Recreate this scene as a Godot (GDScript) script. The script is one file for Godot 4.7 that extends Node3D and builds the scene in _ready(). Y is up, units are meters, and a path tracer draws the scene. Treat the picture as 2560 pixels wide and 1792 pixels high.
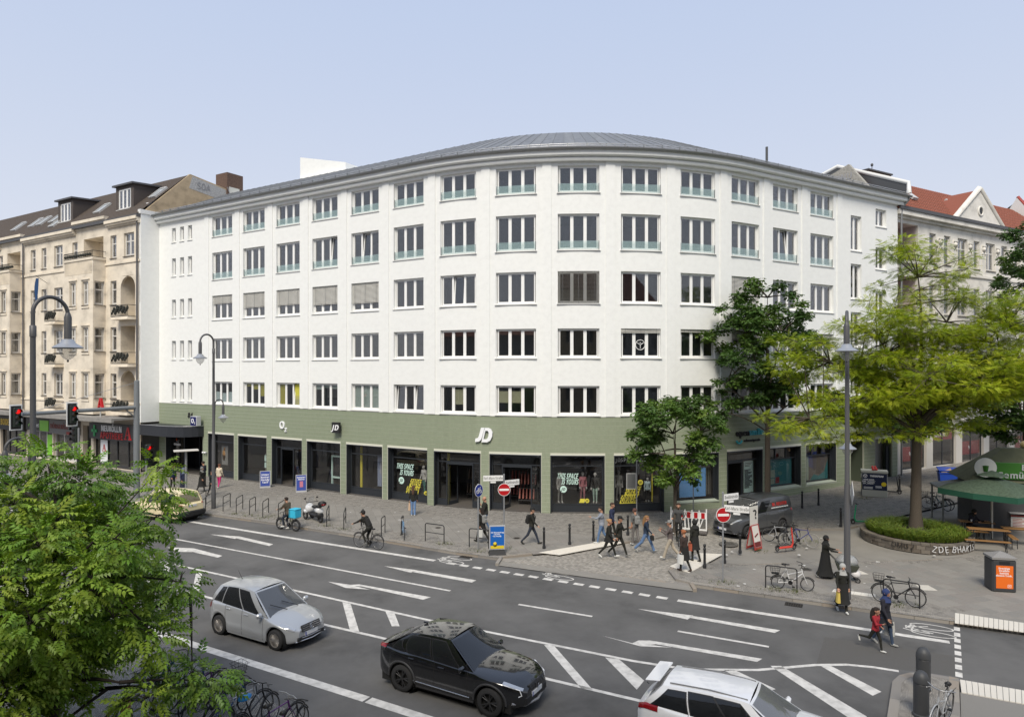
extends Node3D
# Street corner in a city: a white curved office building, its neighbours, the street and everything on it.
const UP:=Vector3.UP
var names:={}
var mats:={}
var meshes:={}
var rng:=RandomNumberGenerator.new()
class B:
	var v:=PackedVector3Array()
	var n:=PackedVector3Array()
	var c:=PackedColorArray()
	var t:=PackedVector2Array()
	var col:=Color.WHITE
	var tint:=false
	var uvs:=false
	func tri(a:Vector3,b:Vector3,d:Vector3)-> void:
		var q:=(b-a).cross(d-a).normalized()
		v.append(a); v.append(d); v.append(b)
		n.append(q); n.append(q); n.append(q)
		if tint:
			c.append(col); c.append(col); c.append(col)
	func tris(a:Vector3,b:Vector3,d:Vector3,na:Vector3,nb:Vector3,nd:Vector3)-> void:
		v.append(a); v.append(d); v.append(b)
		n.append(na); n.append(nd); n.append(nb)
		if tint:
			c.append(col); c.append(col); c.append(col)
	func quad(a:Vector3,b:Vector3,d:Vector3,e:Vector3)-> void:
		tri(a,b,d); tri(a,d,e)
	func quv(a:Vector3,b:Vector3,d:Vector3,e:Vector3)-> void:
		quad(a,b,d,e)
		uvs=true
		for k in[Vector2(0,1),Vector2(1,0),Vector2(1,1),Vector2(0,1),Vector2(0,0),Vector2(1,0)]:
			t.append(k)
	func hexa(p:Array)->void:
		quad(p[3],p[2],p[1],p[0]); quad(p[4],p[5],p[6],p[7])
		for k in 4:
			var m:=(k+1)% 4
			quad(p[k],p[m],p[m+4],p[k+4])
	func box(lo:Vector3,hi:Vector3)-> void:
		hexa([Vector3(lo.x,lo.y,hi.z),Vector3(hi.x,lo.y,hi.z),Vector3(hi.x,lo.y,lo.z),Vector3(lo.x,lo.y,lo.z),Vector3(lo.x,hi.y,hi.z),Vector3(hi.x,hi.y,hi.z),Vector3(hi.x,hi.y,lo.z),Vector3(lo.x,hi.y,lo.z)])
	func obox(x:Transform3D,s:Vector3)-> void:
		var p:=[]
		for y in[-0.5,0.5]:
			for q in[Vector2(-0.5,0.5),Vector2(0.5,0.5),Vector2(0.5,-0.5),Vector2(-0.5,-0.5)]:
				p.append(x*Vector3(q.x*s.x,y*s.y,q.y*s.z))
		hexa(p)
	func cbox(x:Transform3D,s:Vector3,r:float)->void:
		var h:=s*0.5
		for ax in 3:
			var a1:=(ax+1)% 3
			var a2:=(ax+2)% 3
			for sg in[-1.0,1.0]:
				var q:=[]
				for k in[[-1,-1],[1,-1],[1,1],[-1,1]]:
					var p:=Vector3.ZERO
					p[ax]=sg*h[ax]
					p[a1]=k[0]*(h[a1]-r)
					p[a2]=k[1]*(h[a2]-r)
					q.append(x*p)
				if sg>0:
					quad(q[0],q[1],q[2],q[3])
				else:
					quad(q[3],q[2],q[1],q[0])
			for s1 in[-1.0,1.0]:
				for s2 in[-1.0,1.0]:
					var p0:=Vector3.ZERO
					var p1:=Vector3.ZERO
					p0[a1]=s1*h[a1]; p0[a2]=s2*(h[a2]-r)
					p1[a1]=s1*(h[a1]-r); p1[a2]=s2*h[a2]
					var e:=Vector3.ZERO
					e[ax]=h[ax]-r
					if s1*s2>0:
						quad(x*(p0-e),x*(p1-e),x*(p1+e),x*(p0+e))
					else:
						quad(x*(p0+e),x*(p1+e),x*(p1-e),x*(p0-e))
		for sx in[-1.0,1.0]:
			for sy in[-1.0,1.0]:
				for sz in[-1.0,1.0]:
					var g:=Vector3(sx,sy,sz)*h
					var a:=x*(g-Vector3(0,sy,sz)*r)
					var b:=x*(g-Vector3(sx,0,sz)*r)
					var d:=x*(g-Vector3(sx,sy,0)*r)
					if sx*sy*sz>0:
						tri(a,b,d)
					else:
						tri(a,d,b)
	func ring(o:Vector3,x:Vector3,y:Vector3,r:float,seg:int)-> Array:
		var q:=[]
		for k in seg:
			var a:=TAU*k/seg
			q.append(o+(x*cos(a)+y*sin(a))*r)
		return q
	func tube(pts:Array,r,seg:=8,caps:=true)-> void:
		var m:=pts.size()
		var d0:Vector3=(pts[1]-pts[0]).normalized()
		var x:=d0.cross(UP if absf(d0.y)<0.9 else Vector3.RIGHT).normalized()
		var last:=[]
		var lasto:=Vector3.ZERO
		for i in m:
			var d:Vector3=(pts[mini(i+1,m-1)]-pts[maxi(i-1,0)]).normalized()
			x=(x-d*d.dot(x)).normalized()
			var y:=d.cross(x)
			var rr:float=r[i]if r is Array else r
			var now:=ring(pts[i],x,y,rr,seg)
			if i>0:
				for k in seg:
					var k1:=(k+1)% seg
					var n0:Vector3=(now[k]-pts[i]).normalized()
					var n1:Vector3=(now[k1]-pts[i]).normalized()
					var l0:Vector3=(last[k]-lasto).normalized()
					var l1:Vector3=(last[k1]-lasto).normalized()
					tris(last[k],last[k1],now[k1],l0,l1,n1)
					tris(last[k],now[k1],now[k],l0,n1,n0)
			elif caps and rr>0.0005:
				for k in range(1,seg-1):
					tri(now[0],now[k+1],now[k])
			if i==m-1 and caps and rr>0.0005:
				for k in range(1,seg-1):
					tri(now[0],now[k],now[k+1])
			last=now
			lasto=pts[i]
	func grid(p:Array,wrap:=false)->void:
		var m:=p.size()
		var w:int=p[0].size()
		var q:=[]
		for i in m:
			var row:=[]
			for j in w:
				var du:Vector3=p[i][(j+1)% w if wrap else mini(j+1,w-1)]-p[i][(j-1+w)% w if wrap else maxi(j-1,0)]
				var dv:Vector3=p[mini(i+1,m-1)][j]-p[maxi(i-1,0)][j]
				row.append(du.cross(dv).normalized())
			q.append(row)
		for i in m-1:
			for j in(w if wrap else w-1):
				var k:=(j+1)% w
				tris(p[i][j],p[i][k],p[i+1][k],q[i][j],q[i][k],q[i+1][k])
				tris(p[i][j],p[i+1][k],p[i+1][j],q[i][j],q[i+1][k],q[i+1][j])
	func lathe(x:Transform3D,prof:Array,seg:=16,hard:=false)->void:
		for i in prof.size()-1:
			var a:Vector2=prof[i]
			var b:Vector2=prof[i+1]
			var pts:=[[],[]]
			var nn:=Vector2(b.y-a.y,a.x-b.x).normalized()
			var na:=nn
			var nb:=nn
			if not hard:
				if i>0:
					var z:Vector2=prof[i-1]
					var n2:=Vector2(a.y-z.y,z.x-a.x).normalized()
					if n2.dot(nn)>0.5:na=(nn+n2).normalized()
				if i<prof.size()-2:
					var z:Vector2=prof[i+2]
					var n2:=Vector2(z.y-b.y,b.x-z.x).normalized()
					if n2.dot(nn)>0.5:nb=(nn+n2).normalized()
			for k in seg:
				var t0:=TAU*k/seg
				var t1:=TAU*(k+1)/seg
				var e0:=Vector3(cos(t0),0,-sin(t0))
				var e1:=Vector3(cos(t1),0,-sin(t1))
				var A0:=x*(e0*a.x+UP*a.y)
				var A1:=x*(e1*a.x+UP*a.y)
				var B0:=x*(e0*b.x+UP*b.y)
				var B1:=x*(e1*b.x+UP*b.y)
				var NA0:=(x.basis*(e0*na.x+UP*na.y)).normalized()
				var NA1:=(x.basis*(e1*na.x+UP*na.y)).normalized()
				var NB0:=(x.basis*(e0*nb.x+UP*nb.y)).normalized()
				var NB1:=(x.basis*(e1*nb.x+UP*nb.y)).normalized()
				if a.x>0.0005:tris(A0,A1,B1,NA0,NA1,NB1)
				if b.x>0.0005:tris(A0,B1,B0,NA0,NB1,NB0)
	func ball(x:Transform3D,seg:=12)-> void:
		var pr:=[]
		for k in seg/2+1:
			var a:=-PI/2+PI*k/(seg/2)
			pr.append(Vector2(maxf(cos(a),0.0),sin(a)))
		lathe(x,pr,seg)
	func torus(x:Transform3D,R:float,r:float,seg:=20,rs:=6)->void:
		var p:=[]
		for k in rs+1:
			var b:=TAU*k/rs
			var row:=[]
			for j in seg:
				var a:=TAU*j/seg
				row.append(x*Vector3(cos(a)*(R+r*cos(b)),r*sin(b),-sin(a)*(R+r*cos(b))))
			p.append(row)
		grid(p,true)
	func prism(poly:Array,x:Transform3D,depth:float)->void:
		var pp:=PackedVector2Array(poly)
		if Geometry2D.is_polygon_clockwise(pp):pp.reverse()
		var ix:=Geometry2D.triangulate_polygon(pp)
		for k in range(0,ix.size(),3):
			var a:=pp[ix[k]]; var b:=pp[ix[k+1]]; var d:=pp[ix[k+2]]
			if(b-a).cross(d-a)<0:
				var s:=b; b=d; d=s
			tri(x*Vector3(a.x,a.y,depth),x*Vector3(b.x,b.y,depth),x*Vector3(d.x,d.y,depth))
			if depth>0.0:
				tri(x*Vector3(a.x,a.y,0),x*Vector3(d.x,d.y,0),x*Vector3(b.x,b.y,0))
		if depth>0.0:
			for k in pp.size():
				var a:=pp[k]; var b:=pp[(k+1)% pp.size()]
				quad(x*Vector3(a.x,a.y,0),x*Vector3(b.x,b.y,0),x*Vector3(b.x,b.y,depth),x*Vector3(a.x,a.y,depth))
	func add(o:B,x:Transform3D)-> void:
		for k in o.v.size():
			v.append(x*o.v[k]); n.append((x.basis*o.n[k]).normalized())
			if tint:c.append(o.c[k]if o.tint else col)
	func mesh()-> ArrayMesh:
		var a:=[]
		a.resize(Mesh.ARRAY_MAX)
		a[Mesh.ARRAY_VERTEX]=v
		a[Mesh.ARRAY_NORMAL]=n
		if tint:a[Mesh.ARRAY_COLOR]=c
		if uvs and t.size()==v.size():a[Mesh.ARRAY_TEX_UV]=t
		var m:=ArrayMesh.new()
		if v.size():m.add_surface_from_arrays(Mesh.PRIMITIVE_TRIANGLES,a)
		return m
func lin(r:float,g:float,b:float)-> Color:
	return Color(r,g,b).linear_to_srgb()
func mat(called:String,c:Array,rough:=0.8,metal:=0.0,more:={})-> StandardMaterial3D:
	if mats.has(called):return mats[called]
	var m:=StandardMaterial3D.new()
	m.resource_name=called
	m.albedo_color=lin(c[0],c[1],c[2])
	if c.size()>3:
		m.albedo_color.a=c[3]
		m.transparency=BaseMaterial3D.TRANSPARENCY_ALPHA
	m.roughness=rough
	m.metallic=metal
	for k in more:m.set(k,more[k])
	mats[called]=m
	return m
func noise_tex(freq:float,ramp:Array,size:=512,kind:=FastNoiseLite.TYPE_SIMPLEX_SMOOTH,oct:=4,seed_:=1,extra:={})-> NoiseTexture2D:
	var f:=FastNoiseLite.new()
	f.noise_type=kind
	f.frequency=freq
	f.fractal_octaves=oct
	f.seed=seed_
	for k in extra:f.set(k,extra[k])
	var t:=NoiseTexture2D.new()
	t.width=size; t.height=size
	t.seamless=true
	t.noise=f
	if ramp.size():
		var g:=Gradient.new()
		var off:=PackedFloat32Array(); var cols:=PackedColorArray()
		for k in ramp.size():
			off.append(float(k)/(ramp.size()-1))
			var q=ramp[k]
			cols.append(Color(q,q,q)if q is float else Color(q[0],q[1],q[2]))
		g.offsets=off; g.colors=cols
		t.color_ramp=g
	return t
func rough_mat(called:String,c:Array,rough:float,tex:Texture2D,scale:float,bump:Texture2D=null,depth:=0.3,more:={})-> StandardMaterial3D:
	if mats.has(called):return mats[called]
	var m:=mat(called,c,rough,0.0,more)
	m.albedo_texture=tex
	m.uv1_triplanar=true
	m.uv1_world_triplanar=true
	m.uv1_scale=Vector3.ONE*scale
	if bump:
		m.heightmap_enabled=true
		m.heightmap_texture=bump
		m.heightmap_scale=depth
	return m
func numbered(called:String)-> String:
	names[called]=names.get(called,0)+1
	return called if names[called]==1 else "%s_%03d" %[called,names[called]-1]
func tag(o:Node,label:String,category:String,group:="",kind:="")-> void:
	if label:o.set_meta("label",label)
	if category:o.set_meta("category",category)
	if group:o.set_meta("group",group)
	if kind:o.set_meta("kind",kind)
func thing(called:String,label:String,category:String,at:=Vector3.ZERO,turn:=0.0,group:="")-> Node3D:
	var o:=Node3D.new()
	o.name=numbered(called)
	add_child(o)
	o.position=at
	o.rotation.y=turn
	tag(o,label,category,group)
	return o
func copy(root:Node3D,label:String,at:Vector3,turn:=0.0)-> Node3D:
	var r:Node3D=root.duplicate()
	r.name=numbered(root.get_meta("kind_name",String(root.name).rstrip("_0123456789")))
	add_child(r)
	r.position=at
	r.rotation=Vector3(0,turn,0)
	r.set_meta("label",label)
	return r
func put(m:Mesh,called:String,material:Material,parent:Node3D,x:=Transform3D())-> MeshInstance3D:
	var o:=MeshInstance3D.new()
	o.name=called
	o.mesh=m
	o.material_override=material
	parent.add_child(o,true)
	o.transform=x
	return o
func part(b:B,called:String,material:Material,parent:Node3D,world:=false)-> MeshInstance3D:
	var o:=put(b.mesh(),called,material,parent)
	if world:
		var p:=parent
		var x:=Transform3D()
		while p and p !=self:
			x=p.transform*x
			p=p.get_parent()as Node3D
		o.transform=x.affine_inverse()
	return o
func stru(b:B,called:String,material:Material,label:="")-> MeshInstance3D:
	var o:=put(b.mesh(),called,material,self)
	o.set_meta("kind","structure")
	if label:o.set_meta("label",label)
	return o
func sub(called:String,parent:Node3D,x:=Transform3D())-> Node3D:
	var o:=Node3D.new()
	o.name=called
	parent.add_child(o,true)
	o.transform=x
	return o
func many(m:Mesh,xs:Array,called:String,material:Material,parent:Node3D,cols:Array=[])-> MultiMeshInstance3D:
	var mm:=MultiMesh.new()
	mm.transform_format=MultiMesh.TRANSFORM_3D
	mm.use_colors=cols.size()>0
	mm.mesh=m
	mm.instance_count=xs.size()
	for k in xs.size():
		mm.set_instance_transform(k,xs[k])
		if cols.size():mm.set_instance_color(k,cols[k])
	var o:=MultiMeshInstance3D.new()
	o.name=called
	o.multimesh=mm
	o.material_override=material
	parent.add_child(o,true)
	o.set_meta("kind","stuff")
	return o
func letters(s:String,h:float,depth:=0.02,fam:="Droid Sans",weight:=700,wide:=1.0)-> TextMesh:
	var key:="txt%s|%f|%f|%s|%d" %[s,h,depth,fam,weight]
	if meshes.has(key):return meshes[key]
	var f:=SystemFont.new()
	f.font_names=[fam]
	f.font_weight=weight
	var m:=TextMesh.new()
	m.font=f
	m.text=s
	m.font_size=32
	m.pixel_size=h/32.0/0.72
	m.depth=depth
	m.curve_step=2.0
	m.line_spacing=-6
	meshes[key]=m
	return m
func write(s:String,h:float,material:Material,parent:Node3D,at:Vector3,basis:=Basis(),depth:=0.012,called:="lettering",fam:="Droid Sans",weight:=700)-> MeshInstance3D:
	return put(letters(s,h,depth,fam,weight),called,material,parent,Transform3D(basis,at))
func T(at:Vector3,b:=Basis())-> Transform3D:
	return Transform3D(b,at)
func yaw(a:float)-> Basis:
	return Basis(UP,a)
func arc(o:Vector3,x:Vector3,y:Vector3,a0:float,a1:float,k:int)-> Array:
	var q:=[]
	for i in k+1:
		var a:=lerpf(a0,a1,float(i)/k)
		q.append(o+x*cos(a)+y*sin(a))
	return q
func _ready()-> void:
	var cam:=Camera3D.new()
	cam.projection=Camera3D.PROJECTION_FRUSTUM
	cam.near=0.1
	cam.far=900.0
	cam.size=0.1*1792.0/1700.0
	cam.frustum_offset=Vector2(0,0.1*26.0/1700.0)
	add_child(cam)
	cam.position=Vector3(0,8.6,0)
	cam.current=true
	var env:=Environment.new()
	var sky:=Sky.new()
	var sm:=ProceduralSkyMaterial.new()
	sm.sky_top_color=lin(0.47,0.585,0.83)
	sm.sky_horizon_color=lin(0.84,0.855,0.90)
	sm.sky_curve=0.24
	sm.ground_horizon_color=lin(0.3,0.3,0.3)
	sm.ground_bottom_color=lin(0.15,0.15,0.15)
	sm.sun_angle_max=1.0
	sky.sky_material=sm
	env.background_mode=Environment.BG_SKY
	env.sky=sky
	env.background_energy_multiplier=0.39
	env.tonemap_mode=Environment.TONE_MAPPER_LINEAR
	env.tonemap_exposure=2.52
	env.sdfgi_enabled=true
	env.ssao_enabled=true
	env.ssil_enabled=true
	var we:=WorldEnvironment.new()
	we.environment=env
	add_child(we)
	var sun:=DirectionalLight3D.new()
	sun.light_energy=0.5
	sun.light_angular_distance=24.0
	sun.light_color=Color(1.0,0.97,0.92)
	sun.shadow_enabled=true
	add_child(sun)
	sun.look_at_from_position(Vector3.ZERO,Vector3(0.13,-0.76,-0.64))
	rng.seed=7
	make_textures()
	build_ground()
	build_main()
	build_shops()
	build_west()
	build_east()
	build_opposite()
	build_trees()
	build_street()
	build_cars()
	build_bikes()
	build_people()
var tx:={}
func make_textures()-> void:
	tx.fine=noise_tex(0.09,[0.72,1.0],512,FastNoiseLite.TYPE_SIMPLEX_SMOOTH,5,3)
	tx.blot=noise_tex(0.012,[0.80,0.93,1.0],512,FastNoiseLite.TYPE_SIMPLEX_SMOOTH,5,5)
	tx.plaster=noise_tex(0.02,[0.98,0.993,1.0],1024,FastNoiseLite.TYPE_SIMPLEX_SMOOTH,7,9)
	tx.grainh=noise_tex(0.2,[],512,FastNoiseLite.TYPE_SIMPLEX,3,11)
	tx.asphalt=noise_tex(0.006,[0.84,0.93,0.96,1.0],1024,FastNoiseLite.TYPE_SIMPLEX_SMOOTH,9,21,{"fractal_gain":0.62})
	tx.mosaic=noise_tex(0.07,[0.5,0.8,0.95,1.0],512,FastNoiseLite.TYPE_CELLULAR,1,4,{"cellular_return_type":FastNoiseLite.RETURN_DISTANCE2_SUB,"cellular_jitter":0.6})
	tx.streak=noise_tex(0.05,[0.55,0.85,1.0],512,FastNoiseLite.TYPE_SIMPLEX_SMOOTH,6,31,{"domain_warp_enabled":true,"domain_warp_amplitude":20.0})
	tx.dirt=noise_tex(0.004,[0.76,0.92,1.0,1.0],1024,FastNoiseLite.TYPE_SIMPLEX_SMOOTH,8,15,{"fractal_gain":0.6})
func gh(x:float,z:float)-> float:
	var t:=(x-11.23)*0.8667+(-z-40.91)*0.4988
	return 0.03*clampf(t-2.0,0.0,60.0)
func sw(p:Vector2,h:=0.12)-> Vector3:
	return Vector3(p.x,h+gh(p.x,p.y),p.y)
func lay(b:B,poly:PackedVector2Array,h:float)-> void:
	var o:=Vector2(11.23,-40.91)+Vector2(0.8667,-0.4988)*2.0
	var e:=Vector2(0.8667,-0.4988)
	var q:=Vector2(e.y,-e.x)
	var halves:=[PackedVector2Array([o+q*300,o-q*300,o-q*300-e*300,o+q*300-e*300]),PackedVector2Array([o+q*300,o-q*300,o-q*300+e*60,o+q*300+e*60])]
	for hf in halves:
		for piece in Geometry2D.intersect_polygons(poly,hf):
			var ix:=Geometry2D.triangulate_polygon(piece)
			for k in range(0,ix.size(),3):
				var a:=sw(piece[ix[k]],h); var d:=sw(piece[ix[k+1]],h); var f:=sw(piece[ix[k+2]],h)
				if(d-a).cross(f-a).y>0:b.tri(a,d,f)
				else:b.tri(a,f,d)
var kerb_line:PackedVector2Array
var street_poly:PackedVector2Array
var pave_poly:PackedVector2Array
func marking(b:B,p:Array,h:=0.004)->void:
	var pp:=PackedVector2Array()
	for q in p:pp.append(Vector2(q.x,q.z)if q is Vector3 else q)
	var ix:=Geometry2D.triangulate_polygon(pp)
	for k in range(0,ix.size(),3):
		var a:=Vector3(pp[ix[k]].x,h,pp[ix[k]].y); var d:=Vector3(pp[ix[k+1]].x,h,pp[ix[k+1]].y); var f:=Vector3(pp[ix[k+2]].x,h,pp[ix[k+2]].y)
		if(d-a).cross(f-a).y>0:b.tri(a,d,f)
		else:b.tri(a,f,d)
func stripe(b:B,pts:Array,w:float,h:=0.004)-> void:
	for k in pts.size()-1:
		var a:Vector3=pts[k]; var d:Vector3=pts[k+1]
		var dir0:Vector3=(pts[k+1]-pts[maxi(k-1,0)]).normalized()
		var dir1:Vector3=(pts[mini(k+2,pts.size()-1)]-pts[k]).normalized()
		var s0:=dir0.cross(UP).normalized()*w*0.5
		var s1:=dir1.cross(UP).normalized()*w*0.5
		var u:=UP*h
		b.quad(a+s0+u,d+s1+u,d-s1+u,a-s0+u)
func build_ground()-> void:
	var asphalt:=rough_mat("asphalt",[0.125,0.122,0.118],0.88,tx.asphalt,0.06,tx.grainh,0.5)
	asphalt.heightmap_scale=0.25
	asphalt.detail_enabled=true
	asphalt.detail_albedo=tx.dirt
	asphalt.detail_blend_mode=BaseMaterial3D.BLEND_MODE_MUL
	asphalt.uv2_triplanar=true
	asphalt.uv2_world_triplanar=true
	asphalt.uv2_scale=Vector3(0.021,0.021,0.021)
	var patch:=rough_mat("worn asphalt",[0.122,0.117,0.11],0.92,tx.fine,0.9,tx.grainh,0.3)
	var b:=B.new()
	var R:=420.0
	b.quad(Vector3(-R,0,R),Vector3(R,0,R),Vector3(R,0,-R),Vector3(-R,0,-R))
	stru(b,"road",asphalt,"grey asphalt carriageway with white lane markings")
	kerb_line=PackedVector2Array([Vector2(-90,-77.0),Vector2(-45,-53.9),Vector2(-19.42,-40.61),Vector2(-12.81,-37.3),Vector2(-8.03,-34.64),Vector2(-2.59,-31.44),Vector2(-0.52,-30.46),Vector2(2.06,-29.15),Vector2(5.35,-27.64),Vector2(7.01,-26.85),Vector2(9.5,-25.56),Vector2(11.25,-24.65),Vector2(13.83,-23.35),Vector2(16.57,-22),Vector2(30,-15.1),Vector2(48,-5.8)])
	pave_poly=kerb_line.duplicate()
	pave_poly.append_array(PackedVector2Array([Vector2(90,-20),Vector2(90,-110),Vector2(60,-110),Vector2(20,-75),Vector2(-60,-110),Vector2(-90,-110)]))
	street_poly=PackedVector2Array([Vector2(-0.61,-29.66),Vector2(-0.43,-30.71),Vector2(0.92,-31.21),Vector2(3.22,-32.18),Vector2(5.52,-33.29),Vector2(7.23,-34.16),Vector2(9.77,-36.12),Vector2(17.6,-36.0),Vector2(20.6,-37.6),Vector2(27.9,-41.8),Vector2(37.6,-47.4),Vector2(60,-60.3),Vector2(64,-53.4),Vector2(39,-39.2),Vector2(30.2,-34.3),Vector2(24.4,-31.6),Vector2(18.2,-30.2),Vector2(13.3,-29.9),Vector2(10.6,-29.6),Vector2(7.17,-29.73),Vector2(6.62,-28.73),Vector2(6.63,-27.47),Vector2(7.07,-27.07),Vector2(7.01,-26.2)])
	var flags:=rough_mat("paving mortar",[0.44,0.41,0.365],0.95,tx.mosaic,0.5,tx.mosaic,0.7)
	flags.detail_enabled=true
	flags.detail_albedo=tx.dirt
	flags.detail_blend_mode=BaseMaterial3D.BLEND_MODE_MUL
	flags.uv2_triplanar=true
	flags.uv2_world_triplanar=true
	flags.uv2_scale=Vector3.ONE*0.05
	b=B.new()
	var clipped:=Geometry2D.clip_polygons(pave_poly,street_poly)
	for piece in clipped:lay(b,piece,0.12)
	stru(b,"pavement",flags,"grey and beige mosaic stone pavement along the white building")
	b=B.new()
	lay(b,street_poly,0.03)
	var side:=rough_mat("side street asphalt",[0.25,0.235,0.21],0.93,tx.asphalt,0.09,tx.grainh,0.3)
	stru(b,"side_street",side,"narrow side street rising between pavement and plaza")
	var kerb:=Node3D.new()
	kerb.name="kerb"
	add_child(kerb)
	kerb.set_meta("kind","structure")
	var km:=[rough_mat("granite kerb pale",[0.36,0.33,0.29],0.9,tx.fine,2.0),rough_mat("granite kerb grey",[0.29,0.27,0.245],0.9,tx.fine,2.0),rough_mat("granite kerb warm",[0.35,0.30,0.245],0.9,tx.fine,2.0)]
	var pos:=0.0
	for i in range(1,kerb_line.size()-2):
		var a:=kerb_line[i]; var d:=kerb_line[i+1]
		var run:=a.distance_to(d)
		var cnt:=maxi(1,int(round(run/1.05)))
		if i==1:cnt=8
		var low:=i>=6 and i<=8
		for k in cnt:
			var p:=a.lerp(d,float(k)/cnt); var q:=a.lerp(d,float(k+1)/cnt)
			var along:=(q-p).normalized()
			var inn:=Vector2(along.y,-along.x)*0.28
			var hh:=(0.05 if low else 0.128)+rng.randf_range(-0.004,0.004)
			var g:=along*0.006
			b=B.new()
			var c0:=p+g; var c1:=q-g
			var ch:=inn*0.1
			b.hexa([Vector3(c0.x,-0.05,c0.y),Vector3(c1.x,-0.05,c1.y),Vector3((c1+inn).x,-0.05,(c1+inn).y),Vector3((c0+inn).x,-0.05,(c0+inn).y),Vector3(c0.x+ch.x*0.4,hh-0.02,c0.y+ch.y*0.4),Vector3(c1.x+ch.x*0.4,hh-0.02,c1.y+ch.y*0.4),Vector3((c1+inn).x,hh,(c1+inn).y),Vector3((c0+inn).x,hh,(c0+inn).y)])
			part(b,"kerb_stone",km[(i*7+k*5+k/3)% 3],kerb)
	var sk:=Node3D.new()
	sk.name="side_street_kerb"
	add_child(sk)
	sk.set_meta("kind","structure")
	for i in street_poly.size()-1:
		if i in[8,9,10]:continue
		var a:=street_poly[i]; var d:=street_poly[i+1]
		var cnt:=maxi(1,int(round(a.distance_to(d)/1.1)))
		for k in cnt:
			var p:=a.lerp(d,float(k)/cnt); var q:=a.lerp(d,float(k+1)/cnt)
			var along:=(q-p).normalized()
			var side_in:=Vector2(along.y,-along.x)
			if not Geometry2D.is_point_in_polygon((p+q)*0.5+side_in*0.2,street_poly):side_in=-side_in
			var ou:=-side_in*0.14
			var g:=along*0.006
			b=B.new()
			var c0:=p+g+side_in*0.02; var c1:=q-g+side_in*0.02
			var lo:=[sw(c0,-0.05),sw(c1,-0.05),sw(c1+ou,-0.05),sw(c0+ou,-0.05)]
			var hi:=[sw(c0,0.115),sw(c1,0.115),sw(c1+ou,0.127),sw(c0+ou,0.127)]
			b.hexa(lo+hi)
			part(b,"kerb_stone",km[(i*5+k*7)% 3],sk)
	var slab:=B.new()
	var w:=0.247
	slab.cbox(T(Vector3(0,-0.002,0)),Vector3(2*w,0.03,2*w),0.008)
	var sm_:=slab.mesh()
	var slabmats:=[]
	for k in 4:
		slabmats.append(rough_mat("paving slab %d" % k,[[0.30,0.282,0.254],[0.275,0.262,0.238],[0.32,0.30,0.268],[0.29,0.267,0.24]][k],0.92,tx.fine,1.1))
	var slabs_node:=Node3D.new()
	slabs_node.name="slab_paving"
	add_child(slabs_node)
	slabs_node.set_meta("kind","structure")
	var ax:=Vector2(0.8886,0.4587)
	var turn:=-atan2(0.4587,0.8886)+PI/4
	var d1:=ax.rotated(PI/4)*0.5; var d2:=ax.rotated(-PI/4)*0.5
	var list:=[]
	var band_a:=PackedVector2Array()
	var ks:=PackedVector2Array(); var kn:=PackedVector2Array()
	for k in range(1,8):
		var nrm:=Vector2(-0.4587,0.8886)
		ks.append(kerb_line[k]-nrm*1.55)
		kn.append(kerb_line[k]-nrm*5.6)
	kn.reverse()
	band_a.append_array(ks); band_a.append_array(kn)
	var band_b:=PackedVector2Array([Vector2(6.98,-28.27),Vector2(9.82,-26.4),Vector2(12.24,-25.38),Vector2(15.71,-24.11),Vector2(14.91,-22.88),Vector2(17.32,-21.65),Vector2(33,-33),Vector2(26,-31.2),Vector2(18.5,-29.8),Vector2(13.0,-29.5),Vector2(9.6,-29.0)])
	for i in range(-120,140):
		for j in range(-120,140):
			var p:=Vector2(0,-30)+d1*i+d2*j
			if p.x<-34 or p.x>34 or p.y<-60 or p.y>-18:continue
			if(Geometry2D.is_point_in_polygon(p,band_a)or Geometry2D.is_point_in_polygon(p,band_b))and not Geometry2D.is_point_in_polygon(p,street_poly):
				list.append(p)
	list.sort_custom(func(a,c):return a.length_squared()<c.length_squared())
	var rest:=[]; var cols:=[]
	for k in list.size():
		var p:Vector2=list[k]
		var e:=0.3
		var g0:=gh(p.x,p.y)
		var nx:=Vector3(1,(gh(p.x+e,p.y)-g0)/e,0).normalized(); var nz:=Vector3(0,(gh(p.x,p.y+e)-g0)/e,1).normalized()
		var up:=nz.cross(nx).normalized()
		var bs:=Basis(nx,up,nx.cross(up))*Basis(UP,turn)*Basis(Vector3(1,0,0),rng.randf_range(-0.004,0.004))*Basis(Vector3(0,0,1),rng.randf_range(-0.004,0.004))
		var x:=Transform3D(bs,Vector3(p.x,0.12+g0+rng.randf_range(-0.001,0.002),p.y))
		if k<290:put(sm_,"paving_slab",slabmats[rng.randi()% 4],slabs_node,x)
		else:
			rest.append(x)
			var q:=rng.randf_range(0.9,1.08)
			cols.append(Color(0.295*q,0.278*q,0.25*q))
	many(sm_,rest,"far_paving_slabs",rough_mat("far slabs",[1,1,1],0.92,tx.fine,1.1,null,0,{"vertex_color_use_as_albedo":true}),slabs_node,cols)
	var cob:=B.new()
	cob.cbox(T(Vector3.ZERO),Vector3(0.135,0.05,0.105),0.016)
	var mouth:=PackedVector2Array([Vector2(-0.32,-30.21),Vector2(1.19,-31.06),Vector2(3.21,-32.09),Vector2(5.5,-33.18),Vector2(7.43,-34.12),Vector2(9.79,-35.8),Vector2(10.57,-34.57),Vector2(12.26,-33.6),Vector2(7.21,-29.91),Vector2(6.56,-28.73),Vector2(6.42,-27.84),Vector2(6.94,-27.07)])
	var xs:=[]; cols=[]
	var e1:=Vector2(0.8667,-0.4988); var e2:=Vector2(0.4988,0.8667)
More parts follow.
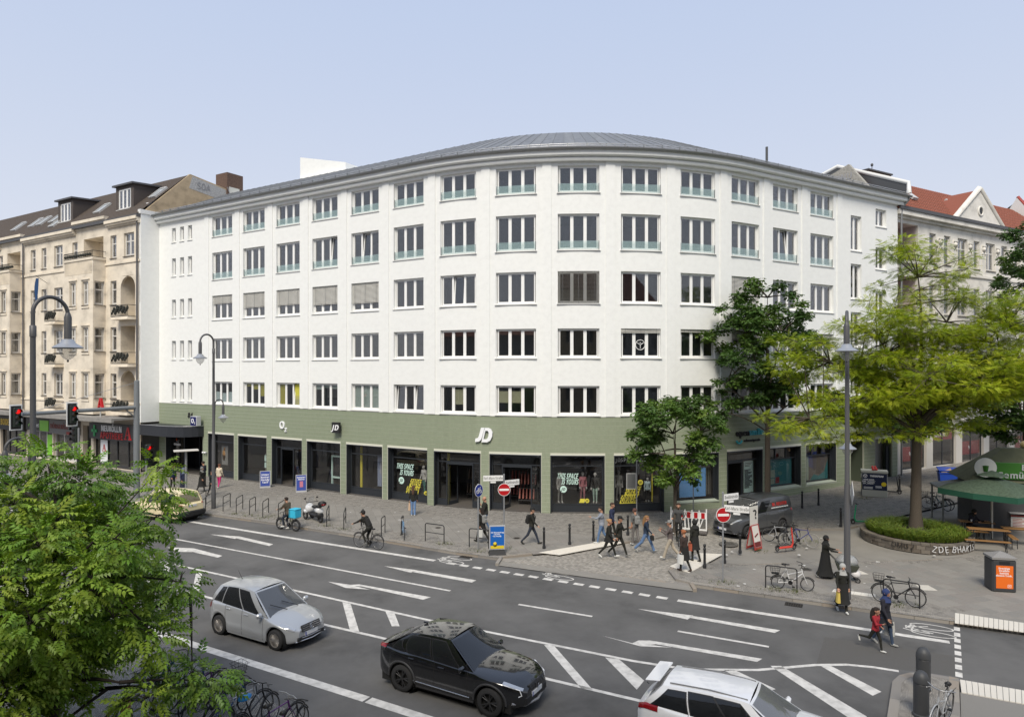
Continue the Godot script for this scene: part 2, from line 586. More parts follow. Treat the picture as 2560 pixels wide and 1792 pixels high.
	for i in range(-30,110):
		for j in range(-90,90):
			var p:=Vector2(2.0,-30.0)+e1*(i*0.145+sin(j*0.35)*0.05)+e2*((j+0.5*(i % 2))*0.115)
			if not Geometry2D.is_point_in_polygon(p,mouth):continue
			xs.append(Transform3D(Basis(UP,atan2(0.4988,0.8667)+rng.randf_range(-0.1,0.1))*Basis(Vector3.RIGHT,rng.randf_range(-0.06,0.06)),Vector3(p.x,0.027+gh(p.x,p.y)+rng.randf_range(-0.004,0.005),p.y)))
			var q:=rng.randf_range(0.75,1.2)
			cols.append(Color(0.35*q,0.327*q,0.29*q))
	var cm:=rough_mat("cobble",[1,1,1],0.85,tx.fine,3.0,null,0,{"vertex_color_use_as_albedo":true})
	var cn:=many(cob.mesh(),xs,"cobblestones",cm,self,cols)
	tag(cn,"grey granite cobblestones in the mouth of the side street","cobbles","","stuff")
	var tact:=mat("tactile white",[0.62,0.59,0.53],0.85)
	var strips:=[[Vector3(1.24,0.12,-31.34),Vector3(4.73,0.12,-33.53),Vector3(5.5,0.12,-33.14),Vector3(2.15,0.12,-30.94),14],[Vector3(6.78,0.12,-29.18),Vector3(8.65,0.12,-31.27),Vector3(9.65,0.12,-31.07),Vector3(7.35,0.12,-28.21),10],[Vector3(14.77,0.12,-22.67),Vector3(17.21,0.12,-21.52),Vector3(17.8,0.12,-22.25),Vector3(15.38,0.12,-23.59),20],[Vector3(12.16,0.12,-25.84),Vector3(13.49,0.12,-25.2),Vector3(13.66,0.12,-25.52),Vector3(12.4,0.12,-26.16),6],[Vector3(15.74,0.12,-26.02),Vector3(16.27,0.12,-25.97),Vector3(16.3,0.12,-26.6),Vector3(15.83,0.12,-26.65),4],[Vector3(14.06,0.12,-27.99),Vector3(14.72,0.12,-28.05),Vector3(14.61,0.12,-28.55),Vector3(14.08,0.12,-28.49),4]]
	for q in strips:
		var tn:=Node3D.new()
		tn.name="tactile_paving"
		add_child(tn,true)
		tn.set_meta("kind","structure")
		var cnt:int=q[4]
		for k in cnt:
			b=B.new()
			var c:Array=[]
			for r in[[0,1,float(k)/cnt+0.003],[0,1,float(k+1)/cnt-0.003],[3,2,float(k+1)/cnt-0.003],[3,2,float(k)/cnt+0.003]]:
				c.append(q[r[0]].lerp(q[r[1]],r[2]))
			var hi:=[]
			for r in c:hi.append(r+UP*0.018)
			b.hexa(c+hi)
			for r in 5:
				var f0:=(r+0.3)/5.0; var f1:=(r+0.7)/5.0
				var t0:Array=[hi[0].lerp(hi[1],f0),hi[0].lerp(hi[1],f1),hi[3].lerp(hi[2],f1),hi[3].lerp(hi[2],f0)]
				var t1:=[]
				for z in t0:t1.append(z+UP*0.006)
				b.hexa(t0+t1)
			part(b,"ribbed_plate",tact,tn)
	var isl:=PackedVector2Array([Vector2(9.15,-16.57),Vector2(10.34,-18.46),Vector2(10.72,-18.82),Vector2(11.12,-18.99),Vector2(11.51,-18.99),Vector2(12.25,-18.63),Vector2(10.94,-16.57),Vector2(8.6,-13.5),Vector2(6.0,-13.2)])
	b=B.new()
	var top:=PackedVector2Array(isl)
	lay(b,Geometry2D.offset_polygon(isl,-0.2)[0],0.125)
	stru(b,"traffic_island",flags,"stone paved traffic island at the crossing")
	var ik:=Node3D.new()
	ik.name="island_kerb"
	add_child(ik)
	ik.set_meta("kind","structure")
	var inner:PackedVector2Array=Geometry2D.offset_polygon(isl,-0.22)[0]
	for i in isl.size():
		var a:=isl[i]; var d:=isl[(i+1)% isl.size()]
		var cnt:=maxi(1,int(round(a.distance_to(d)/0.9)))
		for k in cnt:
			var p:=a.lerp(d,float(k)/cnt); var q:=a.lerp(d,float(k+1)/cnt)
			var al:=(q-p).normalized()
			var inn:=Vector2(-al.y,al.x)*0.22
			if not Geometry2D.is_point_in_polygon((p+q)*0.5+inn*0.5,isl):inn=-inn
			b=B.new()
			p+=al*0.005; q-= al*0.005
			b.hexa([Vector3(p.x,-0.02,p.y),Vector3(q.x,-0.02,q.y),Vector3((q+inn).x,-0.02,(q+inn).y),Vector3((p+inn).x,-0.02,(p+inn).y),Vector3(p.x,0.125,p.y),Vector3(q.x,0.125,q.y),Vector3((q+inn).x,0.131,(q+inn).y),Vector3((p+inn).x,0.131,(p+inn).y)])
			part(b,"kerb_stone",km[(i+k)% 3],ik)
	var cross:=PackedVector2Array([Vector2(11.8,-17.88),Vector2(13.01,-17.28),Vector2(14.5,-15.6),Vector2(13,-11.5),Vector2(8.5,-13.5),Vector2(10.98,-16.61)])
	b=B.new()
	lay(b,cross,0.1)
	stru(b,"island_paving",slabmats[1])
	var tn:=Node3D.new()
	tn.name="tactile_paving"
	add_child(tn,true)
	tn.set_meta("kind","structure")
	var q4:=[Vector3(11.8,0.1,-17.84),Vector3(13.4,0.1,-17),Vector3(13.96,0.1,-17.71),Vector3(12.24,0.1,-18.57)]
	for k in 14:
		b=B.new()
		var c:=[]
		for r in[[0,1,k/14.0+0.003],[0,1,(k+1)/14.0-0.003],[3,2,(k+1)/14.0-0.003],[3,2,k/14.0+0.003]]:c.append(q4[r[0]].lerp(q4[r[1]],r[2]))
		var hi:=[]
		for r in c:hi.append(r+UP*0.02)
		b.hexa(c+hi)
		for r in 5:
			var t0:Array=[hi[0].lerp(hi[1],(r+0.3)/5.0),hi[0].lerp(hi[1],(r+0.7)/5.0),hi[3].lerp(hi[2],(r+0.7)/5.0),hi[3].lerp(hi[2],(r+0.3)/5.0)]
			var t1:=[]
			for z in t0:t1.append(z+UP*0.006)
			b.hexa(t0+t1)
		part(b,"ribbed_plate",tact,tn)
	var near:=PackedVector2Array([Vector2(-4.57,-16.18),Vector2(-9.48,-19.9),Vector2(-13.0,-19.9),Vector2(-40,-33.6),Vector2(-60,-20),Vector2(-20,4),Vector2(0,-6)])
	b=B.new()
	lay(b,near,0.1)
	stru(b,"near_pavement",flags,"mosaic stone pavement under the parked bicycles")
	var paint:=rough_mat("road paint",[0.66,0.64,0.60],0.7,tx.blot,0.5)
	var jobs:=[]
	b=B.new()
	stripe(b,[Vector3(-18.41,0,-38.44),Vector3(-9.95,0,-33.87),Vector3(-3.46,0,-30.49)],0.25)
	stripe(b,[Vector3(6.16,0,-25.26),Vector3(10.59,0,-23),Vector3(13.78,0,-21.39)],0.25)
	stru(b,"cycle_lane_line",paint)
	b=B.new()
	for k in 15:
		var a:Vector3=Vector3(-2.87,0,-30.14).lerp(Vector3(6.05,0,-25.33),k/15.0); var d:Vector3=Vector3(-2.87,0,-30.14).lerp(Vector3(6.05,0,-25.33),(k+0.62)/15.0)
		stripe(b,[a,d],0.25)
	stru(b,"cycle_lane_dashes",paint)
	b=B.new()
	stripe(b,[Vector3(-40,0,-46.3),Vector3(-18.36,0,-35.08),Vector3(-8.36,0,-29.63),Vector3(-2.39,0,-26.34)],0.13)
	stripe(b,[Vector3(0.24,0,-24.83),Vector3(2.79,0,-23.62)],0.13)
	stripe(b,[Vector3(5.44,0,-22.3),Vector3(7.96,0,-21.04)],0.13)
	stru(b,"lane_line",paint)
	b=B.new()
	stripe(b,[Vector3(-19.73,0,-32.56),Vector3(-17.18,0,-31.17),Vector3(-11.36,0,-27.95),Vector3(-7.83,0,-26.06),Vector3(-3.03,0,-23.37),Vector3(-0.55,0,-22.11),Vector3(3.57,0,-20.02),Vector3(4.65,0,-19.6),Vector3(5.38,0,-19.45),Vector3(7.03,0,-19.42),Vector3(8.83,0,-19.75),Vector3(9.75,0,-19.77),Vector3(10.44,0,-19.6),Vector3(11.01,0,-19.34)],0.14)
	stripe(b,[Vector3(-17.65,0,-29.12),Vector3(-14.38,0,-27.28),Vector3(-11.08,0,-25.38),Vector3(-3.71,0,-21.49),Vector3(1.13,0,-18.78),Vector3(3.26,0,-17.65),Vector3(5.84,0,-16.13)],0.14)
	stru(b,"median_outline",paint)
	b=B.new()
	for q in[[Vector3(-16.91,0,-30.85),Vector3(-16.53,0,-30.63),Vector3(-16.29,0,-30.07),Vector3(-16.44,0,-29.73)],[Vector3(-15.33,0,-30),Vector3(-15,0,-29.86),Vector3(-13.88,0,-27.2),Vector3(-14.22,0,-27.37)],[Vector3(-13.44,0,-28.94),Vector3(-13.13,0,-28.81),Vector3(-12.05,0,-26.17),Vector3(-12.42,0,-26.38)],[Vector3(-6.26,0,-25.07),Vector3(-5.91,0,-24.88),Vector3(-4.98,0,-22.18),Vector3(-5.35,0,-22.41)],[Vector3(-4.49,0,-24.1),Vector3(-4.15,0,-23.97),Vector3(-3.76,0,-22.72),Vector3(-4.02,0,-22.72)],[Vector3(1,0,-21.18),Vector3(1.3,0,-21.15),Vector3(2.17,0,-18.21),Vector3(1.86,0,-18.31)],[Vector3(2.78,0,-20.26),Vector3(3.17,0,-20.14),Vector3(3.65,0,-18.76),Vector3(3.35,0,-18.23)],[Vector3(6.04,0,-19.42),Vector3(6.34,0,-19.45),Vector3(7.09,0,-18.26),Vector3(6.76,0,-18.08)],[Vector3(7.49,0,-19.69),Vector3(7.8,0,-19.69),Vector3(8.79,0,-16.81),Vector3(8.37,0,-16.53)],[Vector3(8.95,0,-19.66),Vector3(9.23,0,-19.72),Vector3(9.85,0,-18.11),Vector3(9.5,0,-17.89)]]:
		marking(b,q)
	stru(b,"median_hatching",paint)
	b=B.new()
	stripe(b,[Vector3(-40,0,-37.6),Vector3(-14.5,0,-23.93),Vector3(-12.49,0,-22.7)],0.3)
	stripe(b,[Vector3(-12.38,0,-22.63),Vector3(-9.65,0,-21.04)],0.3); stripe(b,[Vector3(-9.57,0,-20.98),Vector3(-3.8,0,-17.7)],0.3); stripe(b,[Vector3(-3.73,0,-17.66),Vector3(-2.06,0,-16.7),Vector3(-0.5,0,-15.83)],0.3)
	stru(b,"edge_line",paint)
	b=B.new()
	marking(b,[Vector3(-15.71,0,-35.34),Vector3(-13.9,0,-34.87),Vector3(-14.04,0,-34.41)]); marking(b,[Vector3(-14.11,0,-34.59),Vector3(-13.88,0,-34.82),Vector3(-11.73,0,-33.36),Vector3(-11.8,0,-33.02)])
	marking(b,[Vector3(-5.58,0,-29.66),Vector3(-4.1,0,-29.07),Vector3(-4.27,0,-28.69)]); marking(b,[Vector3(-4.29,0,-28.84),Vector3(-4.09,0,-29.04),Vector3(-1.45,0,-27.66),Vector3(-1.62,0,-27.37)])
	marking(b,[Vector3(4.51,0,-24.37),Vector3(6.33,0,-23.71),Vector3(6.03,0,-23.33)]); marking(b,[Vector3(6.13,0,-23.5),Vector3(6.26,0,-23.69),Vector3(8.83,0,-22.37),Vector3(8.57,0,-22.15)])
	stru(b,"straight_arrow",paint)
	b=B.new()
	for q in[[Vector3(-16.62,0,-32.77),Vector3(-15.31,0,-32.61),Vector3(-13.34,0,-31.29),Vector3(-13.42,0,-30.99),Vector3(-15.22,0,-32.05),Vector3(-14.67,0,-31.9),Vector3(-15.69,0,-31.97)],[Vector3(-7.44,0,-27.48),Vector3(-6.45,0,-27.09),Vector3(-6.09,0,-27.14),Vector3(-3.06,0,-25.61),Vector3(-3.32,0,-25.33),Vector3(-5.96,0,-26.89),Vector3(-6.23,0,-26.92),Vector3(-5.52,0,-26.49),Vector3(-6.53,0,-26.7)],[Vector3(2.9,0,-21.92),Vector3(3.78,0,-21.32),Vector3(4.01,0,-21.53),Vector3(4.38,0,-21.53),Vector3(7.43,0,-20.17),Vector3(7.2,0,-19.96),Vector3(4.49,0,-21.25),Vector3(4.33,0,-21.18),Vector3(4.95,0,-20.98),Vector3(3.98,0,-21.08)]]:
		marking(b,q)
	stru(b,"turn_arrow",paint)
	b=B.new()
	for k in 8:
		var a:Vector3=Vector3(14.82,0,-22.63).lerp(Vector3(12.37,0,-18.79),k/8.0); var d:Vector3=Vector3(14.82,0,-22.63).lerp(Vector3(12.37,0,-18.79),(k+0.62)/8.0)
		stripe(b,[a,d],0.17)
	stru(b,"crossing_dashes",paint)
	b=B.new()
	for q in[[Vector3(-2.89,0,-30.71),Vector3(-2.19,0,-30.46),1.0],[Vector3(1.84,0,-28.44),Vector3(2.39,0,-28.22),1.0],[Vector3(13.61,0,-22.46),Vector3(14.05,0,-22.22),1.1]]:
		var o:Vector3=(q[0]+q[1])*0.5
		var u:=Vector3(0.8886,0,0.4587)
		var t:=Vector3(-0.4587,0,0.8886)
		for s in[-0.55,0.55]:
			var ring:=[]
			for k in 17:ring.append(o+u*(cos(TAU*k/16.0)*0.62)+t*(s*0.62+sin(TAU*k/16.0)*0.23))
			stripe(b,ring,0.055)
		for sg in[[-0.5,-0.34,-0.75,0.0],[-0.75,0.0,-0.1,-0.34],[-0.5,-0.34,-0.62,0.3],[-0.62,0.3,-0.1,0.34],[-0.75,0.0,0.0,0.3],[-0.75,-0.15,-0.75,0.12],[-0.85,0.18,-0.62,0.3]]:
			stripe(b,[o+u*sg[0]+t*sg[1],o+u*sg[2]+t*sg[3]],0.055)
	stru(b,"cycle_symbol",paint)
	var iron:=mat("cast iron",[0.05,0.045,0.04],0.6,0.6)
	for q in[[Vector3(10.28,0,-24.78),"slotted iron drain grate at the kerb near the parked folding bicycle"],[Vector3(-2.09,0,-31.11),"slotted iron drain grate at the kerb beyond the cycle lane dashes"]]:
		var dr:=thing("drain_grate",q[1],"drain",q[0]+Vector3(0,0.003,0),-0.476,"drain grates")
		b=B.new()
		b.box(Vector3(-0.3,-0.03,-0.2),Vector3(0.3,0.002,0.2))
		part(b,"frame",mat("drain pit",[0.012,0.011,0.01],0.9),dr)
		for k in 7:
			b=B.new()
			b.box(Vector3(-0.28+k*0.08,0.0,-0.19),Vector3(-0.235+k*0.08,0.012,0.19))
			part(b,"bar",iron,dr)
	for q in[[Vector3(0.24,0.12,-34),0.2,"small round iron cover in the slabs near the tactile strip"],[Vector3(10.49,0.12,-32.91),0.45,"round manhole cover in the side street by the van"],[Vector3(12.43,0.12,-28.72),0.25,"small round cover in the plaza beside the woman with a pram"],[Vector3(-3.94,0.12,-36.22),0.18,"small square-ish cover behind the bike stand"]]:
		var mh:=thing("manhole_cover",q[2],"manhole cover",q[0]+Vector3(0,0.012,0),0,"iron covers")
		b=B.new()
		b.lathe(T(Vector3.ZERO),[Vector2(q[1],-0.03),Vector2(q[1],0.01),Vector2(q[1]*0.86,0.012),Vector2(q[1]*0.86,0.004),Vector2(0,0.005)],24,true)
		part(b,"rim",rough_mat("worn iron cover",[0.16,0.15,0.135],0.8,tx.fine,4.0),mh)
		b=B.new()
		for k in 5:b.box(Vector3(-q[1]*0.6,0.004,-q[1]*0.5+k*q[1]*0.25-0.012),Vector3(q[1]*0.6,0.011,-q[1]*0.5+k*q[1]*0.25+0.012))
		part(b,"ribs",iron,mh)
	b=B.new()
	marking(b,[Vector3(8.88,0,-19.81),Vector3(10.04,0,-21.82),Vector3(13.3,0,-20.36),Vector3(12.43,0,-19.04),Vector3(11.01,0,-19.49)],0.002)
	stru(b,"asphalt_patch",patch)
const F_X:=-22.546
const F_D:=52.813
const F_TH:=0.541576
const F_A:=19.606
const F_R:=20.194
const F_TR:=0.522237
const BAY:=3.723
func fang(s:float)->float:
	if s<=F_A:return F_TH
	return maxf(F_TH-(s-F_A)/F_R,-F_TR)
func FP(s:float,o:=0.0,y:=0.0)-> Vector3:
	var th:=F_TH
	var p:Vector2
	if s<=F_A:p=Vector2(F_X+s*cos(th),F_D-s*sin(th))
	else:
		var q:=Vector2(F_X+F_A*cos(th),F_D-F_A*sin(th))
		var run:=minf(s-F_A,F_R*(th+F_TR))
		var a:=run/F_R
		p=q+F_R*Vector2(sin(th),cos(th))-F_R*Vector2(sin(th-a),cos(th-a))
		p+=(s-F_A-run)*Vector2(cos(F_TR),sin(F_TR))
	var an:=fang(s)
	return Vector3(p.x-sin(an)*o,y,-(p.y-cos(an)*o))
func FB(s:float)-> Basis:
	var an:=fang(s)
	return Basis(Vector3(cos(an),0,sin(an)),UP,Vector3(-sin(an),0,cos(an)))
func FX(s:float,o:=0.0,y:=0.0)-> Transform3D:
	return Transform3D(FB(s),FP(s,o,y))
func breaks(given:Array,lo:float,hi:float)-> Array:
	var q:=given.duplicate()
	q.append(lo); q.append(hi)
	var s:=F_A-0.3
	while s<41.2:
		if s>lo and s<hi:q.append(s)
		s+=0.62
	q.sort()
	var r:=[]
	for k in q:
		if k>=lo-0.0001 and k<=hi+0.0001 and(r.is_empty()or k-r[-1]>0.02):r.append(k)
		elif k>=lo and k<=hi and given.has(k):r[-1]=k
	return r
func strip_wall(b:B,s0:float,s1:float,y0:float,y1:float,o:float)-> void:
	var q:=breaks([],s0,s1)
	for k in q.size()-1:b.quad(FP(q[k],o,y0),FP(q[k+1],o,y0),FP(q[k+1],o,y1),FP(q[k],o,y1))
func holed_wall(b:B,lo:float,hi:float,y0:float,y1:float,o:float,holes:Array,deep:float)-> void:
	var ss:=[]; var ys:=[y0,y1]
	for h in holes:
		ss.append(h[0]); ss.append(h[2])
		if not ys.has(h[1]):ys.append(h[1])
		if not ys.has(h[3]):ys.append(h[3])
	ys.sort()
	var sb:=breaks(ss,lo,hi)
	for j in ys.size()-1:
		var ya:float=ys[j]; var yb:float=ys[j+1]
		if ya<y0-0.001 or yb>y1+0.001:continue
		for k in sb.size()-1:
			var sc:float=(sb[k]+sb[k+1])*0.5
			var yc:=(ya+yb)*0.5
			var inside:=false
			for h in holes:
				if sc>h[0]and sc<h[2]and yc>h[1]and yc<h[3]:
					inside=true
					break
			if not inside:b.quad(FP(sb[k],o,ya),FP(sb[k+1],o,ya),FP(sb[k+1],o,yb),FP(sb[k],o,yb))
	for h in holes:
		var q:=o-deep
		var m:=breaks([],h[0],h[2])
		b.quad(FP(h[0],o,h[1]),FP(h[0],o,h[3]),FP(h[0],q,h[3]),FP(h[0],q,h[1]))
		b.quad(FP(h[2],q,h[1]),FP(h[2],q,h[3]),FP(h[2],o,h[3]),FP(h[2],o,h[1]))
		for k in m.size()-1:
			b.quad(FP(m[k],q,h[3]),FP(m[k],o,h[3]),FP(m[k+1],o,h[3]),FP(m[k+1],q,h[3]))
			b.quad(FP(m[k],o,h[1]),FP(m[k],q,h[1]),FP(m[k+1],q,h[1]),FP(m[k+1],o,h[1]))
func sweep(b:B,prof:Array,s0:float,s1:float)->void:
	var q:=breaks([],s0,s1)
	for k in q.size()-1:
		for j in prof.size()-1:
			var p:Vector2=prof[j]; var r:Vector2=prof[j+1]
			b.quad(FP(q[k],p.x,p.y),FP(q[k+1],p.x,p.y),FP(q[k+1],r.x,r.y),FP(q[k],r.x,r.y))
	for e in[[s0,false],[s1,true]]:
		var pts:=[]
		for p in prof:pts.append(FP(e[0],p.x,p.y))
		for k in range(1,pts.size()-1):
			if e[1]:b.tri(pts[0],pts[k+1],pts[k])
			else:b.tri(pts[0],pts[k],pts[k+1])
const ROWS:=[[18.93,20.53],[15.56,17.70],[12.42,14.33],[9.22,10.97],[5.85,7.60]]
var white_wall:StandardMaterial3D
var glass:StandardMaterial3D
var office:Node3D
func window(parent:Node3D,x:Transform3D,w:float,h:float,nw:int,fm:Material,opts:={})-> Node3D:
	var win:=sub("window",parent,x)
	var key:="win%.2f_%.2f_%d_%s" %[w,h,nw,opts.get("style","")]
	var fw:=0.055
	var z0:=-0.25; var z1:=-0.185
	var cw:=(w-2*fw)/nw
	if not meshes.has(key):
		var b:=B.new()
		b.box(Vector3(-w/2,0.04,z0),Vector3(-w/2+fw,h,z1))
		b.box(Vector3(w/2-fw,0.04,z0),Vector3(w/2,h,z1))
		b.box(Vector3(-w/2+fw,h-fw,z0),Vector3(w/2-fw,h,z1))
		b.box(Vector3(-w/2+fw,0.04,z0),Vector3(w/2-fw,0.04+fw,z1))
		for k in range(1,nw):b.box(Vector3(-w/2+fw+cw*k-0.035,0.04+fw,z0),Vector3(-w/2+fw+cw*k+0.035,h-fw,z1))
		if opts.get("style","")=="cross":
			b.box(Vector3(-w/2+fw,h*0.62,z0),Vector3(w/2-fw,h*0.62+0.09,z1+0.005))
		meshes[key]=b.mesh()
		var sw_:=cw-0.07
		var sh:=h-0.04-2*fw
		b=B.new()
		var e:=0.06
		var zz0:=-0.05; var zz1:=0.012
		b.box(Vector3(-sw_/2,0,zz0),Vector3(-sw_/2+e,sh,zz1)); b.box(Vector3(sw_/2-e,0,zz0),Vector3(sw_/2,sh,zz1))
		b.box(Vector3(-sw_/2+e,0,zz0),Vector3(sw_/2-e,e+0.02,zz1)); b.box(Vector3(-sw_/2+e,sh-e,zz0),Vector3(sw_/2-e,sh,zz1))
		meshes[key+"s"]=b.mesh()
		b=B.new()
		for zz in[-0.012,-0.034]:b.box(Vector3(-sw_/2+e,e+0.02,zz),Vector3(sw_/2-e,sh-e,zz+0.006))
		meshes[key+"p"]=b.mesh()
		b=B.new()
		b.box(Vector3(-w/2-0.06,-0.03,-0.2),Vector3(w/2+0.06,0.0,0.06))
		b.hexa([Vector3(-w/2,0.0,0.05),Vector3(w/2,0.0,0.05),Vector3(w/2,0.0,-0.25),Vector3(-w/2,0.0,-0.25),Vector3(-w/2,0.008,0.05),Vector3(w/2,0.008,0.05),Vector3(w/2,0.04,-0.25),Vector3(-w/2,0.04,-0.25)])
		meshes[key+"b"]=b.mesh()
	put(meshes[key],"frame",fm,win)
	put(meshes[key+"b"],"sill",opts.get("sill",fm),win)
	var tilt:Array=opts.get("tilt",[])
	for k in nw:
		var xc:=-w/2+fw+cw*(k+0.5)
		var bs:=Basis()
		if tilt.has(k):bs=Basis(Vector3.RIGHT,-0.085)
		var xf:=Transform3D(bs,Vector3(xc,0.04+fw,-0.2))
		put(meshes[key+"s"],"sash",fm,win,xf)
		put(meshes[key+"p"],"pane",opts.get("glass",glass),win,xf)
	return win
func rp(s:float,f:float,dy:=0.0)-> Vector3:
	return FP(s,lerpf(0.56,-6.6,f),lerpf(21.37,24.75,f)+dy)
func build_main()-> void:
	white_wall=rough_mat("white plaster",[0.82,0.83,0.81],0.9,tx.plaster,0.11,tx.grainh,0.08)
	white_wall.detail_enabled=true
	white_wall.detail_albedo=tx.plaster
	white_wall.detail_blend_mode=BaseMaterial3D.BLEND_MODE_MUL
	white_wall.uv2_triplanar=true
	white_wall.uv2_world_triplanar=true
	white_wall.uv2_scale=Vector3(0.5,0.06,0.5)
	glass=mat("window glass",[0.02,0.025,0.03,0.08],0.02,0.0,{"metallic_specular":0.75})
	var upvc:=mat("white window frame",[0.82,0.82,0.80],0.35)
	var sillm:=mat("white metal sill",[0.72,0.72,0.70],0.45)
	var zinc:=rough_mat("zinc roof",[0.33,0.335,0.34],0.5,tx.blot,0.35,null,0,{"metallic":0.35})
	var gutm:=mat("zinc gutter",[0.26,0.265,0.265],0.42,0.6)
	office=thing("office_building","white curved five-storey office building with green tiled shop floor","building",FP(27.0,0,0.12))
	var S0:=-8.29; var S1:=57.18
	var holes:=[]
	var wins:=[]
	for i in 14:
		for r in 5:
			var y0:float=ROWS[r][0]; var y1:float=ROWS[r][1]
			holes.append([i*BAY-1.2225,y0,i*BAY+1.2225,y1])
			wins.append([i,r])
	var slitY:=[[19.0,20.2],[16.2,17.7],[12.8,14.3],[9.35,10.9],[5.95,7.5]]
	for q in[[-6.52,-5.97],[-5.42,-4.87],[-4.35,-3.8]]:
		for y in slitY:holes.append([q[0],y[0],q[1],y[1]])
	var rs:=[[16.9,19.4],[13.5,16.0],[10.1,12.6],[6.7,9.2]]
	for y in rs:holes.append([51.55,y[0],52.78,y[1]])
	var sq:=[[18.9,20.2],[15.8,17.4],[12.5,14.2],[9.2,10.9],[6.0,7.6]]
	for y in sq:holes.append([54.46,y[0],55.76,y[1]])
	var b:=B.new()
	holed_wall(b,S0,S1,5.79,20.9,0.0,holes,0.26)
	b.quad(FP(S1,0,0.1),FP(S1,-13,0.1),FP(S1,-13,21.3),FP(S1,0,21.3))
	b.quad(FP(S0,-13,0.1),FP(S0,0,0.1),FP(S0,0,21.3),FP(S0,-13,21.3))
	part(b,"wall",white_wall,office,true)
	b=B.new()
	b.quad(FP(S0+0.01,1.57,4.2),FP(S0+0.01,0,4.2),FP(S0+0.01,0,21.35),FP(S0+0.01,1.57,21.35))
	b.quad(FP(S0-0.25,1.57,4.2),FP(S0+0.01,1.57,4.2),FP(S0+0.01,1.57,21.35),FP(S0-0.25,1.57,21.35))
	b.quad(FP(S0-0.25,1.57,4.2),FP(S0-0.25,0,4.2),FP(S0+0.01,0,4.2),FP(S0+0.01,1.57,4.2))
	part(b,"return_wall",white_wall,office,true)
	b=B.new()
	b.hexa([FP(S0-0.3,1.65,21.35),FP(S0+0.08,1.65,21.35),FP(S0+0.08,0,21.35),FP(S0-0.3,0,21.35),FP(S0-0.3,1.65,21.7),FP(S0+0.08,1.65,21.7),FP(S0+0.08,0,21.7),FP(S0-0.3,0,21.7)])
	part(b,"parapet_cap",sillm,office,true)
	for i in 15:
		var s:=(i-0.5)*BAY
		b=B.new()
		sweep(b,[Vector2(-0.01,5.8),Vector2(0.06,5.8),Vector2(0.06,20.8),Vector2(-0.01,20.8)],s-0.27,s+0.27)
		part(b,"pilaster",white_wall,office,true)
	b=B.new()
	sweep(b,[Vector2(-0.01,20.74),Vector2(0.26,20.74),Vector2(0.30,20.82),Vector2(0.30,20.92),Vector2(0.22,20.96),Vector2(0.46,21.0),Vector2(0.50,21.04),Vector2(0.52,21.32),Vector2(0.2,21.38)],S0-0.6,S1+0.5)
	part(b,"cornice",white_wall,office,true)
	b=B.new()
	var gp:=[]
	for k in 9:gp.append(Vector2(0.62+0.115*sin(PI*k/8.0-PI/2)+0.0,21.40-0.115*cos(PI*k/8.0-PI/2)))
	sweep(b,gp,S0-0.9,S1+0.7)
	part(b,"gutter",gutm,office,true)
	var seams:=[]
	var s_:=S0-0.8
	var nsm:=0
	while s_<S1+0.6:
		var e:=minf(s_+0.76,S1+0.65)
		b=B.new()
		b.quad(rp(s_,0.0),rp(e,0.0),rp(e,1.0),rp(s_,1.0))
		b.hexa([rp(s_-0.012,0.0,0),rp(s_+0.012,0.0,0),rp(s_+0.012,1.0,0),rp(s_-0.012,1.0,0),rp(s_-0.008,0.0,0.03),rp(s_+0.008,0.0,0.03),rp(s_+0.008,1.0,0.03),rp(s_-0.008,1.0,0.03)])
		part(b,"roof_sheet",rough_mat("zinc roof %d" %(nsm % 3),[[0.23,0.235,0.24],[0.215,0.22,0.225],[0.245,0.25,0.25]][nsm % 3],0.5,tx.blot,0.35,null,0,{"metallic":0.3}),office,true)
		s_+=0.76
		nsm+=1
	b=B.new()
	var bq:=breaks([],S0-0.8,S1+0.6)
	for k in bq.size()-1:
		b.quad(rp(bq[k],1.0),rp(bq[k+1],1.0),FP(bq[k+1],-13,23.4),FP(bq[k],-13,23.4))
		b.quad(FP(bq[k+1],-13,0.1),FP(bq[k],-13,0.1),FP(bq[k],-13,23.4),FP(bq[k+1],-13,23.4))
	part(b,"rear_wall",white_wall,office,true)
	b=B.new()
	var pts:=[]
	for k in bq:pts.append(FP(k,0.42,21.66))
	b.tube(pts,0.022,6)
	pts=[]
	for k in bq:pts.append(FP(k,0.40,21.56))
	b.tube(pts,0.016,6)
	part(b,"snow_rail",mat("bright metal",[0.6,0.6,0.6],0.35,0.7),office,true)
	s_=S0
	while s_<S1:
		b=B.new()
		b.hexa([FP(s_,0.48,21.4),FP(s_+0.04,0.48,21.4),FP(s_+0.04,0.3,21.46),FP(s_,0.3,21.46),FP(s_,0.46,21.68),FP(s_+0.04,0.46,21.68),FP(s_+0.04,0.42,21.68),FP(s_,0.42,21.68)])
		s_+=1.1
		part(b,"rail_bracket",gutm,office,true)
	var dark:=mat("dark slate cladding",[0.07,0.073,0.078],0.55)
	for e in[[S0-0.7,-1.0],[S1+0.45,1.0]]:
		var sx:float=e[0]
		b=B.new()
		if true:
			var A:=FP(sx,0.4,21.55); var C:=FP(sx,0.4,22.35); var D:=FP(sx,-5.2,25.0); var E:=FP(sx,-8.5,24.2); var F:=FP(sx,-8.5,23.0)
			for q in[[A,C,D],[A,D,F],[F,D,E]]:
				if e[1]<0:b.tri(q[0],q[2],q[1])
				else:b.tri(q[0],q[1],q[2])
		part(b,"gable_cladding",dark,office,true)
		b=B.new()
		b.tube([FP(sx+0.1*e[1],0.55,21.6),FP(sx+0.1*e[1],0.5,22.4),FP(sx+0.1*e[1],-5.2,25.06),FP(sx+0.1*e[1],-8.5,24.26)],0.2,4)
		part(b,"gable_capping",sillm,office,true)
	b=B.new()
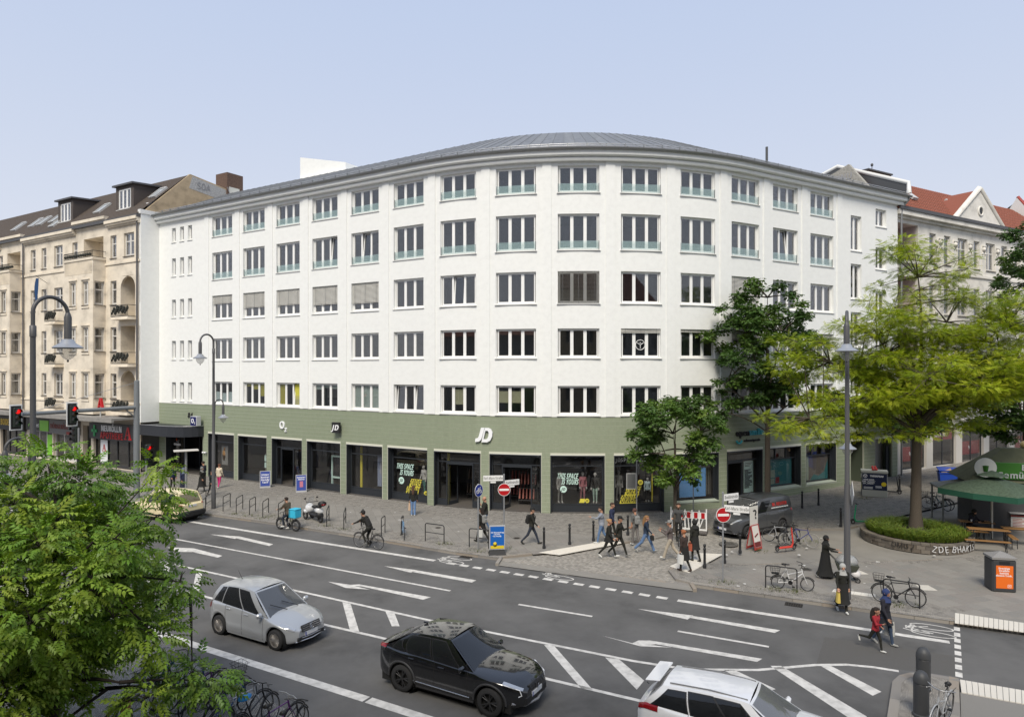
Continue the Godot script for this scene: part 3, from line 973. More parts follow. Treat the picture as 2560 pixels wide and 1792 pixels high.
	b.hexa([FP(0.86,-7.0,22),FP(6.2,-7.0,22),FP(6.2,-11.5,22),FP(0.86,-11.5,22),FP(0.86,-7.0,26.75),FP(6.2,-7.0,25.5),FP(6.2,-11.5,25.5),FP(0.86,-11.5,26.4)])
	var lift:=part(b,"lift_housing",white_wall,office,true)
	b=B.new()
	b.tube([FP(46.5,-3.0,23.0),FP(46.5,-3.0,24.2)],0.09,8)
	part(b,"vent_pipe",dark,office,true)
	b=B.new()
	b.tube([FP(S1+0.45,0.6,21.45),FP(S1+0.5,0.55,21.1),FP(S1+0.35,0.15,20.6),FP(S1+0.3,0.12,20.2),FP(S1+0.3,0.12,0.2)],0.07,8)
	part(b,"downpipe",gutm,office,true)
	b=B.new()
	var inner:=breaks([],S0+0.2,S1-0.2)
	for y in[5.6,8.9,12.1,15.25,18.6,20.9]:
		for k in inner.size()-1:
			var p:=[FP(inner[k],-0.24,y-0.25),FP(inner[k+1],-0.24,y-0.25),FP(inner[k+1],-7,y-0.25),FP(inner[k],-7,y-0.25),FP(inner[k],-0.24,y),FP(inner[k+1],-0.24,y),FP(inner[k+1],-7,y),FP(inner[k],-7,y)]
			b.hexa(p)
	part(b,"floor_slab",mat("office floor",[0.16,0.15,0.14],0.8),office,true)
	b=B.new()
	for k in inner.size()-1:b.quad(FP(inner[k],-6.6,5.6),FP(inner[k+1],-6.6,5.6),FP(inner[k+1],-6.6,20.9),FP(inner[k],-6.6,20.9))
	for i in 15:
		var s:=(i-0.5)*BAY
		if i % 2==1:b.hexa([FP(s-0.06,-0.25,5.6),FP(s+0.06,-0.25,5.6),FP(s+0.06,-6.6,5.6),FP(s-0.06,-6.6,5.6),FP(s-0.06,-0.25,20.9),FP(s+0.06,-0.25,20.9),FP(s+0.06,-6.6,20.9),FP(s-0.06,-6.6,20.9)])
	part(b,"inner_wall",mat("office inner wall",[0.34,0.33,0.31],0.9),office,true)
	var tilts:={"3_1":[2],"4_1":[1],"6_2":[1],"2_4":[2],"5_4":[0,2],"12_1":[1],"3_2":[1]}
	var rail:=mat("balustrade glass",[0.42,0.62,0.60,0.2],0.05)
	var slatm:=mat("blind slat",[0.55,0.54,0.50],0.5)
	var blinds:={"0_2":0.30,"1_2":0.56,"2_2":0.54,"3_2":0.64,"4_2":0.66,"8_2":1.0,"11_2":0.9,"9_3":0.1,"10_3":0.08,"11_3":0.3,"13_3":0.12}
	var roller:={"0_4":[[0.0,0.56,0],[0.0,0.5,0],[0.0,0.56,0]],"1_4":[[0.85,1.0,1],[0.72,1.0,1],[0.4,1.0,1]],"2_4":[[0.0,1.0,1],null,[0.0,1.0,1]],"3_4":[[0.78,1.0,2],[0.86,1.0,2],[0.82,1.0,2]],"4_4":[[0.0,1.0,2],[0.0,1.0,2],[0.0,1.0,2]],"6_4":[null,[0.3,0.9,3],null],"7_4":[[0.4,0.85,3],[0.4,0.85,3],null]}
	var rollm:=[mat("frosted film",[0.55,0.68,0.68],0.6),mat("yellow blind",[0.50,0.47,0.06],0.8),mat("pale green blind",[0.42,0.52,0.48],0.8),mat("paper notice",[0.42,0.43,0.28],0.9)]
	var bal:=B.new()
	bal.box(Vector3(-1.19,0.08,-0.09),Vector3(1.19,0.56,-0.075))
	var balm:=bal.mesh()
	var fit:=B.new()
	for sx in[-1.2,1.2]:fit.box(Vector3(sx-0.018,0.03,-0.11),Vector3(sx+0.018,0.56,-0.055))
	var fitm:=fit.mesh()
	var slat:=B.new()
	slat.hexa([Vector3(-1.2,-0.012,0.045),Vector3(1.2,-0.012,0.045),Vector3(1.2,0.006,-0.035),Vector3(-1.2,0.006,-0.035),Vector3(-1.2,-0.008,0.045),Vector3(1.2,-0.008,0.045),Vector3(1.2,0.010,-0.035),Vector3(-1.2,0.010,-0.035)])
	var slat_mesh:=slat.mesh()
	for q in wins:
		var i:int=q[0]; var r:int=q[1]
		var key:="%d_%d" %[i,r]
		var h:float=ROWS[r][1]-ROWS[r][0]
		var win:=window(office,Transform3D(FB(i*BAY),FP(i*BAY,0,ROWS[r][0])-office.position),2.44,h,3,upvc,{"tilt":tilts.get(key,[]),"sill":sillm})
		if r<2:
			put(balm,"balustrade",rail,win)
			put(fitm,"balustrade_fixing",gutm,win)
		if blinds.has(key):
			var cover:float=blinds[key]
			var open:=i==8
			var cnt:=int(h*cover/0.078)
			for k in cnt:
				put(slat_mesh,"blind_slat",slatm,win,Transform3D(Basis(Vector3.RIGHT,-0.1 if open else 0.75),Vector3(0,h-0.06-k*0.078,-0.11)))
			var bb:=B.new()
			bb.box(Vector3(-1.2,h-0.10-cnt*0.078,-0.15),Vector3(1.2,h-0.06-cnt*0.078,-0.08))
			part(bb,"blind_bottom_rail",slatm,win)
			bb=B.new()
			for x in[-0.95,0.0,0.95]:bb.box(Vector3(x-0.006,h-0.1-cnt*0.078,-0.062),Vector3(x+0.006,h,-0.056))
			part(bb,"blind_cord",gutm,win)
		if roller.has(key):
			for k in 3:
				if roller[key][k]==null:continue
				var rr:Array=roller[key][k]
				var bb:=B.new()
				var xc:=-1.165+0.777*(k+0.5)
				bb.box(Vector3(xc-0.33,0.1+(h-0.2)*rr[0],-0.275),Vector3(xc+0.33,0.1+(h-0.2)*rr[1],-0.27))
				part(bb,"roller_blind",rollm[rr[2]],win)
	for q in[[-6.245,slitY,0.55],[-5.145,slitY,0.55],[-4.075,slitY,0.55]]:
		for y in q[1]:window(office,Transform3D(FB(0),FP(q[0],0,y[0])-office.position),q[2],y[1]-y[0],1,upvc,{"sill":sillm})
	for y in rs:window(office,Transform3D(FB(52),FP(52.165,0,y[0])-office.position),1.23,y[1]-y[0],2,upvc,{"sill":sillm})
	for y in sq:window(office,Transform3D(FB(52),FP(55.11,0,y[0])-office.position),1.30,y[1]-y[0],2,upvc,{"sill":sillm})
	var st:=sub("window_sticker",office,Transform3D(FB(9*BAY),FP(9*BAY,-0.17,10.02)-office.position))
	b=B.new()
	b.torus(Transform3D(Basis(Vector3.RIGHT,PI/2),Vector3.ZERO),0.29,0.018,24,4)
	b.tube([Vector3(0,-0.2,0),Vector3(0,0.02,0)],0.018,5); b.tube([Vector3(-0.2,0.12,0),Vector3(0,0.0,0),Vector3(0.2,0.12,0)],0.02,5)
	b.ball(T(Vector3(0,0.12,0),Basis().scaled(Vector3(0.035,0.035,0.01))),8)
	part(b,"emblem",upvc,st)
func flat_wall(b:B,x:Transform3D,x0:float,y0:float,x1:float,y1:float,holes:Array,deep:float)-> void:
	var xx:=[x0,x1]; var yy:=[y0,y1]
	for h in holes:
		for k in[0,2]:
			if not xx.has(h[k]):xx.append(h[k])
			if not yy.has(h[k+1]):yy.append(h[k+1])
	xx.sort(); yy.sort()
	for i in xx.size()-1:
		for j in yy.size()-1:
			var c:=Vector2((xx[i]+xx[i+1])*0.5,(yy[j]+yy[j+1])*0.5)
			var inside:=false
			for h in holes:
				if c.x>h[0]and c.x<h[2]and c.y>h[1]and c.y<h[3]:inside=true
			if not inside:b.quad(x*Vector3(xx[i],yy[j],0),x*Vector3(xx[i+1],yy[j],0),x*Vector3(xx[i+1],yy[j+1],0),x*Vector3(xx[i],yy[j+1],0))
	for h in holes:
		var A:=[Vector3(h[0],h[1],0),Vector3(h[2],h[1],0),Vector3(h[2],h[3],0),Vector3(h[0],h[3],0)]
		for k in 4:
			var p:Vector3=A[k]; var q:Vector3=A[(k+1)% 4]
			var d:=Vector3(0,0,-deep)
			b.quad(x*p,x*(p+d),x*(q+d),x*q)
func lbox(b:B,x:Transform3D,lo:Vector3,hi:Vector3)-> void:
	b.obox(x*T((lo+hi)*0.5),hi-lo)
func railing(parent:Node3D,x:Transform3D,w:float,d:float,h:float,m:Material,called:="balcony_railing")->void:
	var b:=B.new()
	for y in[0.04,h]:
		lbox(b,x,Vector3(-w/2,y-0.02,d-0.02),Vector3(w/2,y+0.02,d+0.02))
		for s in[-1,1]:lbox(b,x,Vector3(s*w/2-0.02,y-0.02,0),Vector3(s*w/2+0.02,y+0.02,d))
	var n:=int(w/0.14)
	for k in n+1:lbox(b,x,Vector3(-w/2+w*k/n-0.012,0.04,d-0.012),Vector3(-w/2+w*k/n+0.012,h,d+0.012))
	part(b,called,m,parent)
func build_west()-> void:
	var cream:=rough_mat("cream plaster",[0.77,0.69,0.565],0.93,tx.plaster,0.15,tx.grainh,0.15)
	cream.detail_enabled=true
	cream.detail_albedo=tx.dirt
	cream.detail_blend_mode=BaseMaterial3D.BLEND_MODE_MUL
	cream.uv2_triplanar=true
	cream.uv2_world_triplanar=true
	cream.uv2_scale=Vector3(0.09,0.05,0.09)
	var oldwhite:=mat("old white frame",[0.62,0.60,0.56],0.5)
	var iron:=mat("black wrought iron",[0.02,0.02,0.02],0.6,0.3)
	var stain:=rough_mat("weathered ledge",[0.16,0.14,0.115],0.95,tx.dirt,0.3)
	var browntile:=rough_mat("brown roof tile",[0.115,0.09,0.072],0.85,tx.fine,1.2)
	var x:=Transform3D(FB(0),FP(-46,1.57,0))
	var W:=thing("apartment_house","cream plastered apartment house with bays, balconies and brown tiled roof","building",FP(-27,1.57,0.1))
	var L:=W.transform.affine_inverse()*x
	var rows:=[[18.0,1.95],[14.05,2.03],[10.08,2.06],[6.1,2.1]]
	var b:=B.new()
	var holes:=[]
	var wins:=[]
	for r in 4:
		wins.append([33.65,0.92,r,1]); wins.append([24.5,1.5,r,2]); wins.append([21.85,0.92,r,1]); wins.append([19.8,0.95,r,1])
		wins.append([10.2,1.0,r,1]); wins.append([7.6,1.5,r,2])
	wins.append([35.98,1.5,0,2]); wins.append([27.4,0.9,0,1]); wins.append([13.2,0.9,0,1])
	for w in wins:holes.append([w[0]-w[1]/2,rows[w[2]][0],w[0]+w[1]/2,rows[w[2]][0]+rows[w[2]][1]])
	var logs:=[[34.75,12.9,36.9,16.4],[34.75,9.0,36.9,12.2],[34.75,5.0,36.9,8.5],[28.9,17.95,32.1,20.05],[14.6,17.95,17.3,20.05]]
	flat_wall(b,L,0,4.75,37.65,21.0,holes+logs,0.22)
	part(b,"wall",cream,W)
	for w in wins:
		var win:=window(W,L*T(Vector3(w[0],rows[w[2]][0],0.03)),w[1],rows[w[2]][1],w[3],oldwhite,{"style":"cross","sill":stain})
		b=B.new()
		b.box(Vector3(-w[1]*0.42,0.15,-0.36),Vector3(-w[1]*0.12,rows[w[2]][1]-0.15,-0.35)); b.box(Vector3(w[1]*0.12,0.15,-0.36),Vector3(w[1]*0.42,rows[w[2]][1]-0.15,-0.35))
		part(b,"curtain",mat("net curtain",[0.38,0.36,0.33],0.95),win)
	for q in logs:
		var lg:=sub("loggia",W)
		b=B.new()
		var w:float=q[2]-q[0]
		flat_wall(b,L*T(Vector3(0,0,-1.4)),q[0]-0.3,q[1]-0.1,q[2]+0.3,q[3]+0.1,[[q[0]+0.35,q[1]+0.1,q[0]+1.35,q[3]-0.35]],0.2)
		lbox(b,L,Vector3(q[0]-0.1,q[1]-0.15,-1.4),Vector3(q[2]+0.1,q[1]-0.0,-0.23))
		lbox(b,L,Vector3(q[0]-0.1,q[3],-1.4),Vector3(q[2]+0.1,q[3]+0.12,-0.23))
		for sx in[q[0]-0.08,q[2]]:lbox(b,L,Vector3(sx,q[1],-1.4),Vector3(sx+0.08,q[3],-0.225))
		part(b,"recess",cream,lg)
		if q[0]>34 and q[1]>12 or q[1]<6:
			b=B.new()
			var cx:=w/2
			for sgn in[-1.0,1.0]:
				var poly:=[Vector2(sgn*cx,0),Vector2(sgn*cx,-1.05)]
				for k in 9:
					var a:=PI/2*k/8.0
					poly.append(Vector2(sgn*cx*cos(a),-1.05+1.0*sin(a)))
				b.prism(poly,L*T(Vector3(q[0]+cx,q[3],-0.2)),0.2)
			part(b,"arch",cream,lg)
		window(W,L*T(Vector3(q[0]+0.85,q[1]+0.1,-1.38)),1.0,q[3]-q[1]-0.45,1,oldwhite,{"style":"cross","sill":stain})
	for q in[[35.83,12.9,2.5],[35.83,9.0,2.5],[35.83,5.05,2.5],[24.5,12.9,1.9],[24.5,9.0,1.9],[24.5,5.0,1.9]]:
		var bl:=sub("balcony",W)
		b=B.new()
		lbox(b,L,Vector3(q[0]-q[2]/2,q[1]-0.18,0.0),Vector3(q[0]+q[2]/2,q[1],0.75))
		lbox(b,L,Vector3(q[0]-q[2]/2-0.06,q[1]-0.24,0.0),Vector3(q[0]+q[2]/2+0.06,q[1]-0.18,0.82))
		part(b,"slab",cream,bl)
		railing(bl,L*T(Vector3(q[0],q[1],0)),q[2],0.72,0.95,iron)
		b=B.new()
		for k in 14:
			var p:=Vector3(q[0]-q[2]/2+q[2]*(k+0.5)/14,q[1]+0.3+0.5*fmod(k*0.37,1.0),0.7)
			b.ball(L*T(p,Basis().scaled(Vector3(0.16,0.2,0.1)*(0.7+fmod(k*0.71,0.6)))),6)
		part(b,"planting",mat("balcony clutter",[0.03,0.032,0.026],0.95),bl)
	for q in[[27.76,32.45],[13.9,17.6]]:
		var bay:=sub("bay",W)
		var O:=L*T(Vector3(0,0,1.05))
		b=B.new()
		var hs:=[]
		for r in range(1,4):
			for c in[q[0]+1.45,q[1]-1.2]:hs.append([c-0.5,rows[r][0],c+0.5,rows[r][0]+rows[r][1]])
		flat_wall(b,O,q[0],4.75,q[1],17.9,hs,0.2)
		var R:=L*Transform3D(Basis(UP,PI/2),Vector3(q[1],0,1.05))
		var Lf:=L*Transform3D(Basis(UP,-PI/2),Vector3(q[0],0,0))
		var hs2:=[]
		for r in range(1,4):hs2.append([0.12,rows[r][0],0.95,rows[r][0]+rows[r][1]])
		flat_wall(b,R,0,4.75,1.05,17.9,hs2,0.2)
		flat_wall(b,Lf,0,4.75,1.05,17.9,[],0.2)
		lbox(b,L,Vector3(q[0]-0.08,17.9,0.0),Vector3(q[1]+0.08,18.1,1.13))
		part(b,"bay_wall",cream,bay)
		for r in range(1,4):
			for c in[q[0]+1.45,q[1]-1.2]:window(W,O*T(Vector3(c,rows[r][0],0.03)),1.0,rows[r][1],2,oldwhite,{"style":"cross","sill":stain})
			window(W,R*T(Vector3(0.535,rows[r][0],0.03)),0.83,rows[r][1],1,oldwhite,{"style":"cross","sill":stain})
		b=B.new()
		var k:=0.0
		while k<q[1]-q[0]-0.3:
			lbox(b,O,Vector3(q[0]+0.15+k,16.75,0.0),Vector3(q[0]+0.23+k,17.8,0.035))
			k+=0.17
		part(b,"fluting",cream,bay)
		b=B.new()
		for r in range(1,4):
			for c in[q[0]+1.45,q[1]-1.2]:
				lbox(b,O,Vector3(c-0.62,rows[r][0]-0.26,0.0),Vector3(c+0.62,rows[r][0]-0.1,0.07))
				lbox(b,O,Vector3(c-0.68,rows[r][0]+rows[r][1]+0.14,0.0),Vector3(c+0.68,rows[r][0]+rows[r][1]+0.22,0.1))
				for s in[-0.62,0.54]:lbox(b,O,Vector3(c+s,rows[r][0]-0.1,0.0),Vector3(c+s+0.08,rows[r][0]+rows[r][1]+0.14,0.04))
		part(b,"window_surround",cream,bay)
		railing(bay,L*T(Vector3((q[0]+q[1])/2,18.1,0)),q[1]-q[0],1.08,0.55,iron)
		b=B.new()
		for m in 12:b.ball(L*T(Vector3(q[0]+0.3+m*0.36,18.35,1.08),Basis().scaled(Vector3(0.2,0.14,0.12))),6)
		part(b,"flower_boxes",mat("balcony clutter",[0.03,0.032,0.026],0.95),bay)
	b=B.new()
	for y in[5.65,17.45]:
		for q in[[0.0,13.9],[17.6,27.76],[32.45,37.65]]:lbox(b,L,Vector3(q[0],y,0.0),Vector3(q[1],y+0.16,0.09))
	part(b,"string_course",cream,W)
	b=B.new()
	for q in[[0.0,13.3,20.55],[13.3,18.2,21.05],[18.2,27.6,20.55],[27.6,32.9,21.1],[32.9,37.65,20.6]]:
		lbox(b,L,Vector3(q[0],q[2],0.0),Vector3(q[1],q[2]+0.14,0.16)); lbox(b,L,Vector3(q[0],q[2]+0.14,0.0),Vector3(q[1],q[2]+0.3,0.3)); lbox(b,L,Vector3(q[0],q[2]+0.3,0.0),Vector3(q[1],q[2]+0.55,0.42))
		if q[2]>21:lbox(b,L,Vector3(q[0]+0.02,20.9,-0.2),Vector3(q[1]-0.02,q[2],0.1))
	part(b,"cornice",cream,W)
	b=B.new()
	for q in[[0.0,37.7]]:lbox(b,L,Vector3(q[0],21.05,-0.3),Vector3(q[1],21.3,0.35))
	part(b,"gutter",mat("old zinc",[0.1,0.1,0.105],0.6,0.3),W)
	var n:=24
	for k in n:
		b=B.new()
		var y0:=21.25+4.3*k/n; var y1:=21.25+4.3*(k+1)/n
		var z0:=0.3-4.6*k/n; var z1:=0.3-4.6*(k+1)/n
		b.quad(L*Vector3(-12,y0+0.05,z0),L*Vector3(37.55,y0+0.05,z0),L*Vector3(37.55,y1,z1),L*Vector3(-12,y1,z1))
		b.quad(L*Vector3(-12,y0-0.02,z0),L*Vector3(37.55,y0-0.02,z0),L*Vector3(37.55,y0+0.05,z0),L*Vector3(-12,y0+0.05,z0))
		part(b,"tile_course",browntile,W)
	b=B.new()
	b.quad(L*Vector3(37.55,25.55,-4.3),L*Vector3(37.55,24.4,-11),L*Vector3(-12,24.4,-11),L*Vector3(-12,25.55,-4.3))
	b.quad(L*Vector3(37.6,0,-11),L*Vector3(-12,0,-11),L*Vector3(-12,24.4,-11),L*Vector3(37.6,24.4,-11))
	b.quad(L*Vector3(0,0,0),L*Vector3(0,0,-11),L*Vector3(0,24.4,-11),L*Vector3(0,21.2,0))
	part(b,"rear",cream,W)
	var skym:=mat("roof window glass",[0.35,0.38,0.4],0.1,0.0)
	for q in[[16.6,0.3],[18.2,0.3],[20.6,0.3],[22.4,0.12],[28.9,0.28],[36.6,0.4],[13.0,0.3]]:
		var sl:=sub("roof_window",W,L*Transform3D(Basis(Vector3.RIGHT,-0.803),Vector3(q[0],21.4+4.3*q[1],0.22-4.6*q[1])))
		b=B.new()
		for s in[[-0.5,-0.42],[0.42,0.5]]:b.box(Vector3(s[0],0,-0.05),Vector3(s[1],1.5,0.12))
		b.box(Vector3(-0.42,0,-0.05),Vector3(0.42,0.1,0.12)); b.box(Vector3(-0.42,1.38,-0.05),Vector3(0.42,1.5,0.12))
		part(b,"frame",mat("pale roof window frame",[0.5,0.5,0.49],0.5),sl)
		b=B.new()
		b.box(Vector3(-0.42,0.1,0.0),Vector3(0.42,1.38,0.06))
		part(b,"pane",skym,sl)
	for q in[23.9,33.75]:
		var dm:=sub("dormer",W)
		b=B.new()
		flat_wall(b,L*T(Vector3(q,0,-0.9)),-1.35,22.0,1.35,24.35,[[-0.95,22.3,0.95,24.1]],0.15)
		for s in[-1.35,1.35]:b.tri(L*Vector3(q+s,22.0,-0.9),L*Vector3(q+s,24.35,-0.9),L*Vector3(q+s,24.6,-3.6))
		for s in[-1.35,1.35]:b.tri(L*Vector3(q+s,22.0,-0.9),L*Vector3(q+s,24.6,-3.6),L*Vector3(q+s,22.0,-3.6))
		part(b,"dormer_wall",mat("brown cladding",[0.075,0.062,0.055],0.8),dm)
		b=B.new()
		b.hexa([L*Vector3(q-1.55,24.35,-0.65),L*Vector3(q+1.55,24.35,-0.65),L*Vector3(q+1.55,24.6,-4.0),L*Vector3(q-1.55,24.6,-4.0),L*Vector3(q-1.55,24.5,-0.65),L*Vector3(q+1.55,24.5,-0.65),L*Vector3(q+1.55,24.75,-4.0),L*Vector3(q-1.55,24.75,-4.0)])
		part(b,"dormer_roof",mat("old zinc",[0.1,0.1,0.105],0.6,0.3),dm)
		window(W,L*T(Vector3(q,22.3,-0.75)),1.9,1.8,3,mat("white window frame",[0.82,0.82,0.80],0.35))
	var G:=W.transform.affine_inverse()*Transform3D(Basis(Vector3(FB(0).z)*-1.0,UP,FB(0).x),FP(-8.6,1.57,0))
	b=B.new()
	b.prism([Vector2(0.2,19),Vector2(0.2,21.5),Vector2(4.4,25.65),Vector2(12.5,24.6),Vector2(12.5,19)],G,0.3)
	part(b,"fire_wall",rough_mat("ochre render",[0.46,0.36,0.235],0.95,tx.dirt,0.3),W)
	b=B.new()
	b.prism([Vector2(4.3,24.4),Vector2(4.6,25.5),Vector2(8.6,24.98),Vector2(8.6,23.9)],G*T(Vector3(0,0,0.3)),0.01)
	part(b,"white_patch",rough_mat("flaking white paint",[0.58,0.58,0.57],0.95,tx.streak,0.4),W)
	b=B.new()
	lbox(b,G,Vector3(8.0,23,-1.2),Vector3(9.7,26.7,0.45))
	var chm:=part(b,"chimney",rough_mat("sooty brick",[0.16,0.10,0.075],0.95,tx.streak,0.35),W)
	b=B.new()
	lbox(b,G,Vector3(8.2,24.4,0.45),Vector3(9.3,25.4,0.47))
	part(b,"painted_panel",mat("mural white",[0.5,0.5,0.46],0.9),chm)
	var thin:=mat("graffiti grey",[0.25,0.25,0.26],0.9)
	put(letters("SOA",0.55,0.01,"Droid Sans Mono",400),"graffiti",thin,W,G*T(Vector3(5.7,24.8,0.33)))
	put(letters("\\_/",0.7,0.01,"Droid Sans Mono",400),"graffiti",thin,chm,W.global_transform.affine_inverse()*W.global_transform*G*T(Vector3(8.75,24.9,0.5)))
	b=B.new()
	for xx in[18.15,37.4]:b.tube([L*Vector3(xx,21.2,0.15),L*Vector3(xx,4.7,0.15)],0.07,8)
	part(b,"downpipe",mat("old zinc",[0.1,0.1,0.105],0.6,0.3),W)
	b=B.new()
	var fronts:=[[13.2,18.5],[19.2,23.4],[23.6,28.3],[30.5,37.2],[6.0,12.0]]
	var fh:=[]
	for q in fronts:fh.append([q[0],0.15,q[1],3.9])
	fh.append([28.75,0.15,30.1,3.6])
	flat_wall(b,L,0,0,37.65,4.75,fh,0.4)
	part(b,"ground_floor_wall",rough_mat("beige ground floor",[0.6,0.53,0.43],0.9,tx.plaster,0.2),W)
	b=B.new()
	b.quad(L*Vector3(0,0.15,-0.4),L*Vector3(37.6,0.15,-0.4),L*Vector3(37.6,0.15,-6),L*Vector3(0,0.15,-6))
	b.quad(L*Vector3(0,0.15,-6),L*Vector3(37.6,0.15,-6),L*Vector3(37.6,4.7,-6),L*Vector3(0,4.7,-6))
	b.quad(L*Vector3(0,4.7,-6),L*Vector3(37.6,4.7,-6),L*Vector3(37.6,4.7,-0.3),L*Vector3(0,4.7,-0.3))
	for y in[9.0,12.9,16.9,20.9]:lbox(b,L,Vector3(0.2,y-0.2,-6),Vector3(37.5,y,-1.5))
	for y in[9.0,12.9,16.9,20.9]:
		for q in[[0.2,14.3],[17.6,28.7],[32.4,34.4]]:lbox(b,L,Vector3(q[0],y-0.2,-1.5),Vector3(q[1],y,-0.24))
	b.quad(L*Vector3(0,4.7,-5),L*Vector3(37.6,4.7,-5),L*Vector3(37.6,21,-5),L*Vector3(0,21,-5))
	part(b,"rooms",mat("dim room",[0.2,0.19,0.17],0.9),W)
	b=B.new()
	lbox(b,L,Vector3(-4,4.45,0.0),Vector3(37.2,4.62,2.1)); lbox(b,L,Vector3(-4,4.28,1.9),Vector3(37.2,4.45,2.1))
	part(b,"canopy",rough_mat("dirty flat canopy",[0.26,0.25,0.235],0.9,tx.dirt,0.3),W)
	var dark:=mat("dark fascia",[0.03,0.03,0.032],0.5)
	var shopglass:=mat("shop glass",[0.02,0.02,0.02,0.10],0.015,0.0,{"metallic_specular":0.9})
	var fasc:=[dark,mat("black fascia",[0.014,0.014,0.016],0.4),mat("grey fascia",[0.16,0.155,0.155],0.5),dark,dark]
	for i in fronts.size():
		var q:Array=fronts[i]
		var cx:float=(q[0]+q[1])*0.5; var w:float=q[1]-q[0]
		var sf:=sub("shop_front",W,L*T(Vector3(cx,0,0)))
		b=B.new()
		var low:float=[2.61,2.8,2.7,2.58,2.8][i]
		b.box(Vector3(-w/2-0.1,low,0.02),Vector3(w/2+0.1,3.95,0.3))
		part(b,"fascia",fasc[i],sf)
		b=B.new()
		var np:=3 if w<5 else 4
		for k in np+1:b.box(Vector3(-w/2+w*k/np-0.05,0.15,-0.35),Vector3(-w/2+w*k/np+0.05,low,-0.2))
		b.box(Vector3(-w/2,0.15,-0.36),Vector3(w/2,0.4,-0.19)); b.box(Vector3(-w/2,low-0.12,-0.36),Vector3(w/2,low+0.1,-0.19))
		part(b,"frame",mat("pale shop frame",[0.55,0.54,0.52],0.4)if i in[1,2]else dark,sf)
		for k in np:put_pane(sf,shopglass,-w/2+w*k/np+0.05,0.4,-w/2+w*(k+1)/np-0.05,low-0.12,-0.26)
	var red:=mat("sign red",[0.5,0.012,0.015],0.4); var white:=mat("white lettering",[0.85,0.86,0.88],0.4)
	var yel:=mat("sign yellow",[0.75,0.5,0.03],0.4); var green:=mat("sign green",[0.02,0.35,0.1],0.4); var lime:=mat("sign lime",[0.2,0.55,0.03],0.4)
	var s1:=thing("shop_sign","dark pharmacy sign reading NEUKÖLLN APOTHEKE with green cross","sign",(W.transform*L)*Vector3(33.8,3.25,0.31)); s1.basis=FB(0)
	write("NEUKÖLLN",0.5,white,s1,Vector3(0.1,0.28,0),Basis().scaled(Vector3(0.86,1,1)),0.05); write("APOTHEKE",0.55,red,s1,Vector3(0.15,-0.32,0),Basis().scaled(Vector3(0.92,1,1)),0.05)
	var b2:=B.new()
	b2.box(Vector3(-2.95,-0.1,0),Vector3(-2.1,0.14,0.05)); b2.box(Vector3(-2.65,-0.45,0),Vector3(-2.4,0.5,0.05))
	part(b2,"green_cross",green,s1)
	write("A",1.0,red,s1,Vector3(2.55,-0.05,0),Basis(),0.06,"gothic_letter","Droid Serif")
	var s2:=thing("shop_sign","grey fascia with dark red hearing aid shop lettering","sign",(W.transform*L)*Vector3(25.6,3.3,0.31)); s2.basis=FB(0)
	write("HÖRGERÄTE",0.42,mat("dark red lettering",[0.18,0.03,0.02],0.5),s2,Vector3(-0.3,0.05,0),Basis().scaled(Vector3(0.95,1,1)),0.04)
	b2=B.new()
	b2.box(Vector3(1.0,-0.6,0),Vector3(2.0,-0.35,0.02))
	part(b2,"red_plate",mat("dull red",[0.3,0.04,0.03],0.6),s2)
	var s3:=thing("shop_sign","black and lime fascia reading freenet","sign",(W.transform*L)*Vector3(21.3,3.3,0.31)); s3.basis=FB(0)
	write("freenet",0.36,white,s3,Vector3(-0.6,0.0,0),Basis(),0.02)
	b2=B.new()
	b2.box(Vector3(0.45,-0.48,0),Vector3(2.1,0.5,0.02)); b2.prism([Vector2(-1.75,0.0),Vector2(-1.6,-0.2),Vector2(-1.35,0.3),Vector2(-1.6,0.05)],T(Vector3.ZERO),0.02)
	part(b2,"lime_panel",lime,s3)
	var s4:=thing("shop_sign","dark fascia with yellow letters BODE at the left edge","sign",(W.transform*L)*Vector3(15.9,3.3,0.31)); s4.basis=FB(0)
	write("BODEGA",0.62,yel,s4,Vector3(-0.6,0.05,0),Basis().scaled(Vector3(0.8,1,1)),0.03)
	var s5:=thing("roof_sign","red gothic A pharmacy sign standing on the flat canopy","sign",(W.transform*L)*Vector3(34.3,4.62,1.4)); s5.basis=FB(0)
	b2=B.new()
	b2.tube([Vector3(0,0,0),Vector3(0,0.5,0)],0.06,8)
	part(b2,"post",mat("pale metal",[0.45,0.46,0.44],0.4),s5)
	write("A",1.0,red,s5,Vector3(0,1.0,0),Basis(),0.16,"gothic_letter","Droid Serif")
	for q in[[22.7,lime,"lime green door poster in the phone shop"],[31.9,white,"white door panel with a red letter in the pharmacy front"]]:
		var ps:=thing("door_poster",q[2],"poster",(W.transform*L)*Vector3(q[0],0.45,-0.17)); ps.basis=FB(0)
		b2=B.new()
		b2.box(Vector3(-0.55,0,0),Vector3(0.55,2.0,0.012))
		part(b2,"sheet",q[1],ps)
		if q[0]>30:write("A",0.6,red,ps,Vector3(0,1.3,0.02),Basis(),0.01,"gothic_letter","Droid Serif")
	var fl:=thing("flag","small dark blue flag hanging from the cream facade","flag",(W.transform*L)*Vector3(22.5,15.2,0.3)); fl.basis=FB(0)
	b2=B.new()
	b2.tube([Vector3(0,1.4,-0.3),Vector3(0.05,2.0,0.7)],0.02,6)
	part(b2,"pole",iron,fl)
	b2=B.new()
	var gp:=[]
	for i in 7:
		var row:=[]
		for j in 5:row.append(Vector3(-0.25+0.12*j+0.05*sin(i*1.1),-0.4+i*0.36,0.6+0.08*sin(j*2.0+i*0.6)))
		gp.append(row)
	b2.grid(gp)
	part(b2,"cloth",mat("dark blue cloth",[0.012,0.05,0.14],0.9),fl)
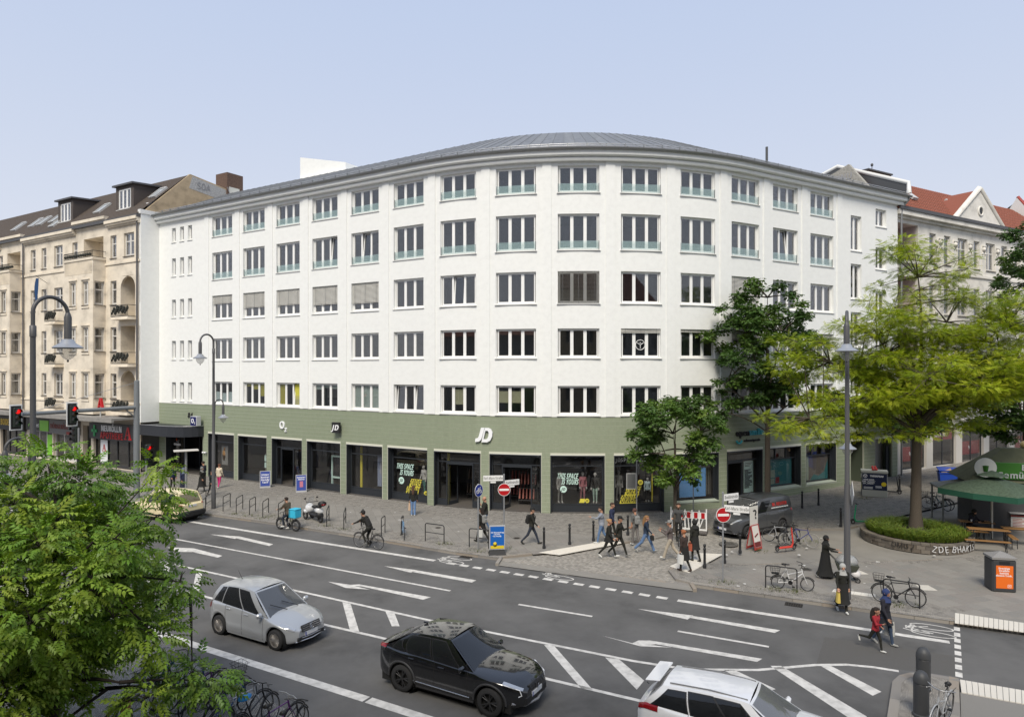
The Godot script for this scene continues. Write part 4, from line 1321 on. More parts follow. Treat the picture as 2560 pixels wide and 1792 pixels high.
	var far:=thing("corner_house","plain cream house beyond the crossing with a low dark roof","building",(W.transform*L)*Vector3(-18,0,0))
	far.basis=FB(0)
	b=B.new()
	b.box(Vector3(-30,0,-12),Vector3(0,21,0))
	part(b,"wall",cream,far)
	b=B.new()
	b.hexa([Vector3(-30,21,0.3),Vector3(0.3,21,0.3),Vector3(0.3,21,-12),Vector3(-30,21,-12),Vector3(-30,25.3,-5),Vector3(0.3,25.3,-5),Vector3(0.3,25.3,-7),Vector3(-30,25.3,-7)])
	part(b,"roof",browntile,far)
func build_east()-> void:
	var pale:=rough_mat("pale stucco",[0.78,0.75,0.69],0.93,tx.plaster,0.15,tx.grainh,0.15)
	pale.detail_enabled=true
	pale.detail_albedo=tx.dirt
	pale.detail_blend_mode=BaseMaterial3D.BLEND_MODE_MUL
	pale.uv2_triplanar=true
	pale.uv2_world_triplanar=true
	pale.uv2_scale=Vector3(0.12,0.07,0.12)
	var oldwhite:=mat("old white frame",[0.62,0.60,0.56],0.5)
	var stain:Material=mats["weathered ledge"]
	var redt:=[rough_mat("red roof tile",[0.33,0.10,0.055],0.8,tx.fine,1.0),rough_mat("red roof tile worn",[0.28,0.09,0.052],0.8,tx.fine,1.0)]
	var x:=Transform3D(FB(57),FP(57.25,-0.35,0))
	var E:=thing("old_house","pale stuccoed old house with red tiled roof and a triangular gable","building",FP(68,-0.35,0.5))
	var L:=E.transform.affine_inverse()*x
	var dx:=57.25
	var fx:=[[Vector2(62.52,18.73).x-dx,0.95,1],[Vector2(64.62,18.93).x-dx,0.95,1],[Vector2(66.93,19.15).x-dx,1.5,2],[Vector2(69.11,19.36).x-dx,0.95,1],[Vector2(71.32,19.56).x-dx,1.5,2],[Vector2(73.67,19.79).x-dx,1.0,1],[Vector2(75.99,20.01).x-dx,1.0,1],[Vector2(78.17,20.21).x-dx,1.5,2]]
	var top:=20.0; var rows:=[[16.9,2.35],[12.9,2.35],[8.9,2.35],[4.9,2.4]]
	var holes:=[]
	for r in 4:
		for w in fx:holes.append([w[0]-w[1]/2,rows[r][0],w[0]+w[1]/2,rows[r][0]+rows[r][1]])
	var logs:=[]
	for r in 4:logs.append([0.55,rows[r][0]-0.1,3.25,rows[r][0]+2.75])
	var b:=B.new()
	flat_wall(b,L,0,4.2,27,20.3,holes+logs,0.22)
	b.quad(L*Vector3(0,0,-12),L*Vector3(0,0,0),L*Vector3(0,20.3,0),L*Vector3(0,20.3,-12))
	b.quad(L*Vector3(27,0,0),L*Vector3(27,0,-12),L*Vector3(27,20.3,-12),L*Vector3(27,20.3,0))
	part(b,"wall",pale,E)
	for r in 4:
		for w in fx:window(E,L*T(Vector3(w[0],rows[r][0],0.03)),w[1],rows[r][1],w[2],oldwhite,{"style":"cross","sill":stain})
		var q:Array=logs[r]
		var lg:=sub("loggia",E)
		b=B.new()
		flat_wall(b,L*T(Vector3(0,0,-1.6)),q[0]-0.2,q[1],q[2]+0.2,q[3],[[q[0]+0.3,q[1]+0.1,q[0]+1.2,q[3]-0.4]],0.2)
		lbox(b,L,Vector3(q[0]-0.1,q[1]-0.15,-1.6),Vector3(q[2]+0.1,q[1],-0.23)); lbox(b,L,Vector3(q[0]-0.1,q[3],-1.6),Vector3(q[2]+0.1,q[3]+0.1,-0.23))
		for sx in[q[0]-0.08,q[2]]:lbox(b,L,Vector3(sx,q[1],-1.6),Vector3(sx+0.08,q[3],-0.225))
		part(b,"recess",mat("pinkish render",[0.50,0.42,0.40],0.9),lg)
		window(E,L*T(Vector3(q[0]+0.75,q[1]+0.1,-1.58)),0.9,q[3]-q[1]-0.5,1,oldwhite,{"style":"cross","sill":stain})
		b=B.new()
		lbox(b,L,Vector3(q[0]-0.1,q[1]-0.2,-0.2),Vector3(q[2]+0.1,q[1],0.35))
		part(b,"ledge",pale,lg)
		railing(lg,L*T(Vector3((q[0]+q[2])/2,q[1],0)),q[2]-q[0],0.3,0.5,mats["black wrought iron"],"flower_rail")
	for k in fx.size()-1:
		b=B.new()
		var cx:float=(fx[k][0]+fx[k+1][0])/2
		lbox(b,L,Vector3(cx-0.3,18.9,0),Vector3(cx+0.3,19.0,0.1))
		b.ball(L*T(Vector3(cx,18.65,0.05),Basis().scaled(Vector3(0.26,0.22,0.12))),10)
		b.ball(L*T(Vector3(cx-0.2,18.3,0.03),Basis().scaled(Vector3(0.07,0.14,0.06))),8); b.ball(L*T(Vector3(cx+0.2,18.3,0.03),Basis().scaled(Vector3(0.07,0.14,0.06))),8)
		lbox(b,L,Vector3(cx-0.34,16.8,0),Vector3(cx-0.28,18.9,0.05)); lbox(b,L,Vector3(cx+0.28,16.8,0),Vector3(cx+0.34,18.9,0.05))
		part(b,"ornament",pale,E)
	b=B.new()
	lbox(b,L,Vector3(-0.02,19.95,0.0),Vector3(27,20.15,0.2)); lbox(b,L,Vector3(-0.02,20.15,0.0),Vector3(27,20.5,0.5))
	for y in[16.2,12.2,8.2]:lbox(b,L,Vector3(0,y,0.0),Vector3(27,y+0.2,0.12))
	part(b,"cornice",pale,E)
	b=B.new()
	lbox(b,L,Vector3(-0.02,20.5,0.25),Vector3(27,20.75,0.6))
	part(b,"gutter",mats["old zinc"],E)
	var n:=17
	for k in n:
		b=B.new()
		var y0:=20.55+3.9*k/n; var y1:=20.55+3.9*(k+1)/n
		var z0:=0.45-4.5*k/n; var z1:=0.45-4.5*(k+1)/n
		var m:=90
		for j in m:
			var xa:=-0.2+27.2*j/m; var xm:=-0.2+27.2*(j+0.5)/m; var xb:=-0.2+27.2*(j+1)/m
			b.quad(L*Vector3(xa,y0+0.04,z0),L*Vector3(xm,y0+0.1,z0),L*Vector3(xm,y1+0.06,z1),L*Vector3(xa,y1,z1))
			b.quad(L*Vector3(xm,y0+0.1,z0),L*Vector3(xb,y0+0.04,z0),L*Vector3(xb,y1,z1),L*Vector3(xm,y1+0.06,z1))
			b.tri(L*Vector3(xa,y0+0.0,z0),L*Vector3(xb,y0+0.0,z0),L*Vector3(xm,y0+0.1,z0))
		part(b,"tile_course",redt[k % 2],E)
	b=B.new()
	b.quad(L*Vector3(27,24.4,-4.0),L*Vector3(27,20.5,-12),L*Vector3(-0.2,20.5,-12),L*Vector3(-0.2,24.4,-4.0))
	b.quad(L*Vector3(27,0,-12),L*Vector3(0,0,-12),L*Vector3(0,20.5,-12),L*Vector3(27,20.5,-12))
	b.tri(L*Vector3(0,20.3,0),L*Vector3(-0.02,24.3,-4.0),L*Vector3(0,20.3,-12)); b.tri(L*Vector3(27,20.3,0),L*Vector3(27,20.3,-12),L*Vector3(27,24.3,-4.0))
	part(b,"rear_roof",redt[1],E)
	b=B.new()
	lbox(b,L,Vector3(4.6,23.3,-5.6),Vector3(7.9,25.4,-4.9))
	part(b,"chimney",rough_mat("flaking brick chimney",[0.30,0.25,0.2],0.95,tx.streak,0.8),E)
	b=B.new()
	lbox(b,L,Vector3(4.5,25.4,-5.7),Vector3(8.0,25.52,-4.8)); b.tube([L*Vector3(5.6,25.5,-5.2),L*Vector3(5.6,26.0,-5.2)],0.03,6); b.ball(L*T(Vector3(5.6,26.05,-5.2),Basis().scaled(Vector3(0.12,0.15,0.12))),8)
	part(b,"chimney_cap",mats["old zinc"],E)
	for q in[[4.9,0.45],[11.5,0.5]]:
		b=B.new()
		b.obox(L*Transform3D(Basis(Vector3.RIGHT,-0.83),Vector3(q[0],20.8+3.9*q[1],0.5-4.5*q[1])),Vector3(0.7,1.1,0.2))
		part(b,"roof_hatch",mat("pale roof window frame",[0.5,0.5,0.49],0.5),E)
	var ga:=Vector2(65.33,20.35).x-dx; var gb:=Vector2(72.83,20.2).x-dx; var gc:=(ga+gb)/2
	b=B.new()
	b.prism([Vector2(ga,20.5),Vector2(gb,20.5),Vector2(gc,23.3)],L*T(Vector3(0,0,-0.2)),0.5)
	b.hexa([L*Vector3(ga,20.5,0),L*Vector3(gc,23.3,0),L*Vector3(gc,23.3,-3),L*Vector3(ga,20.5,-0.2),L*Vector3(ga,20.6,0),L*Vector3(gc,23.4,0),L*Vector3(gc,23.4,-3),L*Vector3(ga,20.6,-0.2)])
	part(b,"gable",pale,E)
	b=B.new()
	for q in[[Vector3(ga-0.4,20.45,0.2),Vector3(gc,23.6,0.2)],[Vector3(gb+0.4,20.45,0.2),Vector3(gc,23.6,0.2)],[Vector3(ga-0.4,20.6,0.2),Vector3(gb+0.4,20.6,0.2)]]:
		b.tube([L*q[0],L*q[1]],0.28,4)
	b.torus(L*Transform3D(Basis(Vector3.RIGHT,PI/2),Vector3(gc,21.7,0.32)),0.36,0.08,20,6)
	part(b,"gable_moulding",pale,E)
	b=B.new()
	disc(b,L*Vector3(gc,21.7,0.3),0.3,0.02)
	var ob:=part(b,"round_window",mat("dark opening",[0.02,0.02,0.02],0.5),E)
	ob.mesh=null
	b=B.new()
	b.lathe(L*Transform3D(Basis(Vector3.RIGHT,PI/2),Vector3(gc,21.7,0.31)),[Vector2(0,0),Vector2(0.34,0),Vector2(0.34,0.02),Vector2(0,0.02)],20,true)
	ob.mesh=b.mesh()
	b=B.new()
	for sgn in[-1.0,1.0]:b.hexa([L*Vector3(gc,23.35,0.3),L*Vector3(gc+sgn*(gb-gc+0.2),20.6,0.3),L*Vector3(gc+sgn*(gb-gc+0.2),20.6,-0.4),L*Vector3(gc,23.35,-2.8),L*Vector3(gc,23.5,0.3),L*Vector3(gc+sgn*(gb-gc+0.2),20.75,0.3),L*Vector3(gc+sgn*(gb-gc+0.2),20.75,-0.4),L*Vector3(gc,23.5,-2.8)])
	part(b,"gable_roof",redt[0],E)
	var G:=E.transform.affine_inverse()*Transform3D(Basis(Vector3(FB(57).z),UP,FB(57).x*-1.0),FP(57.2,-0.35,0))
	b=B.new()
	b.prism([Vector2(-12.2,19.5),Vector2(-0.4,19.5),Vector2(-0.4,20.9),Vector2(-3.4,24.75),Vector2(-12.2,22.0)],G,0.3)
	part(b,"fire_wall",rough_mat("worn white end wall",[0.52,0.5,0.45],0.95,tx.streak,0.25),E)
	put(letters("WOHNU",0.5,0.01,"Droid Sans",700),"faded_letters",mat("faded ink",[0.33,0.33,0.34],0.9),E,G*T(Vector3(-4.4,23.8,0.33)))
	b=B.new()
	var gfh:=[]
	for k in 6:gfh.append([1.0+k*4.3,0.9,4.4+k*4.3,3.9])
	flat_wall(b,L,0,0,27,4.2,gfh,0.3)
	part(b,"ground_floor_wall",rough_mat("grey ground floor",[0.5,0.48,0.44],0.9,tx.plaster,0.3),E)
	b=B.new()
	b.quad(L*Vector3(0,0,-4),L*Vector3(27,0,-4),L*Vector3(27,20,-4),L*Vector3(0,20,-4))
	for y in[4.3,8.2,12.2,16.2,20.2]:lbox(b,L,Vector3(0.1,y-0.2,-4),Vector3(26.9,y,-1.7))
	for y in[4.3,8.2,12.2,16.2,20.2]:lbox(b,L,Vector3(3.4,y-0.2,-1.7),Vector3(26.9,y,-0.25))
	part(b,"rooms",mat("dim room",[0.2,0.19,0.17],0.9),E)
	var sg:Material=mats["shop glass"]
	for k in 6:
		var sf:=sub("shop_window",E,L*T(Vector3(2.7+k*4.3,0,0)))
		b=B.new()
		for s in[-1.7,0.0,1.66]:b.box(Vector3(s,0.9,-0.28),Vector3(s+0.06,3.9,-0.2))
		b.box(Vector3(-1.7,0.9,-0.28),Vector3(1.7,1.0,-0.2))
		part(b,"frame",mats["anthracite metal"],sf)
		put_pane(sf,sg,-1.66,1.0,1.66,3.9,-0.22)
		b=B.new()
		b.box(Vector3(-1.6,2.9 if k % 2 else 1.5,-0.3),Vector3(1.6,3.7 if k % 2 else 2.6,-0.29))
		part(b,"red_poster",mat("dark red poster",[0.22,0.015,0.02],0.7),sf)
		write("BÄCKEREI" if k==1 else "%",0.3,mats["white lettering"],sf,Vector3(0,3.3 if k % 2 else 2.05,-0.285),Basis(),0.004)
	var N:=thing("gabled_house","white gabled house with brown tiled roof at the right edge","building",FP(86,-1.0,0.9))
	var M:=N.transform.affine_inverse()*Transform3D(FB(57),FP(84.6,-0.6,0))
	b=B.new()
	var GM:=M*Transform3D(Basis(Vector3(0,0,1),UP,Vector3(-1,0,0)),Vector3(0,0,0))
	b.prism([Vector2(-12,0),Vector2(0,0),Vector2(0,20.5),Vector2(-3.4,25.6),Vector2(-4.6,23.8),Vector2(-12,22.5)],GM,0.3)
	b.quad(M*Vector3(0,0,0),M*Vector3(20,0,0),M*Vector3(20,20.5,0),M*Vector3(0,20.5,0))
	part(b,"wall",rough_mat("white gable render",[0.66,0.65,0.63],0.92,tx.plaster,0.2),N)
	b=B.new()
	b.tube([GM*Vector3(0.1,20.4,0.15),GM*Vector3(-3.4,25.7,0.15)],0.16,4)
	part(b,"verge",mat("dull red",[0.3,0.04,0.03],0.6),N)
	for k in 20:
		b=B.new()
		var y0:=20.4+5.1*k/20; var z0:=0.2-3.6*k/20
		b.quad(M*Vector3(0,y0+0.06,z0),M*Vector3(20,y0+0.06,z0),M*Vector3(20,y0+0.26,z0-0.18),M*Vector3(0,y0+0.26,z0-0.18))
		b.quad(M*Vector3(0,y0,z0),M*Vector3(20,y0,z0),M*Vector3(20,y0+0.06,z0),M*Vector3(0,y0+0.06,z0))
		part(b,"tile_course",mats["brown roof tile"],N)
	b=B.new()
	b.quad(M*Vector3(20,25.4,-3.4),M*Vector3(20,20,-12),M*Vector3(0,20,-12),M*Vector3(0,25.4,-3.4))
	part(b,"rear_roof",mats["brown roof tile"],N)
	var wc:=[]
	for k in 4:for r in 4:wc.append([2.5+k*3.5,r])
	for q in wc:window(N,M*T(Vector3(q[0],5+4*q[1],0.24)),1.1,2.2,2,oldwhite,{"style":"cross","sill":stain})
func build_opposite()-> void:
	var wallm:=[rough_mat("ochre facade",[0.36,0.28,0.17],0.9,tx.plaster,0.2),rough_mat("dark brick end",[0.10,0.065,0.05],0.95,tx.fine,1.5),rough_mat("grey facade",[0.26,0.25,0.23],0.9,tx.plaster,0.2)]
	var red:Material=mats["red roof tile worn"]
	for q in[[4.0,22.0,18.5,24.5,0,"ochre house with red roof across the street, behind the viewer"],[27.0,25.0,19.0,25.0,2,"grey house with red roof further along, behind the viewer"],[-4.0,7.6,22.0,27.5,1,"tall narrow dark brick house right behind the viewer"],[-48.0,43.0,12.5,15.0,2,"low grey building across the street to the left, behind the viewer"]]:
		var u:=Vector3(0.8886,0,0.4587); var nn:=Vector3(0.4587,0,-0.8886)
		var o:Vector3=Vector3(-0.9,0,1.7)+u*q[0]
		var H:=thing("house_across",q[5],"building",o)
		H.basis=Basis(u*-1.0,UP,nn)
		var b:=B.new()
		var hs:=[]
		var w:float=q[1]
		var nb:=int(w/2.6)
		var fl:=int((q[2]-4.0)/3.6)
		for i in nb:
			for r in fl:hs.append([-w+(i+0.5)*w/nb-0.6,4.6+r*3.6,-w+(i+0.5)*w/nb+0.6,6.6+r*3.6])
		flat_wall(b,T(Vector3.ZERO),-w,0,0,q[2],hs,0.2)
		b.quad(Vector3(-w,0,-11),Vector3(-w,0,0),Vector3(-w,q[2],0),Vector3(-w,q[2],-11)); b.quad(Vector3(0,0,0),Vector3(0,0,-11),Vector3(0,q[2],-11),Vector3(0,q[2],0)); b.quad(Vector3(0,0,-11),Vector3(-w,0,-11),Vector3(-w,q[2],-11),Vector3(0,q[2],-11))
		part(b,"wall",wallm[q[4]],H)
		b=B.new()
		b.quad(Vector3(-w,0,-1.5),Vector3(0,0,-1.5),Vector3(0,q[2],-1.5),Vector3(-w,q[2],-1.5))
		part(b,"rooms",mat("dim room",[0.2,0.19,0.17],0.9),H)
		for h in hs:
			b=B.new()
			b.box(Vector3(h[0],h[1],-0.15),Vector3(h[2],h[1]+0.07,-0.1)); b.box(Vector3(h[0],h[3]-0.07,-0.15),Vector3(h[2],h[3],-0.1)); b.box(Vector3((h[0]+h[2])/2-0.04,h[1],-0.15),Vector3((h[0]+h[2])/2+0.04,h[3],-0.1))
			part(b,"window_frame",mats["old white frame"],H)
		b=B.new()
		b.hexa([Vector3(-w,q[2],0.4),Vector3(0,q[2],0.4),Vector3(0,q[2],-11),Vector3(-w,q[2],-11),Vector3(-w,q[3],-5),Vector3(0,q[3],-5),Vector3(0,q[3],-6),Vector3(-w,q[3],-6)])
		part(b,"roof",red if q[4]!=1 else mats["brown roof tile"],H)
func leaf_mesh(kind:String)-> Mesh:
	var b:=B.new()
	if kind=="ash":
		for k in 9:
			var side:=-1.0 if k % 2 else 1.0
			var o:=Vector3(0,-0.0009*k*k,-0.05-0.034*k)
			var a:=0.9*side if k<8 else 0.0
			var d:=Vector3(sin(a),0.0,-cos(a))
			var n:=Vector3(d.z,0,-d.x)
			var l:=0.14-0.004*k
			var w:=0.03
			var m:=o+d*l*0.45+Vector3(0,0.012,0); var e:=o+d*l+Vector3(0,-0.045,0)
			b.tri(o,m-n*w,m); b.tri(o,m,m+n*w); b.tri(m-n*w,e,m); b.tri(m,e,m+n*w)
		b.tri(Vector3(-0.003,0,0),Vector3(0.003,0,0),Vector3(0,0,-0.3))
	elif kind=="maple":
		for k in 4:
			var a:=TAU*k/4.0+0.4
			var o:=Vector3(cos(a),0.15*sin(a*3.0),sin(a))*0.07
			var d:=Vector3(cos(a),-0.35,sin(a)).normalized(); var s:=d.cross(UP).normalized()
			var c:=o+d*0.05
			var prev:=c-d*0.045
			for j in 11:
				var t:=PI+TAU*(j+1)/11.0
				var r:=0.085 if j % 2 else 0.048
				if j==10:r=0.045
				var p:=c+d*cos(t)*r+s*sin(t)*r+Vector3(0,0.012 if j % 2==0 else-0.012,0)
				b.tri(c,p,prev)
				prev=p
	else:
		for k in 12:
			var side:=-1.0 if k % 2 else 1.0
			var o:=Vector3(0,-0.0012*k*k*0.3,-0.018*k)
			var e:=o+Vector3(side*(0.055-0.002*k),-0.004,-0.022)
			b.tri(o,e+Vector3(0,0,-0.018),e+Vector3(0,0,0.018))if side<0 else b.tri(o,e+Vector3(0,0,0.018),e+Vector3(0,0,-0.018))
		b.tri(Vector3(-0.004,0,0.05),Vector3(0.004,0,0.05),Vector3(0,-0.03,-0.24))
	return b.mesh()
func bez(a:Vector3,m:Vector3,c:Vector3,k:int)-> Array:
	var q:=[]
	for i in k+1:
		var t:=float(i)/k
		q.append(a.lerp(m,t).lerp(m.lerp(c,t),t))
	return q
func taper(r0:float,r1:float,n:int)-> Array:
	var q:=[]
	for i in n:q.append(lerpf(r0,r1,float(i)/(n-1)))
	return q
func tree(called:String,label:String,at:Vector3,th:float,tr:float,limbs:Array,clumps:Array,kind:String,per:float,cols:Array,bark:Material,leafm:Material,size:=1.0,lean:=Vector3.ZERO)-> Node3D:
	var t:=thing(called,label,"tree",at)
	var b:=B.new()
	var tp:=bez(Vector3(0,-0.1,0),Vector3(0,th*0.5,0),Vector3(0,th,0)+lean,8)
	var rr:=[]
	for i in 9:rr.append(tr*(1.35 if i==0 else lerpf(1.0,0.5,i/8.0)))
	b.tube(tp,rr,12)
	part(b,"trunk",bark,t)
	var lp:=[]
	for l in limbs:
		var f:=clampf(l[0]/th,0.0,1.0)
		var s:Vector3=tp[int(f*7.99)].lerp(tp[int(f*7.99)+1],f*8-int(f*7.99))
		var e:Vector3=l[1]
		var mid:=s.lerp(e,0.5)+Vector3(0,0.12*s.distance_to(e),0)+Vector3(rng.randf_range(-0.25,0.25),0,rng.randf_range(-0.25,0.25))
		var q:=bez(s,mid,e,8)
		lp.append(q)
		b=B.new()
		b.tube(q,taper(l[2],l[2]*0.25,9),7)
		part(b,"limb",bark,t)
	b=B.new()
	var xs:=[]; var cc:=[]
	for c in clumps:
		var q:Array=lp[c[2]]
		var best:=8
		var o:Vector3=c[0]
		for k in range(3,9):
			if q[k].distance_to(o)<q[best].distance_to(o):best=k
		var s:Vector3=q[best]
		if s.distance_to(o)>0.1:
			var mm:=s.lerp(o,0.5)+Vector3(0,0.1,0)
			b.tube(bez(s,mm,o,4),taper(0.03*size+0.01,0.008,5),5,false)
		var sz:Vector3=c[1]
		var n:=int(per*(sz.x*sz.y+sz.x*sz.z+sz.y*sz.z))
		var tone:Color=cols[rng.randi()% cols.size()]
		for k in 5:
			var tip:=o+Vector3(rng.randf_range(-1,1)*sz.x,rng.randf_range(-0.6,1)*sz.y,rng.randf_range(-1,1)*sz.z)*0.75
			b.tube([o,o.lerp(tip,0.5)+Vector3(0,0.05,0),tip],[0.014,0.009,0.004],4,false)
		for k in n:
			var d:=Vector3(rng.randfn(),rng.randfn(),rng.randfn()).normalized()*pow(rng.randf(),0.42)
			var p:=o+d*sz
			var out:=Vector3(d.x,d.y*0.4,d.z)
			if out.length()<0.05:out=Vector3(1,0,0)
			out=(out.normalized()+Vector3(rng.randf_range(-0.6,0.6),rng.randf_range(-0.45,0.25),rng.randf_range(-0.6,0.6))).normalized()
			var up:=(UP+Vector3(rng.randf_range(-0.6,0.6),0,rng.randf_range(-0.6,0.6))+d*0.5).normalized()
			var xa:=out.cross(up)
			if xa.length()<0.05:continue
			xa=xa.normalized()
			var bs:=Basis(xa,xa.cross(out),-out)
			xs.append(Transform3D(bs.scaled(Vector3.ONE*size*rng.randf_range(0.75,1.25)),p))
			var f:=rng.randf_range(0.75,1.25)
			cc.append(Color(tone.r*f*rng.randf_range(0.9,1.15),tone.g*f,tone.b*f))
	part(b,"twigs",bark,t)
	if not meshes.has(kind):meshes[kind]=leaf_mesh(kind)
	many(meshes[kind],xs,"crown",leafm,t,cc)
	return t
func cloud_clumps(c:Vector3,r:Vector3,n:int,limbs:Array,lo:float,hi:float,flat:float,hole:=0.0)->Array:
	var q:=[]
	for k in n:
		var i:=(k+0.5)/n
		var phi:=k*2.39996
		var y:=1.0-2.0*i
		var d:=Vector3(cos(phi)*sqrt(1-y*y),y,sin(phi)*sqrt(1-y*y))*rng.randf_range(0.55,1.0)
		if rng.randf()<hole:continue
		var p:=c+d*r
		var s:=rng.randf_range(lo,hi)
		var best:=0
		for l in limbs.size():
			if limbs[l][1].distance_to(p)<limbs[best][1].distance_to(p):best=l
		q.append([p,Vector3(s,s*flat,s),best])
	return q
func build_trees()-> void:
	var lm:=mat("leaf",[1,1,1],0.42,0.0,{"vertex_color_use_as_albedo":true,"backlight_enabled":true,"backlight":Color(0.75,0.8,0.45),"metallic_specular":0.4})
	var bark:=rough_mat("grey bark",[0.13,0.105,0.08],0.95,tx.streak,1.2)
	var dbark:=rough_mat("dark bark",[0.045,0.034,0.026],0.95,tx.streak,1.5)
	var g1:=[Color(0.19,0.30,0.035),Color(0.15,0.26,0.03),Color(0.25,0.35,0.045),Color(0.115,0.21,0.028),Color(0.21,0.32,0.04)]
	var limbs:=[[2.0,Vector3(1.6,4.4,0.8),0.1],[2.2,Vector3(2.6,3.6,-0.6),0.08],[1.8,Vector3(2.2,2.6,1.4),0.08],[2.5,Vector3(0.3,5.6,0.3),0.1],[2.1,Vector3(-1.8,4.6,0.6),0.09],[2.4,Vector3(0.5,4.6,-2.0),0.08],[1.9,Vector3(-0.6,3.4,2.2),0.08],[2.3,Vector3(-2.2,5.4,-1.2),0.08],[1.6,Vector3(3.0,1.9,0.4),0.06]]
	var cl:=cloud_clumps(Vector3(-0.7,4.0,0.2),Vector3(2.75,2.75,2.7),74,limbs,0.42,0.75,0.7,0.08)
	for q in[[Vector3(2.55,6.0,0.4),0.32],[Vector3(2.5,6.5,0.5),0.28],[Vector3(2.4,5.5,0.6),0.4],[Vector3(2.1,5.0,0.9),0.5],[Vector3(2.9,4.2,0.5),0.42],[Vector3(2.6,3.3,0.9),0.5],[Vector3(3.2,2.35,0.6),0.45],[Vector3(3.55,2.2,0.5),0.36],[Vector3(2.6,2.2,1.2),0.45],[Vector3(1.6,1.6,1.6),0.5],[Vector3(0.4,1.2,1.9),0.5],[Vector3(-1.0,1.3,1.9),0.55],[Vector3(-1.9,2.2,1.6),0.6],[Vector3(-0.2,1.9,2.3),0.5]]:cl.append([q[0],Vector3(q[1],q[1]*0.85,q[1]),[0,0,0,0,1,2,8,8,8,2,6,6,6,6][cl.size()% 14]])
	tree("ash_tree","dense leafy green tree close by at the left edge",Vector3(-9.6,0.1,-14.2),3.0,0.17,limbs,cl,"ash",112.0,g1,dbark,lm,1.0)
	var gm:=[Color(0.085,0.16,0.03),Color(0.11,0.2,0.036),Color(0.14,0.235,0.04),Color(0.07,0.135,0.026)]
	limbs=[[2.2,Vector3(-1.3,5.6,0.3),0.05],[2.4,Vector3(1.3,5.2,0.2),0.05],[2.0,Vector3(-0.9,4.4,0.9),0.04],[3.0,Vector3(0.2,6.8,-0.2),0.05],[2.1,Vector3(0.8,3.9,0.7),0.04],[2.6,Vector3(0.2,5.0,-1.3),0.04]]
	cl=cloud_clumps(Vector3(-0.1,5.0,0),Vector3(2.4,2.35,2.2),52,limbs,0.38,0.62,0.7,0.12)
	cl.append([Vector3(0.9,2.7,0.5),Vector3(0.3,0.35,0.3),4])
	tree("maple_tree","small young maple with slim trunk before the light blue window poster",Vector3(8.46,0.12,-35.25),4.6,0.11,limbs,cl,"maple",66.0,gm,bark,lm,1.25)
	var gd:=[Color(0.055,0.115,0.025),Color(0.075,0.145,0.028),Color(0.10,0.175,0.03),Color(0.05,0.10,0.022)]
	limbs=[[5.0,Vector3(-2.6,7.4,0.6),0.07],[5.2,Vector3(2.4,7.0,0.4),0.07],[5.0,Vector3(3.6,6.0,0.8),0.06],[6.5,Vector3(-1.2,10.4,0.2),0.07],[6.8,Vector3(1.0,10.6,-0.3),0.07],[7.0,Vector3(0.0,12.6,0.0),0.07],[5.4,Vector3(-2.2,8.8,-1.2),0.06],[6.2,Vector3(2.2,9.0,1.2),0.06],[4.6,Vector3(-3.2,5.9,0.9),0.05],[5.6,Vector3(0.3,8.4,2.2),0.06]]
	cl=cloud_clumps(Vector3(-0.4,9.5,0),Vector3(3.2,4.0,2.9),96,limbs,0.42,0.8,0.55,0.22)
	for q in[Vector3(-3.6,6.3,0.9),Vector3(-4.2,6.6,0.8),Vector3(-3.0,5.7,1.0),Vector3(-2.4,6.3,0.8),Vector3(3.6,5.9,0.7),Vector3(4.4,5.6,0.6),Vector3(5.0,5.2,0.6),Vector3(2.9,6.3,0.6),Vector3(5.3,4.5,0.5),Vector3(3.4,6.9,0.5),Vector3(4.3,6.8,0.4)]:cl.append([q,Vector3(0.55,0.3,0.5),8 if q.x<0 else 2])
	tree("maple_tree","tall dark green maple behind the grey van against the facade",Vector3(15.2,0.25,-40.4),9.5,0.19,limbs,cl,"maple",50.0,gd,bark,lm,1.35)
	for q in[[Vector3(27.2,0.6,-46.0),Vector3(0,5.2,0),Vector3(3.0,2.1,2.6),46,"dark maple half hidden behind the bright green tree"],[Vector3(33.2,0.6,-44.0),Vector3(-0.4,6.2,0),Vector3(3.8,3.0,3.0),66,"dark green maple over the kebab stand at the right"],[Vector3(41.5,0.7,-50.0),Vector3(-1.5,15.0,0),Vector3(4.0,5.0,4.0),80,"tall dark tree rising at the right edge of the picture"]]:
		var c:Vector3=q[1]
		limbs=[[c.y*0.6,c+Vector3(-1.6,0.4,0.4),0.07],[c.y*0.6,c+Vector3(1.6,0.2,0.3),0.07],[c.y*0.7,c+Vector3(0,1.4,-0.4),0.07],[c.y*0.55,c+Vector3(0.2,-0.6,1.5),0.06]]
		tree("maple_tree",q[4],q[0],c.y*0.95,0.16,limbs,cloud_clumps(c,q[2],q[3],limbs,0.5,0.85,0.6,0.1),"maple",52.0,gd,bark,lm,1.35)
	var gl:=[Color(0.31,0.38,0.024),Color(0.37,0.44,0.03),Color(0.42,0.48,0.045),Color(0.25,0.32,0.022)]
	limbs=[[4.8,Vector3(-3.4,6.4,0.8),0.12],[5.2,Vector3(3.4,7.2,0.4),0.12],[5.0,Vector3(-1.8,8.2,-2.0),0.1],[5.8,Vector3(-2.2,9.6,0.6),0.11],[6.0,Vector3(1.8,10.4,-0.4),0.11],[6.2,Vector3(0.0,12.6,0.2),0.11],[5.0,Vector3(5.4,8.2,-0.8),0.1],[4.6,Vector3(-5.4,5.6,0.2),0.09],[5.4,Vector3(2.2,8.0,2.4),0.1],[5.6,Vector3(-1.0,7.6,2.6),0.09],[5.2,Vector3(2.8,6.0,-2.0),0.09],[5.5,Vector3(-4.0,8.4,-0.6),0.09],[6.0,Vector3(4.0,10.2,0.8),0.09]]
	cl=[]
